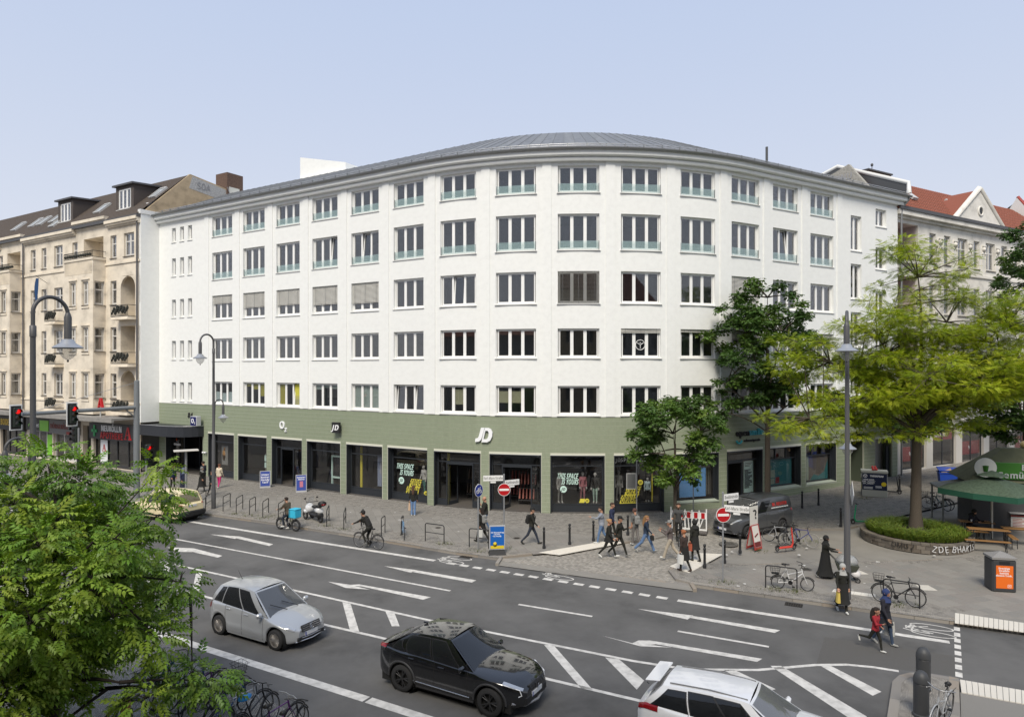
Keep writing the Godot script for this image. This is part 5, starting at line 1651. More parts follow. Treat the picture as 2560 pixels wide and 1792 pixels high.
	for k in 330:
		var l:=rng.randi()% limbs.size()
		var e:Vector3=limbs[l][1]
		var f:=rng.randf_range(0.5,1.22)
		var base:=Vector3(0,limbs[l][0]+0.6,0)
		var p:=base.lerp(e,f)+Vector3(rng.randf_range(-1.9,1.9),rng.randf_range(-0.7,1.0),rng.randf_range(-1.9,1.9))
		var s:=rng.randf_range(0.5,0.95)
		cl.append([p,Vector3(s*1.1,s*0.42,s),l])
	for q in[Vector3(-6.2,5.2,0.3),Vector3(-6.8,4.9,0.2),Vector3(-5.2,4.6,0.8),Vector3(-4.4,4.7,1.0),Vector3(-3.4,4.9,1.2),Vector3(-2.2,4.9,1.6),Vector3(-6.6,8.0,0.0),Vector3(-5.6,8.6,0.0),Vector3(-4.6,9.3,0.0),Vector3(1.6,5.6,1.8),Vector3(2.8,5.4,1.4),Vector3(-1.0,5.0,2.0),Vector3(0.6,5.2,2.0),Vector3(0.4,13.2,0.2),Vector3(-0.8,12.8,0.3),Vector3(1.4,12.6,0.1),Vector3(3.0,11.6,0.0),Vector3(-2.4,11.4,0.2)]:cl.append([q,Vector3(0.8,0.26,0.7),7 if q.x<-4 else 0 if q.x<0 else 8 if q.y<8 else 5])
	tree("honey_locust_tree","bright yellow-green feathery tree growing in the round stone planter",Vector3(20.15,0.55,-33.9),7.4,0.28,limbs,cl,"locust",130.0,gl,bark,lm,1.15,Vector3(0.2,0,0))
func lamp(label:String,at:Vector3,dir:Vector3,second:=true)-> void:
	var pm:=mat("lamp post grey",[0.085,0.085,0.088],0.5,0.2)
	var t:=thing("street_lamp",label,"street lamp",at,0,"hook shaped street lamps")
	var b:=B.new()
	b.lathe(T(Vector3.ZERO),[Vector2(0.13,0),Vector2(0.13,1.1),Vector2(0.115,1.15),Vector2(0.10,4.2),Vector2(0.085,4.25),Vector2(0.07,9.4),Vector2(0.085,9.4),Vector2(0.085,9.7),Vector2(0.06,9.72)],14)
	part(b,"post",pm,t)
	for q in[[dir,10.55,0.47,9.15],[-dir,6.6,0.3,5.5]]:
		if q[1]<9 and not second:continue
		var d:Vector3=q[0]; var r:float=q[2]; var top:float=q[1]
		b=B.new()
		var pts:=[d*0.06*(0.0 if top>9 else 1.0)+UP*(9.6 if top>9 else 5.0)]
		pts.append_array(arc(d*(r+(0.0 if top>9 else 0.1))+UP*(top-r),-d*r,UP*r,0.0,PI,14))
		var e:Vector3=pts[-1]
		pts.append(e-UP*0.25)
		b.tube(pts,0.055 if top>9 else 0.035,9)
		if top<9:
			b.tube([UP*6.1,UP*6.1+d*0.12],0.03,6); b.tube([UP*5.0,UP*5.0+d*0.1],0.03,6)
		part(b,"arm",pm,t)
		var k:=1.0 if top>9 else 0.8
		var o:=T(Vector3(e.x,q[3],e.z),Basis().scaled(Vector3.ONE*k))
		b=B.new()
		b.lathe(o,[Vector2(0.10,0.1),Vector2(0.10,0.85),Vector2(0.07,0.95),Vector2(0.05,1.0)],12)
		part(b,"neck",pm,t)
		b=B.new()
		b.lathe(o,[Vector2(0.24,-0.05),Vector2(0.38,-0.06),Vector2(0.40,-0.03),Vector2(0.34,0.02),Vector2(0.20,0.1),Vector2(0.15,0.2),Vector2(0.10,0.22)],20)
		part(b,"lamp_shade",mat("brushed lamp shade",[0.42,0.43,0.44],0.35,0.6),t)
		b=B.new()
		b.lathe(o,[Vector2(0.0,-0.40),Vector2(0.06,-0.38),Vector2(0.15,-0.31),Vector2(0.22,-0.2),Vector2(0.24,-0.06)],16)
		part(b,"glass_bowl",mat("lamp glass",[0.5,0.5,0.48,0.3],0.05),t)
		b=B.new()
		b.ball(o*T(Vector3(0,-0.42,0),Basis().scaled(Vector3(0.03,0.04,0.03))),8)
		part(b,"finial",pm,t)
func sign_post(t:Node3D,h:float,r:=0.035)-> void:
	var b:=B.new()
	b.lathe(T(Vector3.ZERO),[Vector2(r,0),Vector2(r,h),Vector2(r+0.008,h),Vector2(r,h+0.04),Vector2(0,h+0.05)],10)
	part(b,"post",mat("galvanised post",[0.33,0.34,0.35],0.45,0.5),t)
func round_sign(t:Node3D,y:float,turn:float,rim:Material,face:Material,r:=0.3)-> Transform3D:
	var x:=Transform3D(Basis(UP,turn),Vector3(0,y,0))*T(Vector3(0,0,0.05))
	var b:=B.new()
	b.lathe(x*T(Vector3.ZERO,Basis(Vector3.RIGHT,PI/2)),[Vector2(0,-0.012),Vector2(r,-0.012),Vector2(r,0.0),Vector2(0,0.0)],28,true)
	part(b,"rim",rim,t)
	b=B.new()
	b.lathe(x*T(Vector3.ZERO,Basis(Vector3.RIGHT,PI/2)),[Vector2(0,0.0),Vector2(r*0.93,0.0),Vector2(r*0.93,0.004),Vector2(0,0.004)],28,true)
	part(b,"face",face,t)
	return x
func street_sign(t:Node3D,s:String,y:float,turn:float,side:float)-> void:
	var w:=0.95 if s.length()>12 else 0.8
	var x:=Transform3D(Basis(UP,turn),Vector3(0,y,0))*T(Vector3(side*(w/2+0.05),0,0))
	var n:=sub("street_name_plate",t,x)
	var b:=B.new()
	b.box(Vector3(-w/2,-0.13,-0.012),Vector3(w/2,0.13,0.012))
	part(b,"plate",mat("sign white",[0.75,0.75,0.73],0.4),n)
	write(s,0.12,mat("sign black",[0.02,0.02,0.02],0.5),n,Vector3(0,0.0,0.014),Basis().scaled(Vector3(0.72,1,1)),0.004,"lettering","Droid Sans",400)
	b=B.new()
	b.box(Vector3(-0.13,-0.23,-0.008),Vector3(0.13,-0.15,0.008))
	part(b,"number_plate",mat("sign white",[0.75,0.75,0.73],0.4),n)
func hoop(a:Vector3,c:Vector3,label:String)-> void:
	var t:=thing("bike_stand",label,"bike stand",a,0,"black steel bike stands along the kerb")
	var d:=c-a
	var u:=d.normalized()
	var r:=0.1; var h:=0.88
	var b:=B.new()
	var p:=[Vector3(0,-0.05,0),UP*(h-r)]
	p.append_array(arc(u*r+UP*(h-r),-u*r,UP*r,0,PI/2,4).slice(1))
	p.append_array(arc(d-u*r+UP*(h-r),u*r,UP*r,PI/2,0,4))
	p.append(d-UP*0.05)
	b.tube(p,0.024,8)
	part(b,"hoop",mat("black coated steel",[0.014,0.014,0.015],0.45),t)
	b=B.new()
	b.tube([UP*0.45,d+UP*0.45],0.018,6)
	part(b,"cross_bar",mat("black coated steel",[0.014,0.014,0.015],0.45),t)
func signal_head(t:Node3D,x:Transform3D,lit:int,back:=true)-> void:
	var n:=sub("signal_head",t,x)
	var b:B
	if back:
		b=B.new()
		b.cbox(T(Vector3(0,0,-0.02)),Vector3(0.66,1.45,0.03),0.012)
		part(b,"white_border",mat("sign white",[0.75,0.75,0.73],0.4),n)
		b=B.new()
		b.box(Vector3(-0.26,-0.65,-0.004),Vector3(0.26,0.65,0.004))
		part(b,"backboard",mat("matt black",[0.012,0.012,0.013],0.6),n)
	b=B.new()
	b.cbox(T(Vector3(0,0,0.1)),Vector3(0.38,1.1,0.2),0.03)
	part(b,"housing",mat("signal green black",[0.012,0.018,0.014],0.5),n)
	for k in 3:
		b=B.new()
		b.lathe(Transform3D(Basis(Vector3.RIGHT,PI/2),Vector3(0,0.34-0.34*k,0.2)),[Vector2(0,0.0),Vector2(0.13,0.0),Vector2(0.12,0.03),Vector2(0,0.05)],14)
		var m:=mat("signal lens off %d" % k,[[0.05,0.006,0.005],[0.05,0.03,0.005],[0.006,0.03,0.012]][k],0.2)
		if k==lit:m=mat("signal light red",[0.6,0.02,0.02],0.3,0.0,{"emission_enabled":true,"emission":Color(1,0.05,0.04),"emission_energy_multiplier":0.35})
		part(b,"lens",m,n)
		b=B.new()
		var vs:=[]
		for j in 2:vs.append(arc(Vector3(0,0.34-0.34*k,0.2+0.2*j),Vector3(0.15,0,0),Vector3(0,0.15,0),-0.3,PI+0.3,10))
		b.grid(vs)
		part(b,"visor",mat("matt black",[0.012,0.012,0.013],0.6),n)
func a_frame(called:String,label:String,at:Vector3,turn:float,w:float,h:float,fm:Material,face:Material)-> Node3D:
	var t:=thing(called,label,"sign board",at,turn)
	for s in[1.0,-1.0]:
		var bs:=Basis(UP,0.0 if s>0 else PI)*Basis(Vector3.RIGHT,-0.2)
		var n:=sub("board",t,Transform3D(bs,Vector3(0,0,0.24*s)))
		var b:=B.new()
		b.box(Vector3(-w/2,0.0,-0.02),Vector3(w/2,0.12,0.0)); b.box(Vector3(-w/2,h-0.04,-0.02),Vector3(w/2,h,0.015))
		for e in[-w/2,w/2-0.04]:b.box(Vector3(e,0.12,-0.02),Vector3(e+0.04,h-0.04,0.015))
		part(b,"frame",fm,n)
		b=B.new()
		b.box(Vector3(-w/2+0.04,0.12,-0.01),Vector3(w/2-0.04,h-0.04,0.006))
		part(b,"poster",face,n)
	return t
func build_street()-> void:
	var nd:=Vector3(-0.4587,0,0.8886); var ud:=Vector3(0.8886,0,0.4587)
	lamp("tall hook street lamp rising behind the leafy tree at the left",Vector3(-13.4,0.1,-19.0),-nd)
	lamp("dark hook street lamp on the far pavement before the first shop window",Vector3(-18.15,0.12,-41.31),nd)
	lamp("grey hook street lamp on the plaza kerb with a yellow diamond sign",Vector3(12.37,0.12,-25.07),nd)
	var b:B
	var black:=mat("matt black",[0.012,0.012,0.013],0.6); var white:=mat("sign white",[0.75,0.75,0.73],0.4); var red:=mat("traffic red",[0.42,0.008,0.012],0.4); var blue:=mat("traffic blue",[0.006,0.03,0.24],0.4)
	var galv:=mat("galvanised post",[0.33,0.34,0.35],0.45,0.5)
	var t:=thing("priority_sign","small white and yellow diamond sign on the right lamp post","traffic sign",Vector3(12.37,0.12,-25.07)+Vector3(0.02,3.9,0.0),1.25)
	b=B.new()
	b.prism([Vector2(0,-0.45),Vector2(0.45,0),Vector2(0,0.45),Vector2(-0.45,0)],T(Vector3(0.0,0,0.14)),0.01)
	part(b,"plate",white,t)
	b=B.new()
	b.prism([Vector2(0,-0.3),Vector2(0.3,0),Vector2(0,0.3),Vector2(-0.3,0)],T(Vector3(0.0,0,0.151)),0.004)
	part(b,"yellow_face",mat("priority yellow",[0.62,0.28,0.01],0.4),t)
	t=thing("signal_gantry","tall grey signal mast with an arm over the road and two signals","traffic light",Vector3(-24.7,0.12,-44.7))
	b=B.new()
	b.lathe(T(Vector3.ZERO),[Vector2(0.2,0),Vector2(0.19,4),Vector2(0.16,7.7),Vector2(0,7.75)],14)
	part(b,"mast",mat("signal mast grey",[0.20,0.215,0.225],0.5,0.2),t)
	b=B.new()
	b.tube([UP*5.95,UP*5.9+nd*7.4],[0.13,0.11],10); b.tube([UP*5.2,UP*5.9+nd*0.8],0.04,6)
	part(b,"arm",mat("signal mast grey",[0.20,0.215,0.225],0.5,0.2),t)
	b=B.new()
	b.tube([UP*7.6,UP*5.95+nd*6.6],0.015,5)
	part(b,"stay_wire",galv,t)
	var face:=Basis(nd*-1.0*-1.0,UP,ud)if false else Basis(UP.cross(ud),UP,ud)
	for k in[4.2,7.25]:signal_head(t,Transform3D(face,UP*5.75+nd*k+ud*0.16),0)
	t=thing("signal_post","low signal with a red light beside the grey mast","traffic light",Vector3(-23.9,0.12,-44.4))
	b=B.new()
	b.lathe(T(Vector3.ZERO),[Vector2(0.06,0),Vector2(0.06,3.4),Vector2(0,3.42)],10)
	part(b,"post",galv,t)
	signal_head(t,Transform3D(face,UP*3.0+ud*0.08),0,false)
	t=thing("pedestrian_signal","pair of small signal heads on a post before the hearing aid shop","traffic light",Vector3(-28.4,0.12,-44.5))
	b=B.new()
	b.lathe(T(Vector3.ZERO),[Vector2(0.06,0),Vector2(0.06,4.6),Vector2(0,4.62)],10)
	part(b,"post",galv,t)
	signal_head(t,Transform3D(face,UP*2.4+ud*0.08),0,false)
	signal_head(t,Transform3D(Basis(UP.cross(nd),UP,nd),UP*4.2-ud*0.2),3,false)
	t=thing("cycle_sign","round blue cycle path sign on a galvanised post","traffic sign",Vector3(-1.59,0.12,-31.89))
	sign_post(t,3.05)
	var x:=round_sign(t,2.78,0.95,white,blue)
	b=B.new()
	for s in[-0.11,0.11]:b.torus(x*Transform3D(Basis(Vector3.RIGHT,PI/2),Vector3(s,-0.05,0.008)),0.075,0.012,14,4)
	b.tube([x*Vector3(-0.11,-0.05,0.01),x*Vector3(-0.05,0.06,0.01),x*Vector3(0.07,0.06,0.01),x*Vector3(0.0,-0.06,0.01),x*Vector3(-0.05,0.06,0.01)],0.011,4); b.tube([x*Vector3(0.11,-0.05,0.01),x*Vector3(0.05,0.13,0.01),x*Vector3(0.1,0.15,0.01)],0.011,4); b.tube([x*Vector3(-0.06,0.06,0.01),x*Vector3(-0.07,0.11,0.01),x*Vector3(-0.03,0.11,0.01)],0.011,4)
	part(b,"bicycle_symbol",white,t)
	for q in[[Vector3(-0.38,0.12,-32.47),3.42,2.72,"red no-entry sign with two street name plates beside the cycle sign",[["Karl-Marx-Straße",3.27,0.12,-1.0],["Boddinstraße",3.02,0.55,1.0]]],[Vector3(8.4,0.12,-27.05),3.55,2.68,"red no-entry sign with two street name plates before the grey van",[["Boddinstraße",3.35,0.5,1.0],["Karl-Marx-Straße",2.95,-0.42,1.0]]]]:
		t=thing("no_entry_sign",q[3],"traffic sign",q[0])
		sign_post(t,q[1])
		x=round_sign(t,q[2],0.1,white,red)
		b=B.new()
		lbox(b,x,Vector3(-0.23,-0.05,0.003),Vector3(0.23,0.05,0.007))
		part(b,"white_bar",white,t)
		for p in q[4]:street_sign(t,p[0],p[1],p[2],p[3])
	t=thing("sign_pole","galvanised pole with a grey sign seen from behind, by the shop windows","traffic sign",Vector3(6.93,0.12,-37.74))
	sign_post(t,3.9)
	b=B.new()
	b.cbox(T(Vector3(-0.3,2.25,0)),Vector3(0.5,0.85,0.02),0.008)
	part(b,"sign_back",mat("sign back grey",[0.22,0.225,0.225],0.5,0.3),t)
	b=B.new()
	for e in[[-0.56,1.81,-0.04,1.84],[-0.56,2.66,-0.04,2.69],[-0.57,1.81,-0.545,2.69],[-0.055,1.81,-0.03,2.69]]:b.box(Vector3(e[0],e[1],-0.014),Vector3(e[2],e[3],0.016))
	part(b,"sign_rim",white,t)
	b=B.new()
	b.prism([Vector2(-0.05,3.4),Vector2(0.4,4.2),Vector2(-0.5,4.2)],Transform3D(Basis(UP,1.1),Vector3(0.05,0,0)),0.012)
	b.lathe(Transform3D(Basis(UP,1.25)*Basis(Vector3.RIGHT,PI/2),Vector3(0.1,2.9,0)),[Vector2(0,0),Vector2(0.3,0),Vector2(0.3,0.012),Vector2(0,0.012)],20,true)
	part(b,"give_way_back",mat("sign back grey",[0.22,0.225,0.225],0.5,0.3),t)
	t=thing("stickered_sign","rectangular sign covered in stickers on a thin post by the small maple","traffic sign",Vector3(9.85,0.12,-36.9))
	sign_post(t,3.5,0.03)
	b=B.new()
	b.cbox(T(Vector3(0.05,3.1,0.04)),Vector3(0.72,1.0,0.02),0.008)
	part(b,"plate",galv,t)
	var stk:=[white,mat("sticker grey",[0.3,0.3,0.29],0.7),black,mat("sticker red",[0.35,0.05,0.04],0.7)]
	for k in 26:
		b=B.new()
		var o:=Vector3(rng.randf_range(-0.24,0.33),2.68+0.8*pow(rng.randf(),1.5),0.052+0.0005*k)
		b.obox(Transform3D(Basis(Vector3(0,0,1),rng.randf_range(-0.4,0.4)),o),Vector3(rng.randf_range(0.06,0.16),rng.randf_range(0.05,0.12),0.002))
		part(b,"sticker",stk[[0,0,1,2,0,3][k % 6]],t)
	b=B.new()
	b.box(Vector3(-0.14,2.35,0.035),Vector3(0.14,2.56,0.045))
	part(b,"small_plate",white,t)
	t=thing("site_barrier","red and white plastic construction barrier on the corner pavement","barrier",Vector3(9.2,0.12,-35.4),-0.38)
	b=B.new()
	for k in 6:b.box(Vector3(-0.9+k*0.36-0.03,0.1,-0.03),Vector3(-0.9+k*0.36+0.03,1.25 if k in[0,5]else 1.15,0.03))
	b.box(Vector3(-0.9,0.12,-0.025),Vector3(0.9,0.2,0.025)); b.box(Vector3(-0.9,0.72,-0.02),Vector3(0.9,1.06,0.02))
	part(b,"frame",white,t)
	for k in 10:
		b=B.new()
		b.hexa([Vector3(-0.85+k*0.17,0.2,0.015),Vector3(-0.8+k*0.17,0.2,0.015),Vector3(-0.8+k*0.17,0.2,-0.015),Vector3(-0.85+k*0.17,0.2,-0.015),Vector3(-0.85+k*0.17+(0.2 if k>5 else-0.05),0.72,0.015),Vector3(-0.8+k*0.17+(0.2 if k>5 else-0.05),0.72,0.015),Vector3(-0.8+k*0.17+(0.2 if k>5 else-0.05),0.72,-0.015),Vector3(-0.85+k*0.17+(0.2 if k>5 else-0.05),0.72,-0.015)])
		if k<9:part(b,"slat",white,t)
	for k in 5:
		b=B.new()
		b.box(Vector3(-0.8+k*0.36,0.74,0.02),Vector3(-0.62+k*0.36,1.04,0.026))
		part(b,"red_panel",red,t)
	write("TZRC",0.2,black,t,Vector3(-0.2,0.9,0.03),shear(0.2),0.004,"graffiti","Droid Sans Mono")
	b=B.new()
	for s in[-0.75,0.75]:b.cbox(T(Vector3(s,0.06,0)),Vector3(0.4,0.12,0.75),0.02)
	part(b,"foot",mat("recycled rubber",[0.11,0.10,0.095],0.9),t)
	var bol:=B.new()
	bol.lathe(T(Vector3.ZERO),[Vector2(0.075,0),Vector2(0.075,0.12),Vector2(0.058,0.16),Vector2(0.052,0.78),Vector2(0.065,0.79),Vector2(0.065,0.83),Vector2(0.045,0.85),Vector2(0.042,0.9),Vector2(0.062,0.93),Vector2(0.066,0.97),Vector2(0.045,1.02),Vector2(0,1.03)],12)
	var bm:=bol.mesh(); var bmat:=mat("cast bollard",[0.022,0.023,0.025],0.5,0.2)
	for q in[[Vector3(1.51,0.12,-32.04),"slim black bollard in front of the man with a cap and backpack"],[Vector3(2.78,0.12,-32.76),"slim black bollard behind the pale tactile strip, second along the kerb"],[Vector3(4.01,0.12,-33.45),"slim black bollard beside the man in a checked jacket"],[Vector3(5.91,0.12,-34.65),"slim black bollard left of the person with the grey rucksack"],[Vector3(8.21,0.12,-28.95),"slim black bollard between the no-entry sign and the hooded woman"],[Vector3(9.28,0.12,-29.66),"slim black bollard just behind the right no-entry sign post"],[Vector3(10.5,0.12,-31.27),"slim black bollard in front of the van by the sandwich board"],[Vector3(17.59,0.16,-36.34),"slim black bollard left of the right lamp post, near the green scooter"],[Vector3(17.48,0.22,-40.92),"slim black bollard behind the van, left of a pair"],[Vector3(18.75,0.27,-41.55),"slim black bollard behind the van, right of a pair"],[Vector3(25.76,0.5,-45.14),"slim black bollard on the far pavement right of the cabinet"],[Vector3(24.17,0.44,-43.89),"black bollard with stickers close to the cabinet"]]:
		t=thing("bollard",q[1],"bollard",q[0],0,"slim black bollards")
		put(bm,"casting",bmat,t)
	for q in[[Vector3(10.9,0.125,-18.0),"tall dark domed bollard standing at the back of the island"],[Vector3(10.0,0.125,-16.6),"tall dark domed bollard behind the parked silver bicycle"]]:
		t=thing("domed_bollard",q[1],"bollard",q[0],0.2,"domed bollards on the island")
		b=B.new()
		b.lathe(T(Vector3.ZERO),[Vector2(0.2,0),Vector2(0.2,0.06),Vector2(0.172,0.08),Vector2(0.172,0.8),Vector2(0.16,0.82),Vector2(0.16,0.84)],8,true)
		part(b,"shaft",mat("dark grey bollard",[0.05,0.052,0.055],0.55,0.1),t)
		b=B.new()
		b.lathe(T(Vector3.ZERO),[Vector2(0.178,0.83),Vector2(0.178,0.86),Vector2(0.17,0.95),Vector2(0.135,1.04),Vector2(0.07,1.1),Vector2(0,1.115)],16)
		part(b,"dome",mat("dark grey bollard",[0.05,0.052,0.055],0.55,0.1),t)
	for q in[[Vector3(-18.92,0.12,-40.61),Vector3(-19.1,0.12,-42.4),"first bike stand, left of the far hook lamp"],[Vector3(-18.22,0.12,-40.38),Vector3(-18.5,0.12,-42.15),"bike stand partly behind the far hook lamp"],[Vector3(-17.22,0.12,-40.49),Vector3(-17.28,0.12,-41.66),"empty bike stand right of the far hook lamp"],[Vector3(-16.21,0.12,-39.93),Vector3(-16.28,0.12,-41.07),"bike stand with a lock ring, second right of the far lamp"],[Vector3(-15.26,0.12,-39.5),Vector3(-15.29,0.12,-40.49),"empty bike stand, third right of the far lamp"],[Vector3(-14.26,0.12,-38.86),Vector3(-14.35,0.12,-40.04),"empty bike stand just left of the delivery rider"],[Vector3(-13.19,0.12,-38.34),Vector3(-13.23,0.12,-39.6),"bike stand right behind the delivery rider"],[Vector3(-9.96,0.12,-36.5),Vector3(-10.22,0.12,-37.94),"bike stand seen edge on behind the motor scooter"],[Vector3(-8.88,0.12,-35.86),Vector3(-9.14,0.12,-37.35),"bike stand seen edge on between scooter and cyclist"],[Vector3(-8.05,0.12,-36.4),Vector3(-8.09,0.12,-36.96),"bike stand hidden behind the cyclist in black"],[Vector3(-6.65,0.12,-34.57),Vector3(-6.59,0.12,-35.25),"bike stand with a wheel locked to it right of the cyclist"],[Vector3(-5.65,0.12,-34.65),Vector3(-5.67,0.12,-35.33),"bike stand holding the small blue bicycle"],[Vector3(-4.28,0.12,-33.53),Vector3(-3.3,0.12,-32.99),"wide bike stand parallel to the kerb, left of the cycle sign"],[Vector3(-2.04,0.12,-32.4),Vector3(-1.1,0.12,-32.11),"wide bike stand behind the blue cycle sign"],[Vector3(9.84,0.12,-26.35),Vector3(10.84,0.12,-25.84),"wide bike stand holding the white folding bicycle"],[Vector3(13.47,0.12,-24.64),Vector3(14.42,0.12,-24.03),"wide bike stand holding the black city bicycle with a basket"]]:hoop(q[0],q[1],q[2])
	t=thing("table_post","pale plate on a tall post between the people by the entrance","post",Vector3(-20.41,0.12,-42.53))
	sign_post(t,3.3,0.07)
	b=B.new()
	b.obox(T(Vector3(0,3.38,0),Basis(UP,0.5)),Vector3(1.4,0.04,0.95))
	part(b,"plate",mat("worn pale plate",[0.5,0.48,0.44],0.8),t)
	var silver:=mat("silver frame",[0.5,0.5,0.5],0.4,0.4); var pblue:=mat("blue poster",[0.03,0.06,0.28],0.5)
	for q in[[Vector3(-17.7,0.12,-48.7),"blue sandwich board with white text at the phone shop door, left one"],[Vector3(-14.58,0.12,-46.96),"blue sandwich board with a pink glass picture, right of the door"]]:
		t=a_frame("sandwich_board",q[1],q[0],0.35,0.72,1.2,silver,pblue)
		var f:=t.get_node("board")as Node3D
		if q[0].x<-16:write("Unser\nbester\nHandy\nTarif", 0.13, mat("white lettering",[0.85,0.86,0.88],0.4),f,Vector3(0,0.66,0.01),Basis(),0.004)
		else:
			write("Sommer\nAktion", 0.1, mat("white lettering",[0.85,0.86,0.88],0.4),f,Vector3(0,0.95,0.01),Basis(),0.004)
			b=B.new()
			b.box(Vector3(-0.1,0.35,0.006),Vector3(0.12,0.75,0.012))
			part(b,"picture",mat("pink print",[0.45,0.15,0.22],0.6),f)
	t=thing("poster_stand","blue poster stand on a rubber base under the no-entry sign","sign board",Vector3(-0.68,0.12,-31.2),0.1)
	b=B.new()
	b.hexa([Vector3(-0.4,0,0.3),Vector3(0.4,0,0.3),Vector3(0.4,0,-0.3),Vector3(-0.4,0,-0.3),Vector3(-0.34,0.16,0.12),Vector3(0.34,0.16,0.12),Vector3(0.34,0.16,-0.12),Vector3(-0.34,0.16,-0.12)])
	part(b,"base",mat("rubber black",[0.025,0.025,0.025],0.8),t)
	b=B.new()
	b.cbox(T(Vector3(0,0.74,0)),Vector3(0.74,1.12,0.05),0.012)
	part(b,"frame",silver,t)
	b=B.new()
	b.box(Vector3(-0.32,0.23,0.025),Vector3(0.32,1.25,0.03))
	part(b,"poster",mat("bright blue poster",[0.008,0.11,0.42],0.4),t)
	b=B.new()
	b.box(Vector3(-0.31,0.24,0.03),Vector3(0.31,0.38,0.033)); b.ball(T(Vector3(-0.1,0.44,0.035),Basis().scaled(Vector3(0.1,0.12,0.01))),8)
	part(b,"yellow_print",mat("print yellow",[0.65,0.5,0.02],0.5),t)
	write("· O2 Neuvertrag\n· O2 VVL\n· O2 Handy", 0.06, mat("white lettering",[0.85,0.86,0.88],0.4),t,Vector3(-0.02,0.9,0.036),Basis(),0.004)
	t=a_frame("sandwich_board","white and red two-tier sandwich board beside the parked bicycles",Vector3(11.45,0.12,-32.11),0.65,0.6,1.15,mat("dull red frame",[0.35,0.04,0.035],0.5),mat("pale poster",[0.6,0.58,0.53],0.6))
	var f2:=t.get_node("board")as Node3D
	b=B.new()
	b.box(Vector3(-0.24,0.13,0.006),Vector3(0.24,0.36,0.01)); b.tube([Vector3(-0.15,0.6,0.01),Vector3(0.12,0.72,0.01)],0.035,5)
	part(b,"print",mat("dark red print",[0.14,0.02,0.02],0.6),f2)
	b=B.new()
	b.box(Vector3(-0.32,1.1,-0.02),Vector3(0.3,2.0,0.0))
	part(b,"top_board",mat("pale poster",[0.6,0.58,0.53],0.6),t)
	write("?",0.45,black,t,Vector3(0.08,1.6,0.01),shear(-0.3),0.006,"brush_mark")
	var c:=Vector3(20.0,0,-33.7)
	t=thing("stone_planter","round planter of rough grey stone blocks with white graffiti","planter",c+UP*0.12)
	var stm:=[]
	for k in 4:stm.append(rough_mat("planter stone %d" % k,[[0.19,0.165,0.135],[0.155,0.135,0.115],[0.225,0.195,0.16],[0.17,0.14,0.11]][k],0.95,tx.fine,2.2))
	for r in 3:
		for k in 40:
			b=B.new()
			var a0:=TAU*(k+0.5*(r % 2))/40+0.004; var a1:=TAU*(k+1+0.5*(r % 2))/40-0.004
			var R:=2.46+rng.randf_range(-0.02,0.025); var h0:=r*0.185; var h1:=h0+0.178
			if r==2:h0=0.37; h1=0.46; R+=0.03
			var P:=[]
			for y in[h0,h1]:
				for e in[[R,a0],[R,a1],[R-0.3,a1],[R-0.3,a0]]:P.append(Vector3(cos(e[1])*e[0]*0.97,y-0.05,-sin(e[1])*e[0]*1.04))
			b.hexa(P)
			part(b,"stone",stm[(k*7+r*3+k/5)% 4],t)
	b=B.new()
	b.lathe(T(Vector3(0,0.3,0)),[Vector2(2.25,0),Vector2(1.2,0.12),Vector2(0,0.2)],28)
	part(b,"soil",rough_mat("dark soil",[0.06,0.045,0.032],0.98,tx.fine,2.0),t)
	for q in[["ZDE",4.62,0.3],["BHAKIS",5.13,0.3],["OMD2",4.0,0.26]]:
		var ang:float=q[1]
		var s:String=q[0]
		for k in s.length():
			var aa:=ang+(k-s.length()/2.0)*0.105
			write(s[k],q[2]*0.9,mat("spray white",[0.6,0.6,0.6],0.9)if ang>4.3 else black,t,Vector3(cos(aa)*2.52*0.97,0.2,-sin(aa)*2.52*1.04),Basis(UP,aa+PI/2)*Basis(Vector3(0,0,1),0.25*sin(k*2.1+ang)),0.006,"graffiti","Droid Sans",400)
	var gb:=B.new()
	for k in 5:
		var a:=k*1.257
		var d:=Vector3(cos(a),0,sin(a)); var n:=Vector3(-d.z,0,d.x)*0.012
		var l:=0.16+0.05*(k % 3)
		gb.tri(n,-n,d*l*0.35+UP*l*0.8); gb.tri(n+d*l*0.33+UP*l*0.75,-n+d*l*0.3+UP*l*0.75,d*l*0.9+UP*l)
	var xs:=[]; var cols:=[]
	for k in 5200:
		var a:=rng.randf()*TAU; var r:=sqrt(rng.randf_range(0.12,1.0))*2.2
		if r<1.2 and rng.randf()<0.75:continue
		xs.append(Transform3D(Basis(UP,rng.randf()*TAU).scaled(Vector3.ONE*rng.randf_range(0.6,1.5)),c+Vector3(cos(a)*r*0.97,0.42+0.12+(2.2-r)*0.06,sin(a)*r*1.03)))
		var q:=rng.randf_range(0.7,1.3)
		cols.append(Color(0.13*q*rng.randf_range(0.9,1.3),0.2*q,0.03*q))
	tag(many(gb.mesh(),xs,"grass",mats["leaf"],self,cols),"long green grass growing round the trunk in the stone planter","grass","","stuff")
	xs=[]; cols=[]
	for p in[Vector3(-16.12,0.12,-39.71),Vector3(-15.14,0.12,-39.17),Vector3(-14.13,0.12,-38.55),Vector3(-13.93,0.12,-38.96),Vector3(-10.07,0.12,-36.59),Vector3(-8.92,0.12,-35.95),Vector3(-1.58,0.12,-31.61),Vector3(-0.34,0.12,-32.04),Vector3(-3.28,0.12,-32.76),Vector3(8.37,0.12,-26.95),Vector3(10.14,0.12,-26.12),Vector3(10.77,0.12,-25.79),Vector3(13.89,0.12,-24.35),Vector3(11.53,0.12,-31.61),Vector3(14.69,0.12,-33.29),Vector3(22.38,0.38,-42.99),Vector3(-17.97,0.12,-39.17),Vector3(-12.5,0.12,-37.94)]:
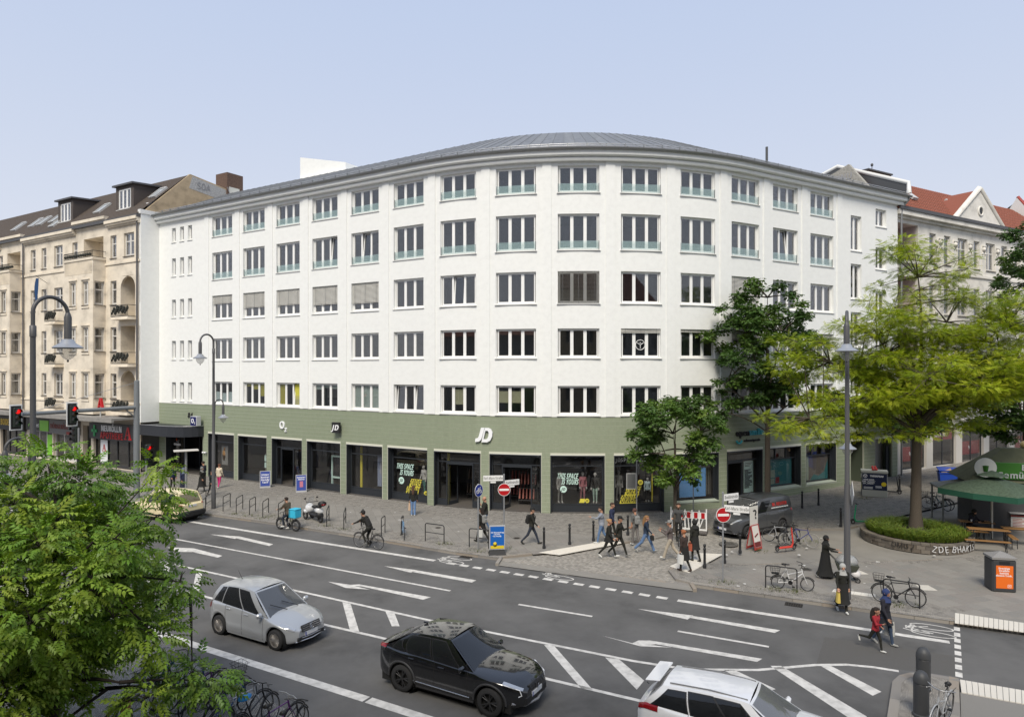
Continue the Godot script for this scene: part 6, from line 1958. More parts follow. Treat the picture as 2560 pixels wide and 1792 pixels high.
		for k in 26:
			xs.append(Transform3D(Basis(UP,rng.randf()*TAU).scaled(Vector3.ONE*rng.randf_range(0.25,0.6)),p+Vector3(rng.randfn(0,0.24),0.0,rng.randfn(0,0.16))))
			var q:=rng.randf_range(0.7,1.3)
			cols.append(Color(0.12*q,0.14*q,0.03*q))
	tag(many(gb.mesh(),xs,"weeds",mats["leaf"],self,cols),"small tufts of weeds in the paving joints at the kerb","weeds","","stuff")
	var lb:=B.new()
	lb.quad(Vector3(-0.06,0.005,0.04),Vector3(0.05,0.012,0.05),Vector3(0.06,0.005,-0.04),Vector3(-0.05,0.015,-0.04))
	xs=[]
	for k in 60:
		var p:=Vector2(rng.randf_range(8,26),rng.randf_range(-37,-25))
		if not Geometry2D.is_point_in_polygon(p,pave_poly):continue
		xs.append(Transform3D(Basis(UP,rng.randf()*TAU).scaled(Vector3.ONE*rng.randf_range(0.5,1.6)),sw(p,0.135)))
	for k in 16:xs.append(Transform3D(Basis(UP,rng.randf()*TAU).scaled(Vector3.ONE*rng.randf_range(0.4,1.0)),sw(Vector2(rng.randf_range(-16,3),0)+Vector2(0,0),0.135)+Vector3(0,0,0)))
	for k in range(xs.size()-16,xs.size()):xs[k].origin.z=-(32.5-0.516*xs[k].origin.x)-rng.randf()*5.0
	tag(many(lb.mesh(),xs,"litter",mat("paper litter",[0.6,0.59,0.56],0.9),self),"scraps of white paper litter on the pavement","litter","","stuff")
	t=thing("litter_bin","large dark litter bin with an orange poster and pointed lid","litter bin",Vector3(18.75,0.12,-26.1),-0.2)
	b=B.new()
	b.cbox(T(Vector3(0,0.62,0)),Vector3(0.82,1.24,0.7),0.05)
	part(b,"body",mat("anthracite bin",[0.04,0.042,0.046],0.5),t)
	b=B.new()
	b.hexa([Vector3(-0.43,1.24,0.37),Vector3(0.43,1.24,0.37),Vector3(0.43,1.24,-0.37),Vector3(-0.43,1.24,-0.37),Vector3(-0.43,1.32,0.37),Vector3(0.43,1.32,0.37),Vector3(0.43,1.32,-0.37),Vector3(-0.43,1.32,-0.37)])
	for k in 4:
		var q:=[Vector3(-0.43,1.32,0.37),Vector3(0.43,1.32,0.37),Vector3(0.43,1.32,-0.37),Vector3(-0.43,1.32,-0.37)]
		b.tri(q[k],q[(k+1)% 4],Vector3(0,1.5,0))
	part(b,"lid",rough_mat("grey bin lid",[0.33,0.32,0.31],0.7,tx.streak,2.0),t)
	b=B.new()
	b.box(Vector3(-0.18,1.06,0.345),Vector3(0.18,1.18,0.356))
	part(b,"slot",black,t)
	var orange:=mat("orange poster",[0.72,0.14,0.01],0.5)
	b=B.new()
	b.box(Vector3(-0.29,0.16,0.35),Vector3(0.29,1.02,0.357))
	b.box(Vector3(0.41,0.2,-0.25),Vector3(0.417,0.95,0.2))
	part(b,"poster",orange,t)
	write("Dreckige\nStraßen\nhassen\ndiesen Trick.", 0.066, mats["white lettering"],t,Vector3(-0.02,0.78,0.362),Basis(),0.004)
	b=B.new()
	for e in[[0.1,0.2,0.22,0.21],[0.1,0.3,0.22,0.31],[0.1,0.2,0.11,0.31],[0.21,0.2,0.22,0.31],[0.13,0.25,0.19,0.265]]:b.box(Vector3(e[0],e[1],0.358),Vector3(e[2],e[3],0.362))
	part(b,"logo",mats["white lettering"],t)
	t=thing("switch_cabinet","grey switch cabinet with navy THERAPIUM advertising on it","cabinet",Vector3(23.3,0.42,-43.7),-0.42)
	b=B.new()
	b.cbox(T(Vector3(0,0.78,0)),Vector3(1.45,1.56,0.75),0.02)
	b.box(Vector3(-0.76,1.56,-0.41),Vector3(0.76,1.68,0.41))
	part(b,"body",mat("cabinet grey",[0.36,0.37,0.34],0.7),t)
	var navy:=mat("navy poster",[0.008,0.014,0.045],0.5)
	b=B.new()
	b.box(Vector3(-0.7,0.45,0.375),Vector3(0.7,1.5,0.38)); b.box(Vector3(-0.735,0.05,-0.36),Vector3(-0.727,1.5,0.36))
	part(b,"poster",navy,t)
	write("THERAPIUM",0.12,mats["white lettering"],t,Vector3(0.12,1.34,0.385),Basis().scaled(Vector3(0.8,1,1)),0.004); write("HIER WIRD\nEIN „AUAAA“\nZU „AAAH!“", 0.085, mats["white lettering"],t,Vector3(-0.33,0.98,0.385),Basis(),0.004)
	for k in 3:
		b=B.new()
		b.box(Vector3(-0.62,0.52+0.05*k,0.38),Vector3(-0.1,0.54+0.05*k,0.384)); b.box(Vector3(0.05,0.6+0.05*k,0.38),Vector3(0.4,0.62+0.05*k,0.384))
		part(b,"small_print",mats["white lettering"],t)
	b=B.new()
	disc(b,Vector3(0.52,0.85,0.38),0.14,0.006); b.lathe(Transform3D(Basis(Vector3(0,0,1),PI/2),Vector3(-0.735,0.6,0.1)),[Vector2(0,0),Vector2(0.15,0),Vector2(0.15,0.006),Vector2(0,0.006)],18,true)
	part(b,"yellow_disc",mat("print yellow",[0.65,0.5,0.02],0.5),t)
	b=B.new()
	b.torus(Transform3D(Basis(Vector3.RIGHT,PI/2),Vector3(-0.53,1.33,0.385)),0.1,0.012,18,4); b.tube([Vector3(-0.53,1.26,0.385),Vector3(-0.53,1.35,0.385)],0.01,4); b.tube([Vector3(-0.6,1.37,0.385),Vector3(-0.53,1.33,0.385),Vector3(-0.46,1.37,0.385)],0.01,4)
	b.torus(Transform3D(Basis(Vector3(0,0,1),PI/2),Vector3(-0.74,1.3,0)),0.13,0.014,18,4)
	part(b,"emblem",mats["white lettering"],t)
	t=thing("red_shoes","pair of red and white shoes left on the switch cabinet","shoes",Vector3(23.25,2.1,-43.6))
	for s in[-0.09,0.09]:
		b=B.new()
		b.ball(T(Vector3(s,0.08,0.05),Basis().scaled(Vector3(0.08,0.09,0.17))),8); b.ball(T(Vector3(s,0.18,-0.04),Basis().scaled(Vector3(0.07,0.11,0.08))),8)
		part(b,"shoe",mat("red leather",[0.4,0.03,0.03],0.6),t)
	t=thing("kebab_stand","dark kebab stand with a green sign reading Best Gemüse Kebap","kiosk",Vector3(26.6,0.2,-36.0),-0.30)
	b=B.new()
	b.box(Vector3(-2.2,0,-1.4),Vector3(3.4,2.55,1.0))
	part(b,"wall",mat("kiosk dark panel",[0.05,0.05,0.055],0.5),t)
	b=B.new()
	b.hexa([Vector3(-2.6,2.55,1.4),Vector3(3.8,2.55,1.4),Vector3(3.8,2.55,-1.8),Vector3(-2.6,2.55,-1.8),Vector3(-0.6,4.2,0.2),Vector3(1.6,4.2,0.2),Vector3(1.6,4.2,-0.4),Vector3(-0.6,4.2,-0.4)])
	part(b,"roof",rough_mat("mossy roof",[0.11,0.115,0.07],0.9,tx.dirt,0.4),t)
	b=B.new()
	b.hexa([Vector3(-3.6,1.95,0.9),Vector3(-2.2,2.2,0.9),Vector3(-2.2,2.2,-1.3),Vector3(-3.6,1.95,-1.3),Vector3(-3.6,2.02,0.9),Vector3(-2.2,2.27,0.9),Vector3(-2.2,2.27,-1.3),Vector3(-3.6,2.02,-1.3)])
	for s in[-1.2,0.8]:b.tube([Vector3(-3.5,0,s),Vector3(-3.5,1.98,s)],0.05,6)
	part(b,"lean_to",mat("grey lean-to sheet",[0.22,0.22,0.21],0.7),t)
	b=B.new()
	b.cbox(T(Vector3(0.4,3.15,1.35)),Vector3(4.6,0.86,0.12),0.02)
	part(b,"sign_panel",mat("sign grass green",[0.035,0.15,0.015],0.5),t)
	write("Best\nGemüse Kebap", 0.30, mat("silver letters",[0.55,0.57,0.58],0.35,0.3),t,Vector3(0.25,3.15,1.43),Basis(),0.05)
	for q in[[-1.75,3.3,0.5],[2.25,3.25,0.5]]:
		b=B.new()
		disc(b,Vector3(q[0],q[1],1.42),q[2],0.03)
		part(b,"round_badge",white,t)
		b=B.new()
		if q[0]<0:
			b.lathe(T(Vector3(q[0],q[1]-0.2,1.46)),[Vector2(0.1,0),Vector2(0.14,0.3),Vector2(0,0.32)],10)
			part(b,"cup_picture",mats["sign grass green"],t)
		else:
			b.box(Vector3(q[0]-0.55,q[1]-0.3,1.45),Vector3(q[0]+0.55,q[1]-0.1,1.47))
			part(b,"ribbon",red,t)
			write("USTA'S",0.12,mats["white lettering"],t,Vector3(q[0],q[1]-0.2,1.48),Basis(),0.01)
	b=B.new()
	b.tube([Vector3(0.95,3.28,1.45),Vector3(1.15,3.36,1.45),Vector3(1.35,3.42,1.45)],[0.02,0.06,0.03],6)
	part(b,"chilli",red,t)
	b=B.new()
	b.box(Vector3(-0.6,0.95,1.0),Vector3(3.0,1.0,1.25)); b.box(Vector3(-0.6,1.75,1.0),Vector3(3.0,1.85,1.03))
	part(b,"counter",silver,t)
	for k in 3:
		b=B.new()
		b.box(Vector3(-0.5+k*1.05,0.12,1.02),Vector3(0.5+k*1.05,0.85,1.05))
		part(b,"menu_board",mat("menu white",[0.62,0.6,0.57],0.5),t)
		b=B.new()
		b.box(Vector3(-0.5+k*1.05,0.77,1.05),Vector3(0.5+k*1.05,0.85,1.055))
		for j in 7:b.box(Vector3(-0.42+k*1.05,0.2+j*0.075,1.05),Vector3(0.0+k*1.05+0.1*(j % 3),0.225+j*0.075,1.054))
		part(b,"menu_print",mat("menu red",[0.35,0.06,0.05],0.6),t)
	b=B.new()
	b.ball(T(Vector3(0.5,4.4,-0.1),Basis().scaled(Vector3.ONE*0.2)),10)
	part(b,"roof_ball",mat("roof ball",[0.5,0.4,0.2],0.5),t)
	t=thing("parasol","faded green square parasol with a second small top tier","parasol",Vector3(23.6,0.27,-33.4))
	b=B.new()
	b.tube([Vector3.ZERO,UP*3.1],0.045,8)
	part(b,"pole",mat("pale pole",[0.5,0.49,0.45],0.5),t)
	var cv:=rough_mat("faded green canvas",[0.10,0.15,0.10],0.9,tx.streak,0.25,null,0,{"backlight_enabled":true,"backlight":Color(0.3,0.4,0.3)})
	for q in[[2.05,2.42,3.05,0.28],[0.6,3.1,3.35,0.0]]:
		for k in 8:
			b=B.new()
			var a0:=TAU*k/8+0.2; var a1:=TAU*(k+1)/8+0.2
			var f0:=1.0 if k % 2 else 1.18; var f1:=1.18 if k % 2 else 1.0
			var p0:=Vector3(cos(a0)*q[0]*f0,q[1],sin(a0)*q[0]*f0); var p1:=Vector3(cos(a1)*q[0]*f1,q[1],sin(a1)*q[0]*f1)
			var ap:=Vector3(0,q[2],0)
			var pm:=(p0+p1)*0.5
			b.tri(p1,p0,ap)
			part(b,"canopy_panel",cv,t)
			if q[3]>0:
				b=B.new()
				b.quad(p0-UP*q[3],p0,p1,p1-UP*q[3])
				part(b,"valance",mat("dark green canvas",[0.012,0.075,0.045],0.9),t)
				b=B.new()
				b.tube([UP*2.3,p0*0.97],0.014,4)
				part(b,"rib",mat("pale pole",[0.5,0.49,0.45],0.5),t)
	var wood:=rough_mat("varnished pine",[0.40,0.21,0.075],0.45,tx.streak,1.2)
	for q in[[Vector3(23.07,0.26,-33.75),-0.35,0.76,0.5,1.5,"beer_table","table","wooden beer table where the hooded man sits"],[Vector3(22.68,0.23,-32.34),-0.35,0.74,0.5,1.7,"beer_table","table","wooden beer table right under the parasol"],[Vector3(21.93,0.2,-31.33),-0.35,0.47,0.25,1.8,"beer_bench","bench","wooden beer bench in front of the table under the parasol"],[Vector3(22.38,0.23,-33.08),-0.35,0.47,0.25,1.4,"beer_bench","bench","short wooden beer bench before the hooded man's table"],[Vector3(24.17,0.27,-32.2),-0.35,0.76,0.5,1.6,"beer_table","table","wooden beer table cut off by the right edge"],[Vector3(23.52,0.25,-31.99),1.2,0.47,0.25,1.3,"beer_bench","bench","wooden beer bench standing crosswise at the right edge"]]:
		t=thing(q[5],q[7],q[6],q[0],q[1],"beer garden tables and benches")
		for k in 2:
			b=B.new()
			var dw:float=q[3]/2
			b.cbox(T(Vector3(0,q[2],-dw/2+k*dw)),Vector3(q[4],0.035,dw-0.008),0.006)
			part(b,"plank",wood,t)
		for s in[-1,1]:
			b=B.new()
			for z in[-1,1]:b.tube([Vector3(s*(q[4]/2-0.2),q[2]-0.02,z*q[3]*0.4),Vector3(s*(q[4]/2-0.16),0.0,z*q[3]*0.42)],0.018,5)
			b.tube([Vector3(s*(q[4]/2-0.18),q[2]*0.4,-q[3]*0.41),Vector3(s*(q[4]/2-0.18),q[2]*0.4,q[3]*0.41)],0.014,5)
			part(b,"leg",mats["black coated steel"],t)
	t=thing("paper_cup","white paper cup on the table by the hooded man","cup",Vector3(23.07,0.26,-33.75)+Vector3(-0.3,0.78,0.1))
	b=B.new()
	b.lathe(T(Vector3.ZERO),[Vector2(0.035,0),Vector2(0.045,0.12),Vector2(0.04,0.12),Vector2(0.03,0.01),Vector2(0,0.01)],12)
	part(b,"cup",white,t)
	for q in[[Vector3(29.4,0.5,-45.6),[0.012,0.06,0.38],"blue wheeled waste container overflowing with cardboard",-0.4],[Vector3(31.8,0.5,-43.6),[0.05,0.05,0.055],"dark waste container with its lid open by the kebab stand",-0.4]]:
		t=thing("waste_container",q[2],"waste container",q[0],q[3],"wheeled waste containers")
		var cm:=mat("container %d" % int(q[0].x),q[1],0.5)
		b=B.new()
		b.hexa([Vector3(-0.58,0.2,0.4),Vector3(0.58,0.2,0.4),Vector3(0.58,0.2,-0.4),Vector3(-0.58,0.2,-0.4),Vector3(-0.68,1.2,0.5),Vector3(0.68,1.2,0.5),Vector3(0.68,1.2,-0.5),Vector3(-0.68,1.2,-0.5)])
		b.box(Vector3(-0.72,1.14,-0.54),Vector3(0.72,1.2,0.54))
		part(b,"body",cm,t)
		b=B.new()
		b.obox(Transform3D(Basis(Vector3.RIGHT,0.12 if q[0].x<30 else 1.2),Vector3(0,1.36 if q[0].x<30 else 1.7,-0.05 if q[0].x<30 else-0.5)),Vector3(1.42,0.05,1.08))
		part(b,"lid",cm,t)
		for s in[[-0.5,0.35],[0.5,0.35],[-0.5,-0.35],[0.5,-0.35]]:
			b=B.new()
			b.lathe(Transform3D(Basis(Vector3(0,0,1),PI/2),Vector3(s[0],0.1,s[1])),[Vector2(0,-0.03),Vector2(0.1,-0.03),Vector2(0.1,0.03),Vector2(0,0.03)],10)
			part(b,"wheel",black,t)
		b=B.new()
		for k in 4:b.obox(Transform3D(Basis(Vector3(1,0.3*k,0.2).normalized(),0.5+k),Vector3(-0.4+0.28*k,1.27,0.35)),Vector3(0.35,0.02,0.3))
		part(b,"cardboard",mat("cardboard",[0.42,0.29,0.17],0.9),t)
func cr(p:Array,x:float)->float:
	var n:=p.size()
	if x<=p[0].x:return p[0].y
	if x>=p[n-1].x:return p[n-1].y
	var k:=0
	while p[k+1].x<x:k+=1
	var a:Vector2=p[maxi(k-1,0)]; var b:Vector2=p[k]; var c:Vector2=p[k+1]; var d:Vector2=p[mini(k+2,n-1)]
	var t:=(x-b.x)/(c.x-b.x)
	var m0:=(c.y-a.y)/maxf(c.x-a.x,0.01)*(c.x-b.x); var m1:=(d.y-b.y)/maxf(d.x-b.x,0.01)*(c.x-b.x)
	var t2:=t*t; var t3:=t2*t
	return(2*t3-3*t2+1)*b.y+(t3-2*t2+t)*m0+(-2*t3+3*t2)*c.y+(t3-t2)*m1
func car_section(s:Dictionary,x:float)->Array:
	var w:float=cr(s.width,x); var sh:float=cr(s.shoulder,x); var top:float=cr(s.top,x); var bot:float=cr(s.bottom,x)
	for xw in s.axles:
		var d:=absf(x-xw); var ra:float=s.wheel+0.07
		if d<ra:bot=maxf(bot,s.wheel+sqrt(ra*ra-d*d))
	sh=maxf(sh,bot+0.05)
	var my:=lerpf(bot,sh,0.45)
	return[Vector3(x,bot,w-0.05),Vector3(x,bot+0.03,w-0.012),Vector3(x,lerpf(bot,sh,0.22),w-0.004),Vector3(x,my,w),Vector3(x,lerpf(bot,sh,0.75),w-0.012),Vector3(x,sh-0.03,w-0.04),Vector3(x,sh,w-0.08),Vector3(x,lerpf(sh,top,0.45),w*0.72),Vector3(x,lerpf(sh,top,0.85),w*0.4),Vector3(x,top,0)]
func gl_pt(s:Dictionary,t:float,h:float,side:float,off:=0.0)->Vector3:
	var x:=lerpf(lerpf(s.a0.x,s.c0.x,t),lerpf(s.a1.x,s.c1.x,t),h)
	var yb:=cr(s.shoulder,x)-0.01
	var yr:=cr(s.roof,x)
	var zb:=cr(s.width,x)-0.075; var zr:float=s.railw
	zr=minf(zr,zb-0.04)
	var y:=lerpf(yb,yr,h)
	return Vector3(x,y,side*(lerpf(zb,zr,h)+0.035*sin(PI*h)+off))
func quad_patch(b:B,p00:Vector3,p10:Vector3,p11:Vector3,p01:Vector3,bulge:Vector3,n:=6)-> void:
	var g:=[]
	for i in n+1:
		var row:=[]
		var v:=float(i)/n
		for j in n+1:
			var u:=float(j)/n
			row.append(p00.lerp(p10,u).lerp(p01.lerp(p11,u),v)+bulge*(sin(PI*u)*0.5+0.5*sin(PI*u)*sin(PI*v)))
		g.append(row)
	b.grid(g)
func wheel_at(t:Node3D,at:Vector3,r:float,rim:Material,spokes:int,side:float,split:=false)-> void:
	var n:=sub("wheel",t,Transform3D(Basis(Vector3.RIGHT,side*PI/2),at))
	var b:=B.new()
	var w:=0.105
	b.lathe(T(Vector3.ZERO),[Vector2(r*0.66,-w),Vector2(r*0.93,-w),Vector2(r,-w*0.75),Vector2(r,w*0.75),Vector2(r*0.93,w),Vector2(r*0.7,w*1.05),Vector2(r*0.66,w*0.8)],28)
	part(b,"tyre",mat("tyre rubber",[0.018,0.018,0.019],0.85),n)
	b=B.new()
	b.lathe(T(Vector3.ZERO),[Vector2(r*0.70,w*0.7),Vector2(r*0.70,w*0.98),Vector2(r*0.64,w*0.98),Vector2(r*0.62,w*0.5)],28)
	b.lathe(T(Vector3.ZERO),[Vector2(r*0.13,w*0.3),Vector2(r*0.13,w*0.85),Vector2(0,w*0.92)],12)
	for k in spokes:
		var a:=TAU*k/spokes
		for e in([-0.09,0.09]if split else[0.0]):
			var d0:=Vector3(cos(a),0,sin(a)); var d1:=Vector3(cos(a+e*2),0,sin(a+e*2))
			b.tube([d0*r*0.1+UP*w*0.72,d1*r*0.64+UP*w*0.72],[0.028 if not split else 0.018,0.02],4)
	part(b,"rim",rim,n)
	b=B.new()
	b.lathe(T(Vector3.ZERO),[Vector2(r*0.62,w*0.1),Vector2(0,w*0.12)],20)
	part(b,"brake_disc",mat("wheel well",[0.01,0.01,0.01],0.9),n)
func car(called:String,label:String,cat:String,at:Vector3,head:float,s:Dictionary,paint:Material)-> Node3D:
	var t:=thing(called,label,cat,at,head)
	var L:float=s.length
	var black:=mat("car black trim",[0.012,0.012,0.013],0.55)
	var b:=B.new()
	var rows:=[]
	var xs:=[]
	for k in 73:xs.append(-L/2+L*k/72.0)
	for xw in s.axles:for e in[-1.0,1.0]:
		xs.append(xw+e*(s.wheel+0.07)); xs.append(xw+e*(s.wheel+0.045))
	xs.sort()
	for x in xs:rows.append(car_section(s,x))
	for side in[1.0,-1.0]:
		var g:=[]
		for v in rows[0].size():
			var r:=[]
			for k in rows.size():
				var p:Vector3=rows[k if side<0 else rows.size()-1-k][v]
				r.append(Vector3(p.x,p.y,p.z*side))
			g.append(r)
		b.grid(g)
		for e in[0,rows.size()-1]:
			for v in rows[0].size()-1:
				var p:Vector3=rows[e][v]; var q:Vector3=rows[e][v+1]
				var A:=Vector3(p.x,p.y,p.z*side); var C:=Vector3(q.x,q.y,q.z*side); var D:=Vector3(q.x,q.y,0); var E:=Vector3(p.x,p.y,0)
				if(side>0)==(e==0):b.quad(A,C,D,E)
				else:b.quad(E,D,C,A)
	part(b,"body",paint,t)
	b=B.new()
	var roof:=[]
	for k in 15:
		var tt:=k/14.0
		var row:=[]
		for j in 9:
			var w:=j/8.0*2-1
			var p:=gl_pt(s,tt,1.0,1.0)
			row.append(Vector3(p.x,p.y+(s.crown*(1-w*w)),-w*p.z))
		roof.append(row)
	b.grid(roof)
	for side in[1.0,-1.0]:
		var g:=[]
		for i in 7:
			var row:=[]
			for k in 15:row.append(gl_pt(s,(k/14.0)if side<0 else 1-k/14.0,i/6.0,side))
			g.append(row)
		if side<0:
			for r in g:r.reverse()
			g.reverse()
		b.grid(g)
	var A0:=gl_pt(s,0,0,1); var A1:=gl_pt(s,0,1,1); var C0:=gl_pt(s,1,0,1); var C1:=gl_pt(s,1,1,1)
	var mz:=Vector3(1,1,-1)
	quad_patch(b,A0,A0*mz,A1*mz,A1,Vector3(0.06,0.02,0))
	quad_patch(b,C0*mz,C0,C1,C1*mz,Vector3(-0.05,0.01,0))
	part(b,"cabin",paint,t)
	var gm:=mat("car glass",[0.012,0.014,0.016,0.55],0.02)
	b=B.new()
	var o:=Vector3(0.012,0.012,0)
	quad_patch(b,lerp(A0,A1,0.04)*Vector3(1,1,0.94)+o,lerp(A0,A1,0.04)*Vector3(1,1,-0.94)+o,lerp(A0,A1,0.95)*Vector3(1,1,-0.93)+o,lerp(A0,A1,0.95)*Vector3(1,1,0.93)+o,Vector3(0.06,0.02,0))
	part(b,"windscreen",gm,t)
	if s.get("rear_glass",true):
		b=B.new()
		var o2:=Vector3(-0.012,0.012,0)
		var r0:float=s.get("rear_lo",0.12)
		quad_patch(b,lerp(C0,C1,r0)*Vector3(1,1,-0.88)+o2,lerp(C0,C1,r0)*Vector3(1,1,0.88)+o2,lerp(C0,C1,0.9)*Vector3(1,1,0.88)+o2,lerp(C0,C1,0.9)*Vector3(1,1,-0.88)+o2,Vector3(-0.05,0.01,0))
		part(b,"rear_window",gm,t)
	for side in[1.0,-1.0]:
		for w in s.side_glass:
			for layer in 2:
				b=B.new()
				var g:=[]
				var e:=0.012 if layer==0 else 0.0
				for i in 6:
					var h:=lerpf(w[4],w[5],i/5.0)
					var row:=[]
					for k in 7:
						var q:=k/6.0
						var tt:=lerpf(lerpf(w[0],w[1],q),lerpf(w[2],w[3],q),i/5.0)
						if layer==0:tt+=(q-0.5)*0.02; h=clampf(lerpf(w[4]-0.03,w[5]+0.03,i/5.0),0.0,1.0)
						row.append(gl_pt(s,tt if side<0 else tt,h,side,0.006 if layer==0 else 0.012))
					if side>0:row.reverse()
					g.append(row)
				b.grid(g)
				part(b,"window_seal" if layer==0 else "side_window",black if layer==0 else gm,t)
	b=B.new()
	b.box(Vector3(s.c0.x+0.25,0.3,-cr(s.width,0)+0.12),Vector3(s.a0.x-0.1,cr(s.shoulder,0)-0.03,cr(s.width,0)-0.12))
	for z in[-0.36,0.36]:
		for x in s.seats:b.cbox(T(Vector3(x,cr(s.shoulder,0)+0.12,z),Basis(Vector3(0,0,1),0.2)),Vector3(0.16,0.5,0.44),0.05)
	part(b,"interior",mat("car interior",[0.03,0.03,0.032],0.8),t)
	b=B.new()
	b.box(Vector3(-L/2+0.25,0.17,-cr(s.width,0)+0.1),Vector3(L/2-0.3,0.42,cr(s.width,0)-0.1))
	for xw in s.axles:b.lathe(Transform3D(Basis(Vector3.RIGHT,PI/2),Vector3(xw,s.wheel,0)),[Vector2(s.wheel+0.065,-cr(s.width,xw)+0.03),Vector2(s.wheel+0.065,cr(s.width,xw)-0.03)],20)
	part(b,"underbody",mat("wheel well",[0.01,0.01,0.01],0.9),t)
	for xw in s.axles:
		for side in[1.0,-1.0]:wheel_at(t,Vector3(xw,s.wheel,side*(cr(s.width,xw)-0.1)),s.wheel,s.rim,s.spokes,side,s.get("split",false))
	for side in[1.0,-1.0]:
		for x in s.seams:
			b=B.new()
			var sec:=car_section(s,x)
			var pts:=[]
			for k in range(1,7):pts.append(Vector3(x,sec[k].y,side*(sec[k].z+0.0005)))
			b.tube(pts,0.0055,4)
			part(b,"door_seam",mat("wheel well",[0.01,0.01,0.01],0.9),t)
		for x in s.handles:
			b=B.new()
			var sec:=car_section(s,x)
			b.cbox(T(Vector3(x,sec[5].y-0.06,side*(sec[4].z+0.012))),Vector3(0.19,0.03,0.03),0.008)
			part(b,"door_handle",s.get("handle_mat",paint),t)
		b=B.new()
		var mp:=gl_pt(s,0.10,0.06,side,0.1)
		b.cbox(T(mp+Vector3(0.05,0.05,side*0.05)),Vector3(0.12,0.15,0.22),0.045)
		part(b,"wing_mirror",s.get("mirror_mat",paint),t)
		b=B.new()
		var n:=30
		var lo:=[]; var hi:=[]
		for k in n+1:
			var x:=lerpf(s.axles[1]+s.wheel+0.05,s.axles[0]-s.wheel-0.05,float(k)/n)
			var sec:=car_section(s,x)
			lo.append(Vector3(x,sec[0].y-0.03,side*(sec[1].z-0.01))); hi.append(Vector3(x,sec[2].y+s.get("sill",0.0),side*(sec[2].z+0.006)))
		if side>0:
			lo.reverse(); hi.reverse()
			b.grid([lo,hi])
		else:b.grid([lo,hi])
		part(b,"sill_trim",s.sill_mat,t)
	for q in s.lamps:
		for side in[1.0,-1.0]:
			b=B.new()
			var g:=[]
			for v in 4:
				var row:=[]
				for k in 7:
					var x:=lerpf(q[0],q[1],k/6.0)
					var sec:=car_section(s,x)
					var fv:float=lerpf(q[2],q[3],v/3.0)+(q[6]*(k/6.0)if q.size()>6 else 0.0)
					var p:Vector3=sec[int(fv)].lerp(sec[mini(int(fv)+1,9)],fv-int(fv))
					row.append(Vector3(p.x+0.012*signf(x),p.y+0.004,side*(p.z+0.012)))
				if side>0:row.reverse()
				g.append(row)
			b.grid(g)
			part(b,q[4],q[5],t)
	for e in[1.0,-1.0]:
		b=B.new()
		var px:float=e*(L/2+0.012)
		b.cbox(T(Vector3(px,s.plate_y[0]if e>0 else s.plate_y[1],0)),Vector3(0.02,0.115,0.52),0.004)
		var pl:=part(b,"number_plate",mat("plate white",[0.62,0.63,0.64],0.4),t)
		b=B.new()
		b.box(Vector3(px-0.012,(s.plate_y[0]if e>0 else s.plate_y[1])-0.055,e*0.21 if e>0 else-0.255),Vector3(px+0.012,(s.plate_y[0]if e>0 else s.plate_y[1])+0.055,0.255 if e>0 else-0.21))
		part(b,"blue_band",mat("plate blue",[0.01,0.03,0.3],0.4),pl)
	return t
func V(p:Array)-> Array:
	var q:=[]
	for k in range(0,p.size(),2):q.append(Vector2(p[k],p[k+1]))
	return q
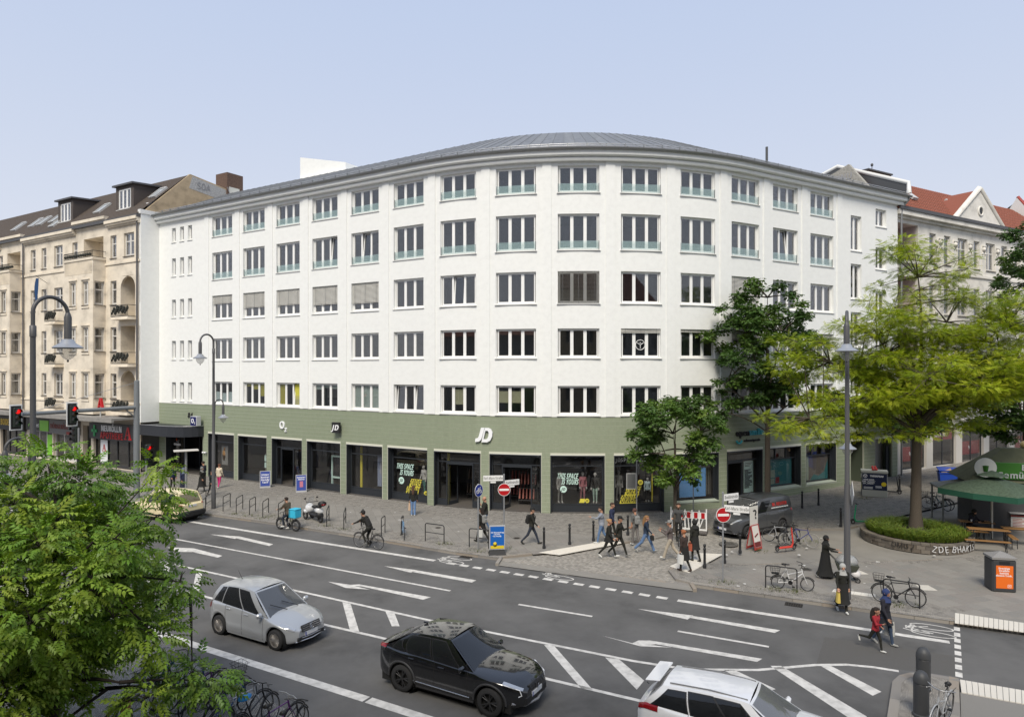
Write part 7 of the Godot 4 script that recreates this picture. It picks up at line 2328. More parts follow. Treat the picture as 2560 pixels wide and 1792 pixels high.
func build_cars()-> void:
	var clear:=mat("headlamp glass",[0.45,0.47,0.5],0.08,0.5); var tail:=mat("tail lamp red",[0.22,0.006,0.008],0.12); var chrome:=mat("chrome",[0.6,0.6,0.62],0.15,0.9)
	var black:=mat("car black trim",[0.012,0.012,0.013],0.55)
	var silver:=mat("silver paint",[0.42,0.435,0.45],0.3,0.45,{"clearcoat_enabled":true,"clearcoat":0.8,"clearcoat_roughness":0.05})
	var h:=-atan2(0.4885,0.8726)
	var b:B
	var s:={"length":3.9,"wheel":0.31,"axles":[1.29,-1.28],"width":V([-1.95,0.62,-1.8,0.78,-1.3,0.87,0,0.88,1.2,0.87,1.6,0.79,1.85,0.64,1.95,0.5]),"shoulder":V([-1.95,0.85,-1.7,1.02,-1,1.03,0.3,0.95,1.1,0.86,1.6,0.74,1.95,0.6]),"top":V([-1.95,0.88,-1.7,1.05,0.6,1.02,1.1,0.98,1.6,0.86,1.85,0.72,1.95,0.62]),"bottom":V([-1.95,0.32,-1.5,0.22,1.5,0.2,1.95,0.26]),
		"a0":Vector2(1.0,0),"a1":Vector2(0.1,0),"c0":Vector2(-1.82,0),"c1":Vector2(-1.5,0),"roof":V([-1.9,1.44,-1.4,1.52,-0.6,1.58,0.1,1.53,1.0,1.3]),"railw":0.60,"crown":0.045,"side_glass":[[0.14,0.39,0.16,0.42,0.04,0.9],[0.43,0.76,0.46,0.74,0.04,0.92],[0.79,0.93,0.78,0.88,0.08,0.9]],"seats":[0.1,-0.8],
		"rim":mat("alloy dull",[0.35,0.33,0.31],0.35,0.7),"spokes":10,"split":true,"seams":[0.78,-0.18,-0.95],"handles":[0.02,-0.8],"sill_mat":silver,"lamps":[[1.42,1.86,4.6,6.4,"headlamp",clear],[-1.93,-1.72,4.0,6.5,"tail_lamp",tail]],"plate_y":[0.44,0.9]}
	var t:=car("silver_hatchback","silver compact hatchback driving in the near lane","car",Vector3(-9.42,0,-22.08).lerp(Vector3(-7.21,0,-20.86),0.5)+Vector3(0.35,0,-0.66),h,s,silver)
	b=B.new()
	b.cbox(T(Vector3(1.935,0.62,0),Basis(Vector3(0,0,1),0.35)),Vector3(0.05,0.2,0.78),0.02)
	var gr:=part(b,"grille",black,t)
	b=B.new()
	for k in 3:b.box(Vector3(1.95,0.555+0.06*k,-0.36),Vector3(1.985-0.018*k,0.575+0.06*k,0.36))
	b.torus(Transform3D(Basis(Vector3(0,0,1),PI/2),Vector3(1.985,0.62,0)),0.085,0.009,18,5)
	for k in 3:b.tube([Vector3(1.985,0.62,0),Vector3(1.985,0.62+0.085*cos(k*TAU/3),0.085*sin(k*TAU/3))],[0.014,0.004],4)
	part(b,"star_badge",chrome,gr)
	b=B.new()
	b.cbox(T(Vector3(1.94,0.33,0)),Vector3(0.06,0.13,1.1),0.02)
	part(b,"lower_intake",black,t)
	b=B.new()
	b.tube([Vector3(1.93,0.28,-0.62),Vector3(2.0,0.26,0),Vector3(1.93,0.28,0.62)],0.02,5); b.tube([Vector3(1.95,0.36,-0.55),Vector3(1.985,0.35,0),Vector3(1.95,0.36,0.55)],0.012,5)
	part(b,"bumper_trim",chrome,t)
	b=B.new()
	b.tube([Vector3(-1.2,1.58,0),Vector3(-1.42,1.86,0)],[0.012,0.004],5)
	part(b,"aerial",black,t)
	b=B.new()
	for z in[-0.35,0.1]:b.tube([Vector3(1.02,0.99,z),Vector3(0.72,1.2,z+0.42)],0.012,4)
	part(b,"wiper",black,t)
	var bp:=mat("black paint",[0.008,0.008,0.009],0.12,0.0,{"clearcoat_enabled":true,"clearcoat":1.0,"clearcoat_roughness":0.02})
	var cladding:=mat("matt cladding",[0.03,0.03,0.032],0.6)
	s={"length":4.57,"wheel":0.355,"axles":[1.42,-1.30],"width":V([-2.285,0.6,-2.1,0.78,-1.5,0.89,0,0.9,1.4,0.9,1.9,0.82,2.15,0.68,2.285,0.52]),"shoulder":V([-2.285,1.0,-2.0,1.06,-1,1.05,0.4,0.99,1.2,0.96,1.9,0.86,2.285,0.7]),"top":V([-2.285,1.05,-2.0,1.14,0.5,1.06,1.0,1.07,1.7,1.0,2.1,0.9,2.285,0.76]),"bottom":V([-2.285,0.42,-1.8,0.3,1.8,0.28,2.285,0.34]),
		"a0":Vector2(0.95,0),"a1":Vector2(0.1,0),"c0":Vector2(-2.12,0),"c1":Vector2(-1.15,0),"roof":V([-2.1,1.2,-1.7,1.38,-1.1,1.52,-0.3,1.57,0.2,1.54,0.95,1.3]),"railw":0.62,"crown":0.04,"side_glass":[[0.13,0.40,0.14,0.44,0.04,0.88],[0.43,0.68,0.48,0.9,0.04,0.88],[0.72,0.86,0.93,0.99,0.06,0.62]],"seats":[0.05,-0.85],
		"rim":mat("dark alloy",[0.05,0.05,0.052],0.4,0.6),"spokes":5,"split":true,"seams":[0.78,-0.25,-1.05],"handles":[-0.02,-0.98],"sill":0.05,"sill_mat":cladding,"lamps":[[1.75,2.2,5.0,6.3,"headlamp",clear],[-2.26,-1.9,5.2,6.6,"tail_lamp",tail]],"plate_y":[0.52,0.8]}
	t=car("black_suv","glossy black coupe-roofed SUV driving behind the silver car's lane position","car",Vector3(-2.96,0,-18.21).lerp(Vector3(-0.63,0,-16.92),0.5)+Vector3(0.42,0,-0.68),h,s,bp)
	t.set_meta("label","glossy black coupe-style SUV in the nearest lane")
	b=B.new()
	b.cbox(T(Vector3(2.27,0.72,0)),Vector3(0.06,0.16,0.8),0.02)
	gr=part(b,"grille",black,t)
	b=B.new()
	for k in 2:b.tube([Vector3(2.32,0.72+0.13,0.0),Vector3(2.32,0.72,0.075),Vector3(2.32,0.72-0.13,0.0),Vector3(2.32,0.72,-0.075),Vector3(2.32,0.72+0.13,0.0)],0.014,4)
	for k in 12:b.ball(T(Vector3(2.302,0.69+0.06*(k % 2),-0.36+0.065*k),Basis().scaled(Vector3.ONE*0.012)),6)
	part(b,"diamond_badge",chrome,gr)
	b=B.new()
	b.cbox(T(Vector3(2.26,0.45,0)),Vector3(0.08,0.2,1.1),0.03)
	part(b,"lower_intake",black,t)
	b=B.new()
	b.tube([Vector3(2.0,0.42,-0.78),Vector3(2.22,0.33,-0.5),Vector3(2.32,0.31,0),Vector3(2.22,0.33,0.5),Vector3(2.0,0.42,0.78)],0.035,6)
	part(b,"bumper_blade",mat("grey blade",[0.28,0.28,0.29],0.35,0.5),t)
	for side in[-1.0,1.0]:
		b=B.new()
		b.tube([Vector3(1.8,0.86,side*0.84),Vector3(2.16,0.74,side*0.66),Vector3(2.2,0.6,side*0.62),Vector3(2.14,0.58,side*0.68)],0.013,5)
		part(b,"running_light_strip",mat("running light white",[0.8,0.82,0.85],0.2),t)
		b=B.new()
		b.tube([Vector3(0.85,0.36,side*0.905),Vector3(-0.9,0.40,side*0.905)],0.018,4)
		part(b,"door_chrome_strip",chrome,t)
		for xw in s.axles:
			b=B.new()
			var pts:=[]
			for k in 17:
				var a:=PI*k/16.0
				pts.append(Vector3(xw+cos(a)*0.45,maxf(0.355+sin(a)*0.45,0.32),side*(cr(s.width,xw+cos(a)*0.45)-0.004)))
			b.tube(pts,0.035,5)
			part(b,"arch_trim",cladding,t)
	b=B.new()
	b.cbox(T(Vector3(-1.15,1.59,0)),Vector3(0.16,0.05,0.04),0.015)
	part(b,"roof_fin",bp,t)
	var wp:=mat("white paint",[0.80,0.80,0.80],0.22,0.0,{"clearcoat_enabled":true,"clearcoat":1.0,"clearcoat_roughness":0.03})
	s={"length":4.63,"wheel":0.32,"axles":[1.43,-1.28],"width":V([-2.315,0.66,-2.15,0.8,-1.5,0.89,0,0.9,1.4,0.89,1.9,0.8,2.315,0.5]),"shoulder":V([-2.315,0.86,-2.1,0.98,-1,0.98,0.4,0.92,1.2,0.88,1.9,0.78,2.315,0.64]),"top":V([-2.315,0.9,-2.1,1.0,0.5,0.98,1.0,0.98,1.7,0.9,2.315,0.68]),"bottom":V([-2.315,0.36,-1.8,0.22,1.8,0.2,2.315,0.28]),
		"a0":Vector2(1.05,0),"a1":Vector2(0.15,0),"c0":Vector2(-2.2,0),"c1":Vector2(-1.75,0),"roof":V([-2.2,1.30,-1.75,1.40,-0.9,1.455,-0.2,1.46,0.2,1.42,1.05,1.15]),"railw":0.6,"crown":0.04,"side_glass":[[0.13,0.36,0.14,0.40,0.04,0.88],[0.38,0.64,0.42,0.68,0.04,0.9],[0.67,0.93,0.71,0.9,0.06,0.86]],"seats":[0.05,-0.85],"rear_lo":0.3,
		"rim":mat("alloy dull",[0.35,0.33,0.31],0.35,0.7),"spokes":5,"split":true,"seams":[0.8,-0.2,-1.1],"handles":[0.0,-0.95],"sill_mat":wp,"lamps":[[1.7,2.2,4.8,6.3,"headlamp",clear],[-2.29,-1.78,4.5,6.2,"tail_lamp",tail]],"plate_y":[0.45,0.75]}
	t=car("white_estate_car","white estate car cut off by the lower edge of the picture","car",Vector3(5.25,0,-15.15),h,s,wp)
	b=B.new()
	for z in[-0.5,0.5]:b.tube([Vector3(-1.6,1.45,z),Vector3(-0.7,1.5,z*1.04),Vector3(0.1,1.46,z)],0.016,4)
	part(b,"roof_seam",mat("roof seam grey",[0.2,0.2,0.2],0.6),t)
	b=B.new()
	b.cbox(T(Vector3(-2.0,1.44,0),Basis(Vector3(0,0,1),0.12)),Vector3(0.34,0.035,1.12),0.015)
	part(b,"roof_spoiler",wp,t)
	b=B.new()
	b.tube([Vector3(-2.26,1.08,0.0),Vector3(-2.2,1.25,0.3)],0.014,5)
	part(b,"rear_wiper",black,t)
	var tp:=mat("taxi beige",[0.72,0.62,0.38],0.3,0.0,{"clearcoat_enabled":true,"clearcoat":0.8})
	s={"length":4.5,"wheel":0.33,"axles":[1.4,-1.3],"width":V([-2.25,0.7,-2.1,0.82,-1.5,0.9,1.4,0.9,1.9,0.8,2.25,0.5]),"shoulder":V([-2.25,0.98,-2.0,1.06,0.4,1.0,1.9,0.86,2.25,0.7]),"top":V([-2.25,1.0,-2.0,1.08,1.0,1.05,2.25,0.74]),"bottom":V([-2.25,0.36,-1.8,0.26,1.8,0.24,2.25,0.3]),
		"a0":Vector2(1.1,0),"a1":Vector2(0.2,0),"c0":Vector2(-2.16,0),"c1":Vector2(-1.85,0),"roof":V([-2.2,1.56,-1.6,1.64,-0.4,1.67,0.3,1.62,1.1,1.4]),"railw":0.64,"crown":0.04,"side_glass":[[0.13,0.38,0.14,0.42,0.04,0.9],[0.41,0.68,0.45,0.7,0.04,0.9],[0.71,0.92,0.73,0.9,0.06,0.88]],"seats":[0.05,-0.85],
		"rim":mat("alloy dull",[0.35,0.33,0.31],0.35,0.7),"spokes":5,"seams":[0.8,-0.2,-1.1],"handles":[0.0,-0.95],"sill_mat":black,"lamps":[[1.7,2.2,5.0,6.3,"headlamp",clear],[-2.24,-1.95,4.6,6.6,"tail_lamp",tail]],"plate_y":[0.5,0.92]}
	t=car("beige_taxi","beige taxi seen from behind at the far kerb, half hidden by leaves","car",Vector3(-20.0,0,-39.3),PI-0.476,s,tp)
	b=B.new()
	b.cbox(T(Vector3(-2.2,0.48,0)),Vector3(0.24,0.32,1.66),0.06)
	part(b,"dark_bumper",black,t)
	var vp:=mat("grey van paint",[0.06,0.063,0.068],0.3,0.1,{"clearcoat_enabled":true,"clearcoat":0.8,"clearcoat_roughness":0.06})
	s={"length":4.5,"wheel":0.33,"axles":[1.36,-1.36],"width":V([-2.25,0.86,-2.1,0.91,0,0.93,1.3,0.92,1.85,0.82,2.25,0.58]),"shoulder":V([-2.25,1.18,0.4,1.16,1.2,1.08,1.9,0.95,2.25,0.78]),"top":V([-2.25,1.2,0.8,1.18,1.2,1.16,1.8,1.05,2.25,0.82]),"bottom":V([-2.25,0.34,-1.8,0.25,1.8,0.24,2.25,0.28]),
		"a0":Vector2(1.25,0),"a1":Vector2(0.35,0),"c0":Vector2(-2.22,0),"c1":Vector2(-2.1,0),"roof":V([-2.25,1.78,-1.6,1.83,-0.3,1.85,0.4,1.78,1.25,1.5]),"railw":0.72,"crown":0.05,"side_glass":[[0.12,0.36,0.13,0.38,0.06,0.8]],"seats":[0.1],"rear_glass":false,
		"rim":mat("steel wheel",[0.12,0.12,0.12],0.5,0.5),"spokes":8,"seams":[1.0,-0.05,-1.5],"handles":[0.15,-0.2],"sill_mat":black,"lamps":[[1.72,2.16,5.0,6.4,"headlamp",clear],[-2.22,-2.05,4.6,6.8,"tail_lamp",tail]],"plate_y":[0.45,0.8]}
	t=car("grey_van","dark grey delivery van with red lettering parked in the side street","van",Vector3(12.6,0.04,-35.75),PI+0.56,s,vp)
	b=B.new()
	b.cbox(T(Vector3(2.22,0.68,0)),Vector3(0.08,0.2,0.95),0.02); b.cbox(T(Vector3(2.2,0.4,0)),Vector3(0.12,0.14,1.2),0.03)
	gr=part(b,"grille",black,t)
	b=B.new()
	b.tube([Vector3(2.285,0.86,0.0),Vector3(2.285,0.75,0.065),Vector3(2.285,0.64,0.0),Vector3(2.285,0.75,-0.065),Vector3(2.285,0.86,0.0)],0.013,4)
	for k in 2:b.tube([Vector3(2.1,0.3,-0.8),Vector3(2.3,0.27,0),Vector3(2.1,0.3,0.8)],0.018,4); b.tube([Vector3(2.24,0.64+0.06*k,-0.45),Vector3(2.275,0.64+0.06*k,0),Vector3(2.24,0.64+0.06*k,0.45)],0.008,4)
	part(b,"chrome_trim",chrome,gr)
	var lx:=Transform3D(Basis(Vector3(-1,0,0),Vector3(0,0.985,0.17),Vector3(0,0.17,-0.985)),gl_pt(s,0.66,0.5,-1.0,0.03))
	put(letters("M. REUTER",0.17,0.006),"lettering",mat("van red lettering",[0.5,0.03,0.02],0.5),t,lx)
	put(letters("HEIZUNG·SANITÄR·SOLAR·UND WARTUNG",0.05,0.006),"lettering",mats["white lettering"],t,lx*T(Vector3(0,-0.17,-0.003)))
	b=B.new()
	b.tube([Vector3(0.1,1.85,0.2),Vector3(-0.3,2.1,0.2)],[0.012,0.004],5)
	part(b,"aerial",black,t)
func spoked(t:Node3D,at:Vector3,r:float,fat:float,turn:=0.0,tm:Material=null)-> void:
	var n:=sub("wheel",t,Transform3D(Basis(UP,turn),at))
	var x:=Transform3D(Basis(Vector3.RIGHT,PI/2),Vector3.ZERO)
	var key:="whl%.3f_%.3f" %[r,fat]
	if not meshes.has(key):
		var b:=B.new()
		b.torus(x,r-fat,fat,26,6)
		meshes[key]=b.mesh()
		b=B.new()
		b.torus(x,r-fat*2.1,0.009,26,4)
		b.tube([Vector3(0,0,-0.04),Vector3(0,0,0.04)],0.022,6)
		for k in 14:
			var a:=TAU*k/14
			b.tube([Vector3(0,0,0.02 if k % 2 else-0.02),Vector3(cos(a),sin(a),0)*(r-fat*2)],0.0022,3,false)
		meshes[key+"r"]=b.mesh()
	put(meshes[key],"tyre",tm if tm else mat("tyre rubber",[0.018,0.018,0.019],0.85),n)
	put(meshes[key+"r"],"rim",mat("bike rim",[0.3,0.3,0.3],0.35,0.7),n)
func bike(label:String,back:Vector3,front:Vector3,fm:Material,o:={})-> Node3D:
	var d:=front-back
	var t:=thing(o.get("name","bicycle"),label,"bicycle",(back+front)/2,atan2(-d.z,d.x),o.get("group","parked bicycles"))
	if o.has("tip"):t.rotate_object_local(Vector3.RIGHT,o.tip)
	var r:float=o.get("r",0.34); var fat:float=o.get("fat",0.018); var wb:float=o.get("wb",1.06)
	var blk:=mat("black coated steel",[0.014,0.014,0.015],0.45); var met:=mat("bike metal",[0.4,0.4,0.4],0.3,0.7)
	var A:=Vector3(-wb/2,r,0); var F:=Vector3(wb/2,r,0)
	var steer:float=o.get("steer",0.0)
	spoked(t,A,r,fat,0.0,o.get("tyre")); spoked(t,F,r,fat,steer,o.get("tyre"))
	var bb:=Vector3(-0.08,0.28,0); var st:=Vector3(-0.24,0.82,0); var ht:=Vector3(0.32,0.84,0); var hb:=Vector3(0.36,0.66,0)
	var step:bool=o.get("step",false)
	var b:=B.new()
	b.tube([bb,st],0.017,6); b.tube([bb,hb],0.02,6); b.tube([ht,hb],0.022,6)
	b.tube([st.lerp(bb,0.45 if step else 0.1),ht.lerp(hb,0.6 if step else 0.2)],0.016,6)
	for z in[-0.05,0.05]:
		b.tube([bb,A+Vector3(0,0,z)],0.01,5); b.tube([st.lerp(bb,0.12),A+Vector3(0,0,z)],0.009,5)
	part(b,"frame",fm,t)
	b=B.new()
	for z in[-0.045,0.045]:b.tube([hb+Vector3(0,0,z*0.6),F+Vector3(-0.03,0.1,z),F+Vector3(0,0,z)],0.011,5)
	part(b,"fork",fm if o.get("fork",true)else met,t)
	b=B.new()
	b.tube([st,st+Vector3(-0.03,0.1,0)],0.013,5)
	b.ball(T(st+Vector3(-0.06,0.14,0),Basis().scaled(Vector3(0.11,0.04,0.075))),8); b.ball(T(st+Vector3(0.06,0.135,0),Basis().scaled(Vector3(0.1,0.025,0.03))),8)
	part(b,"saddle",o.get("saddle",blk),t)
	b=B.new()
	var bh:=ht+Vector3(-0.02,0.17 if step else 0.1,0)
	b.tube([ht,bh+Vector3(0.04,0,0)],0.014,6)
	b.tube([bh+Vector3(-0.12 if step else 0.0,0.02,-0.29),bh+Vector3(0.05,0.02,-0.12),bh+Vector3(0.05,0,0),bh+Vector3(0.05,0.02,0.12),bh+Vector3(-0.12 if step else 0.0,0.02,0.29)],0.012,6)
	for z in[-1,1]:
		b.tube([bh+Vector3(0.02,-0.01,z*0.2),bh+Vector3(0.07,-0.03,z*0.26)],0.006,4)
		b.tube([bh+Vector3(0.03,0,z*0.18),bh+Vector3(0.14,-0.1,z*0.1),hb+Vector3(0.02,0,0)],0.004,4,false)
	part(b,"handlebar",blk if not o.get("bright",false)else met,t)
	b=B.new()
	b.lathe(Transform3D(Basis(Vector3.RIGHT,PI/2),bb+Vector3(0,0,0.04)),[Vector2(0,0),Vector2(0.085,0),Vector2(0.085,0.008),Vector2(0,0.008)],14,true)
	b.tube([bb+Vector3(0,0,0.07),bb+Vector3(0.1,-0.13,0.07)],0.01,4); b.tube([bb+Vector3(0,0,-0.07),bb+Vector3(-0.1,0.13,-0.07)],0.01,4)
	b.box(bb+Vector3(0.05,-0.15,0.075),bb+Vector3(0.15,-0.12,0.16)); b.box(bb+Vector3(-0.15,0.12,-0.16),bb+Vector3(-0.05,0.15,-0.075))
	part(b,"crank",blk,t)
	if o.get("guard",true):
		b=B.new()
		for q in[[A,0.2,2.9],[F,0.5,2.4]]:b.tube(arc(q[0],Vector3(r+0.025,0,0),Vector3(0,r+0.025,0),q[1],q[2],10),0.017,4)
		part(b,"mudguard",o.get("guards",blk),t)
	if o.get("rack",true):
		b=B.new()
		for z in[-0.06,0.06]:
			b.tube([st.lerp(bb,0.2)+Vector3(0,0,z),A+Vector3(0.1,r+0.07,z),A+Vector3(-0.22,r+0.07,z)],0.007,4); b.tube([A+Vector3(-0.05,r+0.07,z),A+Vector3(0,0,z)],0.006,4)
		part(b,"rack",blk,t)
	if o.has("basket"):
		b=B.new()
		var c:Vector3=A+Vector3(-0.1,r+0.2,0)if o.basket=="rear" else F+Vector3(0.12,r+0.28,0)
		for y in[-0.12,-0.04,0.04,0.12]:
			var w:float=0.15+y*0.2
			b.tube([c+Vector3(-w,y,-w),c+Vector3(w,y,-w),c+Vector3(w,y,w),c+Vector3(-w,y,w),c+Vector3(-w,y,-w)],0.006,4)
		for k in 12:
			var a:=TAU*k/12
			b.tube([c+Vector3(cos(a)*0.15,-0.12,sin(a)*0.15),c+Vector3(cos(a)*0.2,0.13,sin(a)*0.2)],0.004,4,false)
		b.box(c+Vector3(-0.13,-0.125,-0.13),c+Vector3(0.13,-0.115,0.13))
		part(b,"basket",blk,t)
	return t
func kick_scooter(label:String,at:Vector3,turn:float,m:Material,m2:Material)-> void:
	var t:=thing("kick_scooter",label,"scooter",at,turn,"electric kick scooters")
	var blk:=mat("black coated steel",[0.014,0.014,0.015],0.45)
	spoked(t,Vector3(-0.48,0.12,0),0.12,0.03); spoked(t,Vector3(0.5,0.12,0),0.12,0.03)
	var b:=B.new()
	b.cbox(T(Vector3(-0.02,0.15,0)),Vector3(0.78,0.08,0.17),0.03)
	part(b,"deck",m,t)
	b=B.new()
	b.tube([Vector3(0.34,0.16,0),Vector3(0.43,0.32,0),Vector3(0.34,1.05,0)],[0.045,0.04,0.03],8)
	part(b,"stem",m2,t)
	b=B.new()
	b.tube([Vector3(0.3,1.1,-0.25),Vector3(0.33,1.1,0),Vector3(0.3,1.1,0.25)],0.016,6); b.cbox(T(Vector3(0.33,1.1,0)),Vector3(0.07,0.06,0.12),0.015)
	part(b,"handlebar",blk,t)
	b=B.new()
	b.tube(arc(Vector3(-0.48,0.12,0),Vector3(0.15,0,0),Vector3(0,0.15,0),0.3,2.7,8),0.03,4); b.tube(arc(Vector3(0.5,0.12,0),Vector3(0.15,0,0),Vector3(0,0.15,0),0.4,2.7,8),0.028,4); b.tube([Vector3(-0.05,0.12,0.05),Vector3(-0.1,0.0,0.16)],0.012,4)
	part(b,"mudguard",blk,t)
func build_bikes()-> void:
	var cols:={}
	for q in[["black",[0.012,0.012,0.014]],["blue",[0.02,0.07,0.2]],["silver",[0.4,0.41,0.42]],["white",[0.68,0.68,0.68]],["violet",[0.08,0.02,0.12]],["pale blue",[0.16,0.3,0.48]],["teal",[0.02,0.12,0.13]]]:cols[q[0]]=mat("bike %s" % q[0],q[1],0.3,0.1)
	var near:=[[-8.75,-17.75,"black",0.5,"black bicycle with tall handlebar at the back of the crowded rack"],[-8.2,-17.2,"blue",0.2,"dark blue bicycle second from the back of the crowded rack"],[-7.75,-17.0,"violet",0.7,"violet bicycle among the crowded rack near the leaves"],[-7.3,-16.65,"black",0.35,"black bicycle with front basket in the crowded rack"],[-6.85,-16.5,"blue",0.55,"bright blue framed bicycle in the middle of the crowded rack"],[-6.4,-16.1,"silver",0.3,"silver tubed bicycle in the crowded rack"],[-5.95,-15.85,"black",0.6,"black bicycle with a blue saddle cover in the crowded rack"],[-5.4,-15.5,"violet",0.4,"dark violet bicycle near the end of the crowded rack"],[-4.95,-15.2,"black",0.75,"last black bicycle at the right end of the crowded rack"],[-9.3,-17.9,"teal",0.4,"teal bicycle under the leaves at the crowded rack"],[-8.6,-16.4,"silver",0.1,"silver bicycle under the lowest leafy branch"]]
	for k in near.size():
		var q:Array=near[k]
		var c:=Vector3(q[0],0.1,q[1]); var d:=Vector3(0.4587,0,-0.8886).rotated(UP,q[3]-0.45)*0.53
		var t:=bike(q[4],c-d,c+d,cols[q[2]],{"step":k % 3==0,"tip":rng.randf_range(-0.1,0.1),"basket":"front","group":"bicycles in the crowded rack"}if k==3 else{"step":k % 3==0,"bright":k % 2==1,"tip":rng.randf_range(-0.12,0.12),"group":"bicycles in the crowded rack"})
		if k==6:
			var b:=B.new()
			b.ball(T(Vector3(-0.28,0.96,0),Basis().scaled(Vector3(0.19,0.07,0.13))),10)
			part(b,"saddle_cover",mat("blue plastic bag",[0.03,0.25,0.6],0.35),t)
	bike("white folding bicycle locked to the wide stand",Vector3(10.23,0.12,-26.26),Vector3(11.32,0.12,-25.93),cols["white"],{"r":0.255,"wb":1.05,"basket":"rear","step":true})
	bike("black city bicycle with a rear basket locked to the wide stand",Vector3(13.45,0.12,-24.73),Vector3(14.36,0.12,-24.15),cols["black"],{"step":false,"basket":"rear"})
	bike("silver bicycle leaning at the domed bollard on the island",Vector3(10.55,0.125,-16.45),Vector3(9.75,0.125,-15.75),cols["silver"],{"step":true,"bright":true,"guards":cols["silver"],"tip":-0.08})
	bike("small pale blue bicycle facing the road at its stand",Vector3(-5.69,0.12,-35.08),Vector3(-5.29,0.12,-33.45),cols["pale blue"],{"guard":false,"rack":false,"bright":true})
	bike("silver mountain bicycle beside the grey van",Vector3(12.68,0.12,-33.37),Vector3(13.32,0.12,-32.76),cols["silver"],{"guard":false,"rack":false})
	bike("dark bicycle between the silver and the violet-blue ones by the van",Vector3(12.83,0.12,-32.47),Vector3(13.99,0.12,-33.22),cols["black"],{"step":true})
	bike("violet-blue racing bicycle at the right of the group by the van",Vector3(13.53,0.12,-32.76),Vector3(14.11,0.12,-32.32),mat("bike violet blue",[0.05,0.06,0.22],0.3),{"guard":false,"rack":false,"tyre":mat("pale tyre",[0.3,0.29,0.27],0.8)})
	bike("dark bicycle by the kebab stand, left one",Vector3(24.45,0.39,-39.89),Vector3(25.1,0.4,-39.29),cols["black"],{"basket":"rear"})
	bike("black bicycle by the kebab stand, right one",Vector3(25.04,0.39,-38.98),Vector3(24.96,0.41,-40.25),cols["teal"],{})
	bike("dark bicycle with front crate pushed by the bearded man",Vector3(8.4,0.12,-33.68),Vector3(7.89,0.12,-32.18),cols["black"],{"basket":"front"})
	var t:=bike("fat-tyred black electric delivery bicycle",Vector3(-11.48,0,-36.01),Vector3(-12.42,0,-36.46),cols["black"],{"name":"delivery_bicycle","r":0.31,"fat":0.05,"wb":1.08,"group":"ridden bicycles"})
	bike("black trekking bicycle under the rider with a backpack",Vector3(-6.43,0,-32.35),Vector3(-7.33,0,-32.78),cols["black"],{"wb":1.1,"r":0.355,"group":"ridden bicycles"})
	var b:=B.new()
	t=thing("delivery_box","cube-shaped light blue delivery box behind the olive rider","box",Vector3(-11.62,0,-36.1)+Vector3(0,0.72,0),PI-0.476)
	b.cbox(T(Vector3(-0.12,0.24,0)),Vector3(0.46,0.48,0.48),0.03)
	part(b,"box",mat("delivery blue",[0.03,0.42,0.62],0.6),t)
	b=B.new()
	b.box(Vector3(-0.36,0.43,-0.245),Vector3(0.12,0.45,0.245)); b.box(Vector3(0.0,0.0,-0.246),Vector3(0.03,0.46,0.246))
	part(b,"straps",mat("black strap",[0.012,0.012,0.012],0.8),t)
	kick_scooter("red electric kick scooter standing by the parked bicycles",Vector3(12.79,0.12,-31.75),0.35,mat("scooter red",[0.55,0.05,0.035],0.4),mat("scooter red",[0.55,0.05,0.035],0.4))
	kick_scooter("green electric kick scooter standing right of the lamp post",Vector3(18.99,0.2,-36.8),PI-0.05,mat("scooter green",[0.01,0.16,0.07],0.4),mat("scooter bright green",[0.02,0.35,0.15],0.4))
	kick_scooter("black kick scooter lying low beside the switch cabinet",Vector3(24.73,0.46,-44.34),-0.4,mats["black coated steel"],mats["black coated steel"])
	t=thing("motor_scooter","white and black three-wheeled motor scooter with a top box","scooter",Vector3(-11.02,0.12,-37.94),PI-0.476-0.35)
	var wm:=mat("scooter white",[0.6,0.61,0.62],0.3); var bk:=mat("car black trim",[0.012,0.012,0.013],0.55)
	for q in[[0.72,-0.2],[0.72,0.2],[-0.68,0.0]]:spoked(t,Vector3(q[0],0.27,q[1]),0.27,0.06)
	b=B.new()
	b.ball(T(Vector3(0.62,0.62,0),Basis(Vector3(0,0,1),0.35).scaled(Vector3(0.3,0.3,0.24))),14); b.ball(T(Vector3(-0.5,0.66,0),Basis(Vector3(0,0,1),0.15).scaled(Vector3(0.42,0.15,0.2))),14)
	for z in[-0.2,0.2]:b.ball(T(Vector3(0.74,0.46,z),Basis().scaled(Vector3(0.26,0.12,0.08))),10)
	part(b,"fairing",wm,t)
	b=B.new()
	b.cbox(T(Vector3(0.0,0.36,0)),Vector3(0.9,0.16,0.36),0.06); b.ball(T(Vector3(-0.55,0.42,0),Basis().scaled(Vector3(0.4,0.2,0.18))),10)
	part(b,"footboard",bk,t)
	b=B.new()
	b.ball(T(Vector3(-0.05,0.8,0),Basis().scaled(Vector3(0.3,0.09,0.17))),12); b.ball(T(Vector3(-0.48,0.88,0),Basis().scaled(Vector3(0.26,0.08,0.15))),12)
	part(b,"seat",mat("black vinyl",[0.015,0.015,0.016],0.5),t)
	b=B.new()
	quad_patch(b,Vector3(0.62,0.82,-0.2),Vector3(0.62,0.82,0.2),Vector3(0.38,1.3,0.16),Vector3(0.38,1.3,-0.16),Vector3(0.1,0,0))
	part(b,"windshield",mat("scooter windshield",[0.5,0.52,0.53,0.3],0.08),t)
	b=B.new()
	b.tube([Vector3(0.3,1.02,-0.36),Vector3(0.42,1.0,0),Vector3(0.3,1.02,0.36)],0.018,6)
	for z in[-0.36,0.36]:b.tube([Vector3(0.36,1.02,z*0.8),Vector3(0.42,1.2,z)],0.008,4); b.ball(T(Vector3(0.42,1.23,z),Basis().scaled(Vector3(0.02,0.05,0.07))),8)
	part(b,"handlebar",bk,t)
	b=B.new()
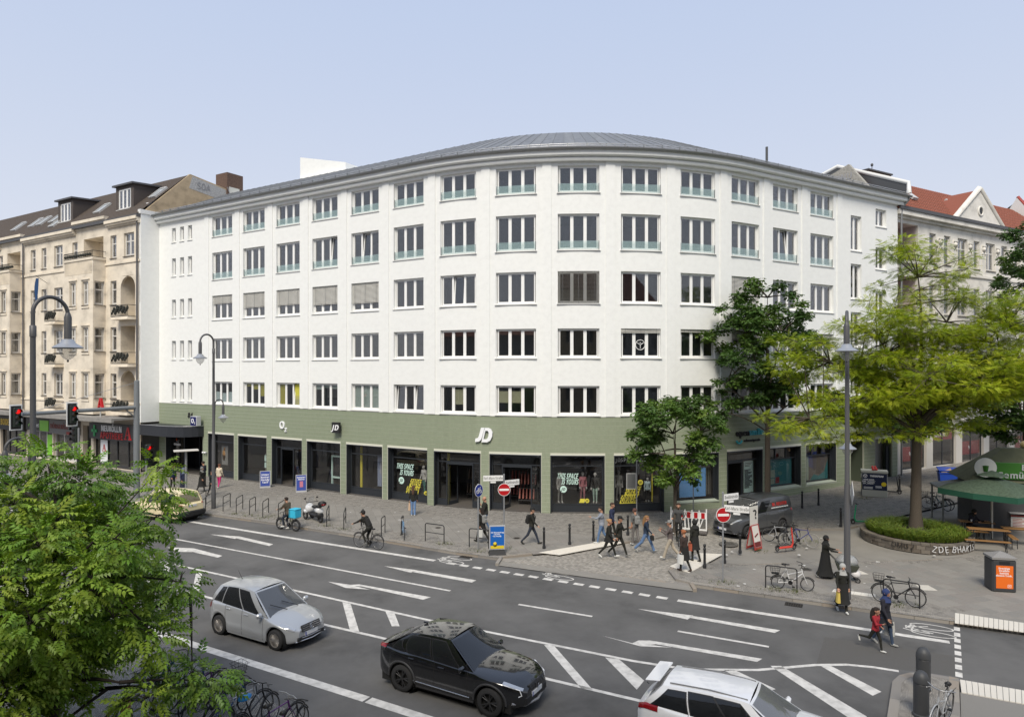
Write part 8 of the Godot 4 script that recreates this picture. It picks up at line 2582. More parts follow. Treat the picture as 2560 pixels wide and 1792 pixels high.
	b.ball(T(Vector3(-0.88,1.08,0),Basis().scaled(Vector3(0.24,0.15,0.24))),14)
	var box:=part(b,"top_box",bk,t)
	b=B.new()
	b.ball(T(Vector3(-1.08,1.06,0),Basis().scaled(Vector3(0.05,0.05,0.16))),8)
	part(b,"reflector",mat("tail lamp red",[0.22,0.006,0.008],0.12),box)
	t=thing("pram","dark pram with a clear rain cover and bags beside the lamp post","pram",Vector3(13.41,0.12,-27.2),-0.3)
	for q in[[0.36,0.24,0.1],[0.36,-0.24,0.1],[-0.3,0.26,0.14],[-0.3,-0.26,0.14]]:spoked(t,Vector3(q[0],q[2],q[1]),q[2],0.022)
	b=B.new()
	for z in[-0.24,0.24]:b.tube([Vector3(0.36,0.12,z),Vector3(-0.1,0.5,z),Vector3(-0.62,1.02,z)],0.014,5); b.tube([Vector3(-0.3,0.14,z),Vector3(0.1,0.6,z)],0.014,5)
	b.tube([Vector3(-0.62,1.02,-0.24),Vector3(-0.62,1.02,0.24)],0.018,6)
	part(b,"chassis",bk,t)
	b=B.new()
	b.hexa([Vector3(-0.32,0.42,0.2),Vector3(0.3,0.42,0.2),Vector3(0.3,0.42,-0.2),Vector3(-0.32,0.42,-0.2),Vector3(-0.42,0.72,0.25),Vector3(0.42,0.66,0.25),Vector3(0.42,0.66,-0.25),Vector3(-0.42,0.72,-0.25)])
	part(b,"carrycot",mat("olive pram cloth",[0.05,0.055,0.04],0.9),t)
	b=B.new()
	b.ball(T(Vector3(0.0,0.78,0),Basis().scaled(Vector3(0.42,0.3,0.26))),14)
	part(b,"rain_cover",mat("clear rain cover",[0.6,0.62,0.63,0.3],0.1),t)
	b=B.new()
	b.ball(T(Vector3(0.3,0.32,0.05),Basis().scaled(Vector3(0.2,0.16,0.2))),10)
	part(b,"shopping_bag",mat("white carrier bag",[0.6,0.58,0.57],0.5),t)
func flesh(bones:Array,cell:float,cols:Array,k:=0.035)->B:
	var lo:=Vector3.ONE*9; var hi:=-lo
	for q in bones:
		for e in 2:
			var r:float=q[2+e]+3*cell
			lo=lo.min(q[e]-Vector3.ONE*r); hi=hi.max(q[e]+Vector3.ONE*r)
	var n:=Vector3i((hi-lo)/cell)+Vector3i.ONE*2
	var tot:=n.x*n.y*n.z
	var f:=PackedFloat32Array(); f.resize(tot); f.fill(1.0)
	var near:=PackedFloat32Array(); near.resize(tot); near.fill(9.0)
	var who:=PackedByteArray(); who.resize(tot)
	for q in bones:
		var a:Vector3=q[0]; var ba:Vector3=q[1]-a
		var l2:=maxf(ba.length_squared(),1e-6)
		var r0:float=q[2]; var dr:float=q[3]-r0
		var m:=maxf(q[2],q[3])+k+2*cell
		var i0:=Vector3i((a.min(q[1])-Vector3.ONE*m-lo)/cell).max(Vector3i.ZERO)
		var i1:=Vector3i((a.max(q[1])+Vector3.ONE*m-lo)/cell).min(n-Vector3i.ONE)
		var g:int=q[4]
		for z in range(i0.z,i1.z+1):
			for y in range(i0.y,i1.y+1):
				var id:=(z*n.y+y)*n.x+i0.x
				for x in range(i0.x,i1.x+1):
					var p:=lo+Vector3(x,y,z)*cell-a
					var t:=clampf(p.dot(ba)/l2,0.0,1.0)
					var d:=(p-ba*t).length()-r0-dr*t
					if d<near[id]:
						near[id]=d; who[id]=g
					var o:=f[id]
					var h:=maxf(k-absf(o-d),0.0)/k
					f[id]=minf(o,d)-h*h*k*0.25
					id+=1
	var b:=B.new()
	b.tint=true
	var at:={}
	var sx:=1; var sy:=n.x; var sz:=n.x*n.y
	var corner:=[0,sx,sy,sx+sy,sz,sz+sx,sz+sy,sz+sx+sy]
	var cp:=[]
	for c in 8:cp.append(Vector3(c & 1,(c>>1)& 1,c>>2))
	var edges:=[[0,1],[2,3],[4,5],[6,7],[0,2],[1,3],[4,6],[5,7],[0,4],[1,5],[2,6],[3,7]]
	var pos:=PackedVector3Array(); var nor:=PackedVector3Array(); var grp:=PackedByteArray()
	for z in n.z-1:
		for y in n.y-1:
			for x in n.x-1:
				var id:=z*sz+y*sy+x
				var v0:=f[id]
				if absf(v0)>2.2*cell:continue
				var neg:=0
				for c in 8:
					if f[id+corner[c]]<0:neg+=1
				if neg==0 or neg==8:continue
				var s:=Vector3.ZERO; var cnt:=0
				for e in edges:
					var va:float=f[id+corner[e[0]]]; var vb:float=f[id+corner[e[1]]]
					if(va<0)!=(vb<0):
						s+=cp[e[0]].lerp(cp[e[1]],va/(va-vb)); cnt+=1
				at[id]=pos.size()
				pos.append(lo+(Vector3(x,y,z)+s/cnt)*cell)
				var gx:=f[id+1]+f[id+1+sy]+f[id+1+sz]+f[id+1+sy+sz]-f[id]-f[id+sy]-f[id+sz]-f[id+sy+sz]
				var gy:=f[id+sy]+f[id+1+sy]+f[id+sy+sz]+f[id+1+sy+sz]-f[id]-f[id+1]-f[id+sz]-f[id+1+sz]
				var gz:=f[id+sz]+f[id+1+sz]+f[id+sy+sz]+f[id+1+sy+sz]-f[id]-f[id+1]-f[id+sy]-f[id+1+sy]
				nor.append(Vector3(gx,gy,gz).normalized())
				grp.append(who[id])
	for id in at:
		for ax in 3:
			var st:int=[sx,sy,sz][ax]; var s1:int=[sy,sz,sx][ax]; var s2:int=[sz,sx,sy][ax]
			if(f[id]<0)==(f[id+st]<0):continue
			if not(at.has(id-s1)and at.has(id-s2)and at.has(id-s1-s2)):continue
			var q:=[at[id],at[id-s1],at[id-s1-s2],at[id-s2]]
			if f[id]>=0:q.reverse()
			b.col=cols[grp[q[0]]]
			b.tris(pos[q[0]],pos[q[1]],pos[q[2]],nor[q[0]],nor[q[1]],nor[q[2]])
			b.tris(pos[q[0]],pos[q[2]],pos[q[3]],nor[q[0]],nor[q[2]],nor[q[3]])
	return b
var hand_b:B
var head_b:B
const SKIN:=Color(0.42,0.23,0.15)
func templates()-> void:
	var q:=[[Vector3(0,0,0),Vector3(0,-0.05,0.012),0.024,0.026,0],[Vector3(0,0,0),Vector3(0,-0.06,-0.022),0.022,0.022,0]]
	for k in 4:
		var z:=0.03-0.02*k
		var l:float=[0.065,0.075,0.07,0.055][k]
		var o:=Vector3(0,-0.07,z); var m:=o+Vector3(0.006,-l*0.5,0); var e:=m+Vector3(0.018,-l*0.45,0)
		q.append([o,m,0.0095,0.009,0]); q.append([m,e,0.009,0.008,0])
	q.append([Vector3(0.008,-0.02,0.03),Vector3(0.03,-0.06,0.05),0.011,0.009,0]); q.append([Vector3(0.03,-0.06,0.05),Vector3(0.042,-0.085,0.048),0.009,0.008,0])
	hand_b=flesh(q,0.006,[SKIN],0.008)
	head_b=flesh([[Vector3(-0.015,0.035,0),Vector3(0.0,0.02,0),0.092,0.088,0],[Vector3(0.03,0.0,0),Vector3(0.045,-0.075,0),0.062,0.042,0],[Vector3(0.085,0.015,0),Vector3(0.112,-0.022,0),0.011,0.015,0],[Vector3(-0.005,-0.005,0.088),Vector3(-0.008,0.02,0.094),0.016,0.02,0],[Vector3(-0.005,-0.005,-0.088),Vector3(-0.008,0.02,-0.094),0.016,0.02,0],[Vector3(-0.03,-0.05,0),Vector3(-0.035,-0.16,0),0.056,0.058,0],[Vector3(0.075,-0.052,-0.02),Vector3(0.075,-0.052,0.02),0.011,0.011,1]],0.014,[SKIN,Color(0.34,0.13,0.1)],0.018)
func fk(a:float)-> Vector3:return Vector3(sin(a),-cos(a),0)
func person(label:String,at:Vector3,head:float,p:Dictionary,called:="person",group:="")-> Node3D:
	if hand_b==null:templates()
	var t:=thing(called,label,"person" if called=="person" else "mannequin",at,head,group)
	var s:float=p.get("h",1.72)/1.72
	var st:float=p.get("stride",0.25)
	var lg:Array=p.get("legs",[st,0.12,-st*0.9,0.35 if st>0.1 else 0.03])
	var ar:Array=p.get("arms",[-st*0.9,0.35,st*0.9,0.35])
	var lean:float=p.get("lean",0.04)
	var fat:float=p.get("fat",1.0)
	var loose:float=p.get("loose",0.0)
	var hip:=Vector3(0,0.92,0)*s
	var up:=Vector3(sin(lean),cos(lean),0)
	var bones:=[]
	var feet:=[]
	for e in 2:
		var sd:=-1.0 if e==0 else 1.0
		var j:=hip+Vector3(0,-0.02,sd*0.09)*s
		var kn:=j+fk(lg[e*2])*0.42*s
		var an:=kn+fk(lg[e*2]-lg[e*2+1])*0.41*s
		bones.append([j,kn,(0.085+loose*0.3)*fat*s,(0.058+loose*0.5)*s,2]); bones.append([kn,an,(0.056+loose*0.5)*s,(0.042+loose)*s,2])
		var fd:=fk(lg[e*2]-lg[e*2+1]+PI/2-p.get("toe",0.0))
		bones.append([an+Vector3(-0.02,-0.045,0)*s,an+(fd*0.16+Vector3(0,-0.055,0))*s,0.045*s,0.036*s,3])
		feet.append(an)
	var low:float=minf(feet[0].y,feet[1].y)-0.09*s
	var sh:=hip+up*0.50*s
	bones.append([hip+Vector3(0,0,-0.06)*s,hip+Vector3(0,0,0.06)*s,0.115*fat*s,0.115*fat*s,2 if p.get("tucked",false)else 1])
	bones.append([hip+up*0.1*s,hip+up*0.3*s,0.125*fat*s,0.125*fat*s,1])
	bones.append([sh+Vector3(0.0,-0.1,-0.08)*s,sh+Vector3(0,-0.1,0.08)*s,0.115*fat*s,0.115*fat*s,1])
	bones.append([sh+Vector3(0,0,-0.15)*s,sh+Vector3(0,0,0.15)*s,0.062*s,0.062*s,1])
	var ends:=[]
	for e in 2:
		var sd:=-1.0 if e==0 else 1.0
		var j:=sh+Vector3(0,-0.01,sd*0.175)*s
		var da:=fk(ar[e*2]); da=Vector3(da.x,da.y,sd*p.get("spread",0.14)).normalized()
		var el:=j+da*0.285*s
		var df:=fk(ar[e*2]+ar[e*2+1]); df=Vector3(df.x,df.y,sd*p.get("reach",0.0)).normalized()
		var wr:=el+df*0.25*s
		bones.append([j,el,0.055*fat*s,0.045*s,1]); bones.append([el,wr,0.044*s,0.033*s,0 if p.get("short",false)else 1])
		ends.append([wr,df,sd])
	var cols:=[p.get("skin",SKIN),p.top,p.leg,p.shoe]
	var b:=flesh(bones,0.026,cols)
	for q in ends:
		var y:Vector3=-q[1]
		var xa:=y.cross(Vector3(0,0,1)).normalized()
		hand_b_tint(b,hand_b,Transform3D(Basis(xa,y,xa.cross(y)).scaled_local(Vector3(1,1,-q[2])*s),q[0]),cols[0])
	var hc:=sh+up*0.21*s+Vector3(0.02,0,0)
	var hx:=Transform3D(Basis(UP,p.get("look",0.0))*Basis(Vector3(0,0,1),-p.get("nod",0.1)),hc).scaled_local(Vector3.ONE*s*p.get("headk",1.0))
	hand_b_tint(b,head_b,hx,cols[0])
	var off:=Vector3(0,-low if not p.has("seat")else p.seat-hip.y,0)
	var body:=part(b,"body",mat("cloth and skin",[1,1,1],0.85,0.0,{"vertex_color_use_as_albedo":true}),t)
	body.position=off
	if called=="mannequin":return t
	b=B.new()
	for z in[-0.034,0.034]:b.ball(hx*T(Vector3(0.088,0.018,z),Basis().scaled(Vector3.ONE*0.011)),6)
	add_piece(t,b,"eyes",Color(0.02,0.015,0.012),off)
	var hairc:Color=p.get("hair",Color(0.02,0.014,0.01))
	b=B.new()
	if p.has("hood"):
		hairc=p.hood
		b.ball(hx*T(Vector3(-0.028,0.03,0),Basis().scaled(Vector3(0.118,0.128,0.112))),14)
		b.lathe(hx*T(Vector3(-0.015,-0.24,0)),[Vector2(0.17,0),Vector2(0.12,0.08),Vector2(0.088,0.15),Vector2(0.07,0.2)],14)
		b.ball(hx*T(Vector3(0.045,-0.085,0),Basis().scaled(Vector3(0.052,0.05,0.06))),10)
	elif p.get("bald",false):
		b.ball(hx*T(Vector3(-0.06,-0.01,0),Basis().scaled(Vector3(0.05,0.05,0.085))),8)
	else:
		b.ball(hx*T(Vector3(-0.03,0.045,0),Basis().scaled(Vector3(0.103,0.1,0.104))),14)
		b.ball(hx*T(Vector3(0.04,0.1,0),Basis().scaled(Vector3(0.055,0.035,0.08))),8)
		if p.get("long",false):
			b.tube([hx*Vector3(-0.07,0.05,0),hx*Vector3(-0.105,-0.1,0),hx*Vector3(-0.12,-0.28,0),hx*Vector3(-0.12,-0.4,0)],[0.085,0.095,0.075,0.03],10)
		if p.get("bun",false):b.ball(hx*T(Vector3(-0.12,0.06,0),Basis().scaled(Vector3.ONE*0.05)),8)
		if p.get("beard",false):b.ball(hx*T(Vector3(0.052,-0.08,0),Basis().scaled(Vector3(0.045,0.045,0.055))),8)
	add_piece(t,b,"headscarf" if p.has("hood")else "hair",hairc,off)
	if p.has("cap"):
		b=B.new()
		b.lathe(hx*T(Vector3(-0.02,0.05,0)),[Vector2(0.112,0),Vector2(0.11,0.05),Vector2(0.075,0.095),Vector2(0,0.108)],14)
		b.obox(hx*T(Vector3(0.12,0.055,0)),Vector3(0.1,0.012,0.14))
		add_piece(t,b,"cap",p.cap,off)
	if p.has("coat"):
		b=B.new()
		var g:=[]
		var hem:float=p.coat[1]
		for i in 8:
			var fr:=i/7.0
			var y:=lerpf(hem+low,hip.y+0.14*s,fr)
			var w:=lerpf(p.coat[2],0.165*fat,sqrt(fr))*s
			var dpt:=w*lerpf(0.85+st*0.9,0.85,fr)
			var row:=[]
			for k in 16:
				var a:=TAU*k/16
				var fold:=1.0+0.07*sin(a*5.0+p.h*30)*(1-fr)
				row.append(Vector3(cos(a)*dpt*fold+sin(lean)*0.1*fr,y,-sin(a)*w*fold))
			g.append(row)
		b.grid(g,true)
		add_piece(t,b,"coat_skirt",p.coat[0],off)
	if p.has("pack"):
		b=B.new()
		var o:=sh+Vector3(-0.19,-0.2,0)*s
		b.cbox(T(o,Basis(Vector3(0,0,1),-lean)),Vector3(0.17,0.42,0.29)*s,0.06)
		b.cbox(T(o+Vector3(-0.09,-0.07,0)*s,Basis(Vector3(0,0,1),-lean)),Vector3(0.07,0.2,0.22)*s,0.03)
		for z in[-0.1,0.1]:b.tube([o+Vector3(0.05,0.18,z)*s,sh+Vector3(0.03,0.085,z*1.1)*s,sh+Vector3(0.15,-0.08,z*1.2)*s,sh+Vector3(0.1,-0.33,z*1.5)*s],0.018,5)
		add_piece(t,b,"backpack",p.pack,off)
	if p.has("bag"):
		b=B.new()
		var wr:Vector3=ends[0 if p.bag[1]<0 else 1][0]
		var z:float=p.bag[2]
		var g:=[]
		for i in 5:
			var fr:=i/4.0
			var row:=[]
			for k in 10:
				var a:=TAU*k/10
				row.append(wr+Vector3(cos(a)*0.15*z*(1+0.1*sin(k*2.3+i)),-0.42*z+fr*0.36*z-0.06,-sin(a)*0.06*z*(1.3-0.4*fr)))
			g.append(row)
		b.grid(g,true)
		b.tube([wr+Vector3(0.08*z,-0.1,0),wr+Vector3(0,-0.05,0),wr+Vector3(-0.08*z,-0.1,0)],0.012,4)
		add_piece(t,b,"carrier_bag",p.bag[0],off)
	return t
func add_piece(t:Node3D,pb:B,nm:String,c:Color,off:Vector3)-> void:
	var o:=part(pb,nm,mat("%s %s" %[nm,c.to_html(false)],[c.r,c.g,c.b],0.9),t)
	o.position=off
func hand_b_tint(b:B,src:B,x:Transform3D,c:Color)-> void:
	var flip:=x.basis.determinant()<0
	for k in range(0,src.v.size(),3):
		for m in([0,1,2]if not flip else[0,2,1]):
			b.v.append(x*src.v[k+m]); b.n.append((x.basis*src.n[k+m]).normalized()); b.c.append(c if src.c[k+m].r>0.4 else Color(c.r*0.8,c.g*0.55,c.b*0.6))
func K(v:float,w:=0.0)-> Color:return Color(v+w,v,v*0.95)
func build_people()-> void:
	var blk:=K(0.012); var dk:=K(0.02); var jean:=Color(0.10,0.17,0.30); var wsh:=K(0.6); var dj:=Color(0.02,0.028,0.045)
	var R:=-0.476; var Lf:=PI-0.476; var To:=-PI/2; var Aw:=PI/2
	person("man in dark jacket and cap walking right with a black backpack",Vector3(0.95,0.12,-32.84),R+0.3,{"h":1.78,"stride":0.46,"top":blk,"leg":dj,"shoe":dk,"cap":blk,"pack":blk,"skin":Color(0.45,0.26,0.18)})
	person("bald man in black puffer jacket with a hand at his mouth",Vector3(-1.39,0.12,-35.33),Lf+0.7,{"h":1.8,"stride":0.15,"top":blk,"leg":jean,"shoe":dk,"bald":true,"fat":1.15,"arms":[0.3,2.3,-0.2,0.3]})
	person("woman in black with a grey backpack and white bag behind the cycle sign",Vector3(-1.48,0.12,-33.22),Lf-0.2,{"h":1.68,"stride":0.4,"top":blk,"leg":blk,"shoe":dk,"pack":K(0.25),"bag":[K(0.55),-1,1.1],"long":true,"coat":[blk,0.62,0.22]})
	person("woman with long brown hair and tote bag facing the shop window",Vector3(-5.71,0.12,-39.28),Aw,{"h":1.68,"stride":0.06,"top":blk,"leg":jean*1.3,"shoe":wsh,"hair":Color(0.07,0.035,0.02),"long":true,"loose":0.02,"bag":[Color(0.6,0.42,0.28),-1,1.2]})
	person("man in a black and white checked jacket beside the bollard",Vector3(4.35,0.12,-32.99),Lf+0.4,{"h":1.76,"stride":0.3,"top":Color(0.22,0.24,0.28),"leg":jean,"shoe":wsh,"fat":1.15,"arms":[0.9,0.9,-0.2,0.3]})
	person("person in a navy jacket walking behind the checked jacket man",Vector3(4.96,0.12,-33.84),R,{"h":1.78,"stride":0.25,"top":Color(0.02,0.03,0.07),"leg":dk,"shoe":wsh,"hair":Color(0.05,0.03,0.02)})
	person("blonde woman in black with a handbag striding across the cobbles",Vector3(4.36,0.12,-30.61),R+0.15,{"h":1.72,"stride":0.42,"top":blk,"leg":blk,"shoe":wsh,"hair":Color(0.35,0.2,0.09),"bun":true,"coat":[blk,0.72,0.2],"arms":[-0.1,1.4,0.2,0.5]})
	person("man in black cap walking just behind the blonde woman",Vector3(4.86,0.12,-30.8),R,{"h":1.8,"stride":0.44,"top":blk,"leg":blk,"shoe":K(0.18),"cap":blk,"arms":[0.4,1.6,-0.3,0.4]})
	person("person in grey shirt and patterned trousers with a grey rucksack",Vector3(5.94,0.12,-32.76),Aw+0.5,{"h":1.7,"stride":0.16,"top":K(0.1),"leg":K(0.14,0.01),"shoe":wsh,"pack":K(0.2),"short":true,"loose":0.015,"hair":Color(0.09,0.04,0.03)})
	person("woman with fair hair, navy jacket and flared jeans in mid-stride",Vector3(6.22,0.12,-31.54),R+0.1,{"h":1.7,"stride":0.5,"top":Color(0.015,0.025,0.05),"leg":jean*1.1,"shoe":K(0.3),"hair":Color(0.22,0.12,0.05),"long":true,"loose":0.02,"bag":[blk,1,0.6]})
	person("bearded man in grey jacket pushing a bicycle round the corner",Vector3(8.22,0.12,-33.53),To-0.3,{"h":1.8,"stride":0.12,"top":K(0.05),"leg":dk,"shoe":dk,"hair":Color(0.05,0.025,0.015),"beard":true,"arms":[0.75,0.5,0.75,0.5],"spread":0.3})
	person("person in beige trousers and grey cap carrying a camera on the cobbles",Vector3(7.07,0.12,-30.35),Lf+0.2,{"h":1.7,"stride":0.4,"top":K(0.08,0.02),"leg":Color(0.38,0.33,0.26),"shoe":wsh,"cap":K(0.2),"loose":0.025,"arms":[0.6,1.5,0.5,1.6]})
	person("red-haired woman in a long black padded waistcoat with a white bag",Vector3(7.22,0.12,-28.49),Aw+0.6,{"h":1.68,"stride":0.2,"top":Color(0.035,0.02,0.018),"leg":blk,"shoe":Color(0.05,0.03,0.02),"hair":Color(0.28,0.1,0.04),"bun":true,"fat":1.2,"coat":[blk,0.5,0.24],"bag":[K(0.6),-1,1.1]})
	person("tall woman in black hood and coat with a shopping bag",Vector3(8.07,0.12,-29.97),Aw+0.4,{"h":1.76,"stride":0.12,"top":blk,"leg":blk,"shoe":dk,"hood":blk,"coat":[blk,0.55,0.24],"bag":[Color(0.35,0.08,0.04),-1,0.9]})
	person("woman in long black robe and headscarf pushing the pram",Vector3(12.71,0.12,-27.56),R+0.25,{"h":1.68,"stride":0.25,"top":blk,"leg":blk,"shoe":K(0.25),"hood":blk,"fat":1.15,"coat":[blk,0.14,0.33],"arms":[0.7,0.7,0.7,0.7]})
	person("woman in grey headscarf and long black coat stepping off the kerb",Vector3(11.68,0,-24.01),To-0.15,{"h":1.68,"stride":0.25,"top":blk,"leg":blk,"shoe":wsh,"hood":K(0.33),"coat":[blk,0.34,0.27],"bag":[Color(0.6,0.45,0.1),1,1.0],"fat":1.08})
	person("woman in navy headscarf, black jacket and jeans crossing the road",Vector3(11.64,0,-21.19),To+0.5,{"h":1.7,"stride":0.28,"top":Color(0.012,0.014,0.02),"leg":Color(0.03,0.05,0.09),"shoe":K(0.28),"hood":Color(0.02,0.035,0.11),"coat":[Color(0.012,0.014,0.02),0.68,0.22],"bag":[K(0.4),-1,1.3],"skin":Color(0.3,0.16,0.1)})
	person("girl in a red hooded jacket running beside the woman in the headscarf",Vector3(11.08,0,-20.71),R-0.5,{"h":1.3,"stride":0.5,"legs":[0.35,0.2,-0.5,1.0],"top":Color(0.26,0.012,0.02),"leg":blk,"shoe":wsh,"long":true,"headk":1.18,"skin":Color(0.32,0.17,0.11),"arms":[-0.4,1.3,0.5,1.4]})
	person("hooded man sitting at the beer table looking at his phone",Vector3(22.79,0.25,-33.63)+Vector3(0.1,0,-0.35),To+0.4,{"h":1.75,"legs":[1.45,1.5,1.4,1.4],"seat":0.55,"lean":0.3,"top":Color(0.012,0.014,0.022),"leg":dk,"shoe":K(0.1),"hood":blk,"nod":0.5,"arms":[0.7,1.0,0.7,1.0]})
	person("person in beige jacket and pink trousers by the first shop window",Vector3(-20.86,0.12,-48.38),Aw-0.2,{"h":1.66,"stride":0.14,"top":Color(0.58,0.5,0.38),"leg":Color(0.5,0.03,0.16),"shoe":wsh,"hair":Color(0.12,0.05,0.03),"fat":1.15})
	person("person in dark clothes half hidden by the far lamp post",Vector3(-20.18,0.12,-45.62),R,{"h":1.6,"stride":0.2,"top":Color(0.015,0.02,0.02),"leg":blk,"shoe":dk})
	person("woman in grey headscarf and long black coat by the entrance",Vector3(-21.46,0.12,-46.96),R+0.2,{"h":1.66,"stride":0.25,"top":blk,"leg":blk,"shoe":dk,"hood":K(0.16),"coat":[blk,0.35,0.28],"fat":1.15})
	person("man in a dark blue jacket standing at the entrance",Vector3(-22.19,0.12,-48.87),Lf,{"h":1.78,"stride":0.1,"top":Color(0.012,0.018,0.03),"leg":dk,"shoe":dk})
	person("woman in headscarf and long navy coat left of the post plate",Vector3(-22.44,0.12,-46.35),R-0.2,{"h":1.68,"stride":0.2,"top":Color(0.02,0.03,0.07),"leg":blk,"shoe":dk,"hood":Color(0.12,0.15,0.2),"coat":[Color(0.015,0.018,0.04),0.3,0.27],"fat":1.12})
	person("man in a navy jacket partly behind the leaves at the entrance",Vector3(-23.68,0.12,-47.42),R,{"h":1.74,"stride":0.1,"top":Color(0.012,0.025,0.06),"leg":dk,"shoe":dk})
	person("man with dark hair beside the bicycles at the bottom edge",Vector3(-7.95,0.1,-13.9),R+0.4,{"h":1.72,"stride":0.1,"top":blk,"leg":dk,"shoe":dk,"skin":Color(0.4,0.2,0.13)})
	person("rider in olive jacket on the delivery bicycle",Vector3(-12.42,0,-36.46).lerp(Vector3(-11.48,0,-36.01),0.56),Lf,{"h":1.74,"legs":[0.95,1.05,0.6,0.85],"seat":0.92,"lean":0.25,"top":Color(0.06,0.05,0.035),"leg":dj,"shoe":wsh,"fat":1.15,"arms":[0.75,0.5,0.75,0.5],"spread":0.2})
	person("rider in black with a backpack on the trekking bicycle",Vector3(-7.33,0,-32.78).lerp(Vector3(-6.43,0,-32.35),0.56),Lf,{"h":1.8,"legs":[0.85,1.3,0.45,0.55],"seat":1.0,"lean":0.55,"top":blk,"leg":blk,"shoe":K(0.15),"cap":blk,"pack":blk,"arms":[1.0,0.15,1.0,0.15],"short":false,"spread":0.25})
	var pale:=Color(0.42,0.42,0.4)
	for q in[[19.3,0.75,pale,Color(0.04,0.16,0.13),K(0.05),"mannequin in mint top and dark shorts in the lettered window"],[28.7,0.7,K(0.25),K(0.2),pale,"grey mannequin at the left of the window right of the doors"],[30.1,1.0,Color(0.35,0.14,0.16),Color(0.3,0.12,0.14),pale,"mannequin in a pink outfit behind the glass"],[30.85,0.7,K(0.015),Color(0.3,0.42,0.36),pale,"mannequin in black shirt and mint shorts behind the glass"],[34.2,0.8,Color(0.42,0.55,0.56),K(0.03),pale,"child mannequin in a pale blue vest by the yellow post"],[32.5,1.4,K(0.3),K(0.2),pale,"grey mannequin deep in the window with FOREVER FORWARD"],[16.0,1.6,K(0.22),K(0.12),pale,"mannequin behind the bluish poster"]]:
		var m:=person(q[5],FP(q[0],-q[1],0.62),0,{"h":1.4 if q[0]>34 else 1.75,"stride":0.1,"top":q[2],"leg":q[3],"shoe":q[4],"skin":pale*0.8},"mannequin","shop window mannequins")
		m.rotation.y=atan2(FB(q[0]).z.x,FB(q[0]).z.z)-PI/2+rng.randf_range(-0.4,0.4)
		var b:=B.new()
		b.lathe(T(Vector3(0,-0.48,0)),[Vector2(0.3,0),Vector2(0.3,0.47),Vector2(0,0.475)],16,true)
		part(b,"plinth",mat("dark plinth",[0.05,0.05,0.05],0.6),m)
const SHOPS:=[[-1.75,1.43,"win"],[1.9,5.17,"win"],[5.7,8.9,"door_o"],[9.38,12.65,"win"],[13.2,16.42,"win"],[16.89,20.13,"win"],[20.65,23.86,"door_j"],[24.44,27.59,"door_j"],[28.13,31.31,"win"],[31.86,34.92,"win"],[35.62,38.7,"high"],[39.35,42.5,"door_r"],[43.1,46.23,"high"],[46.72,49.95,"high"],[51.55,53.05,"gate"],[54.4,56.5,"gate2"]]
func shear(k:float)-> Basis:
	return Basis(Vector3(1,0,0),Vector3(k,1,0),Vector3(0,0,1))
func disc(b:B,at:Vector3,r:float,d:=0.006,seg:=24)-> void:
	b.lathe(Transform3D(Basis(Vector3.RIGHT,PI/2),at),[Vector2(0,0),Vector2(r,0),Vector2(r,d),Vector2(0,d)],seg,true)
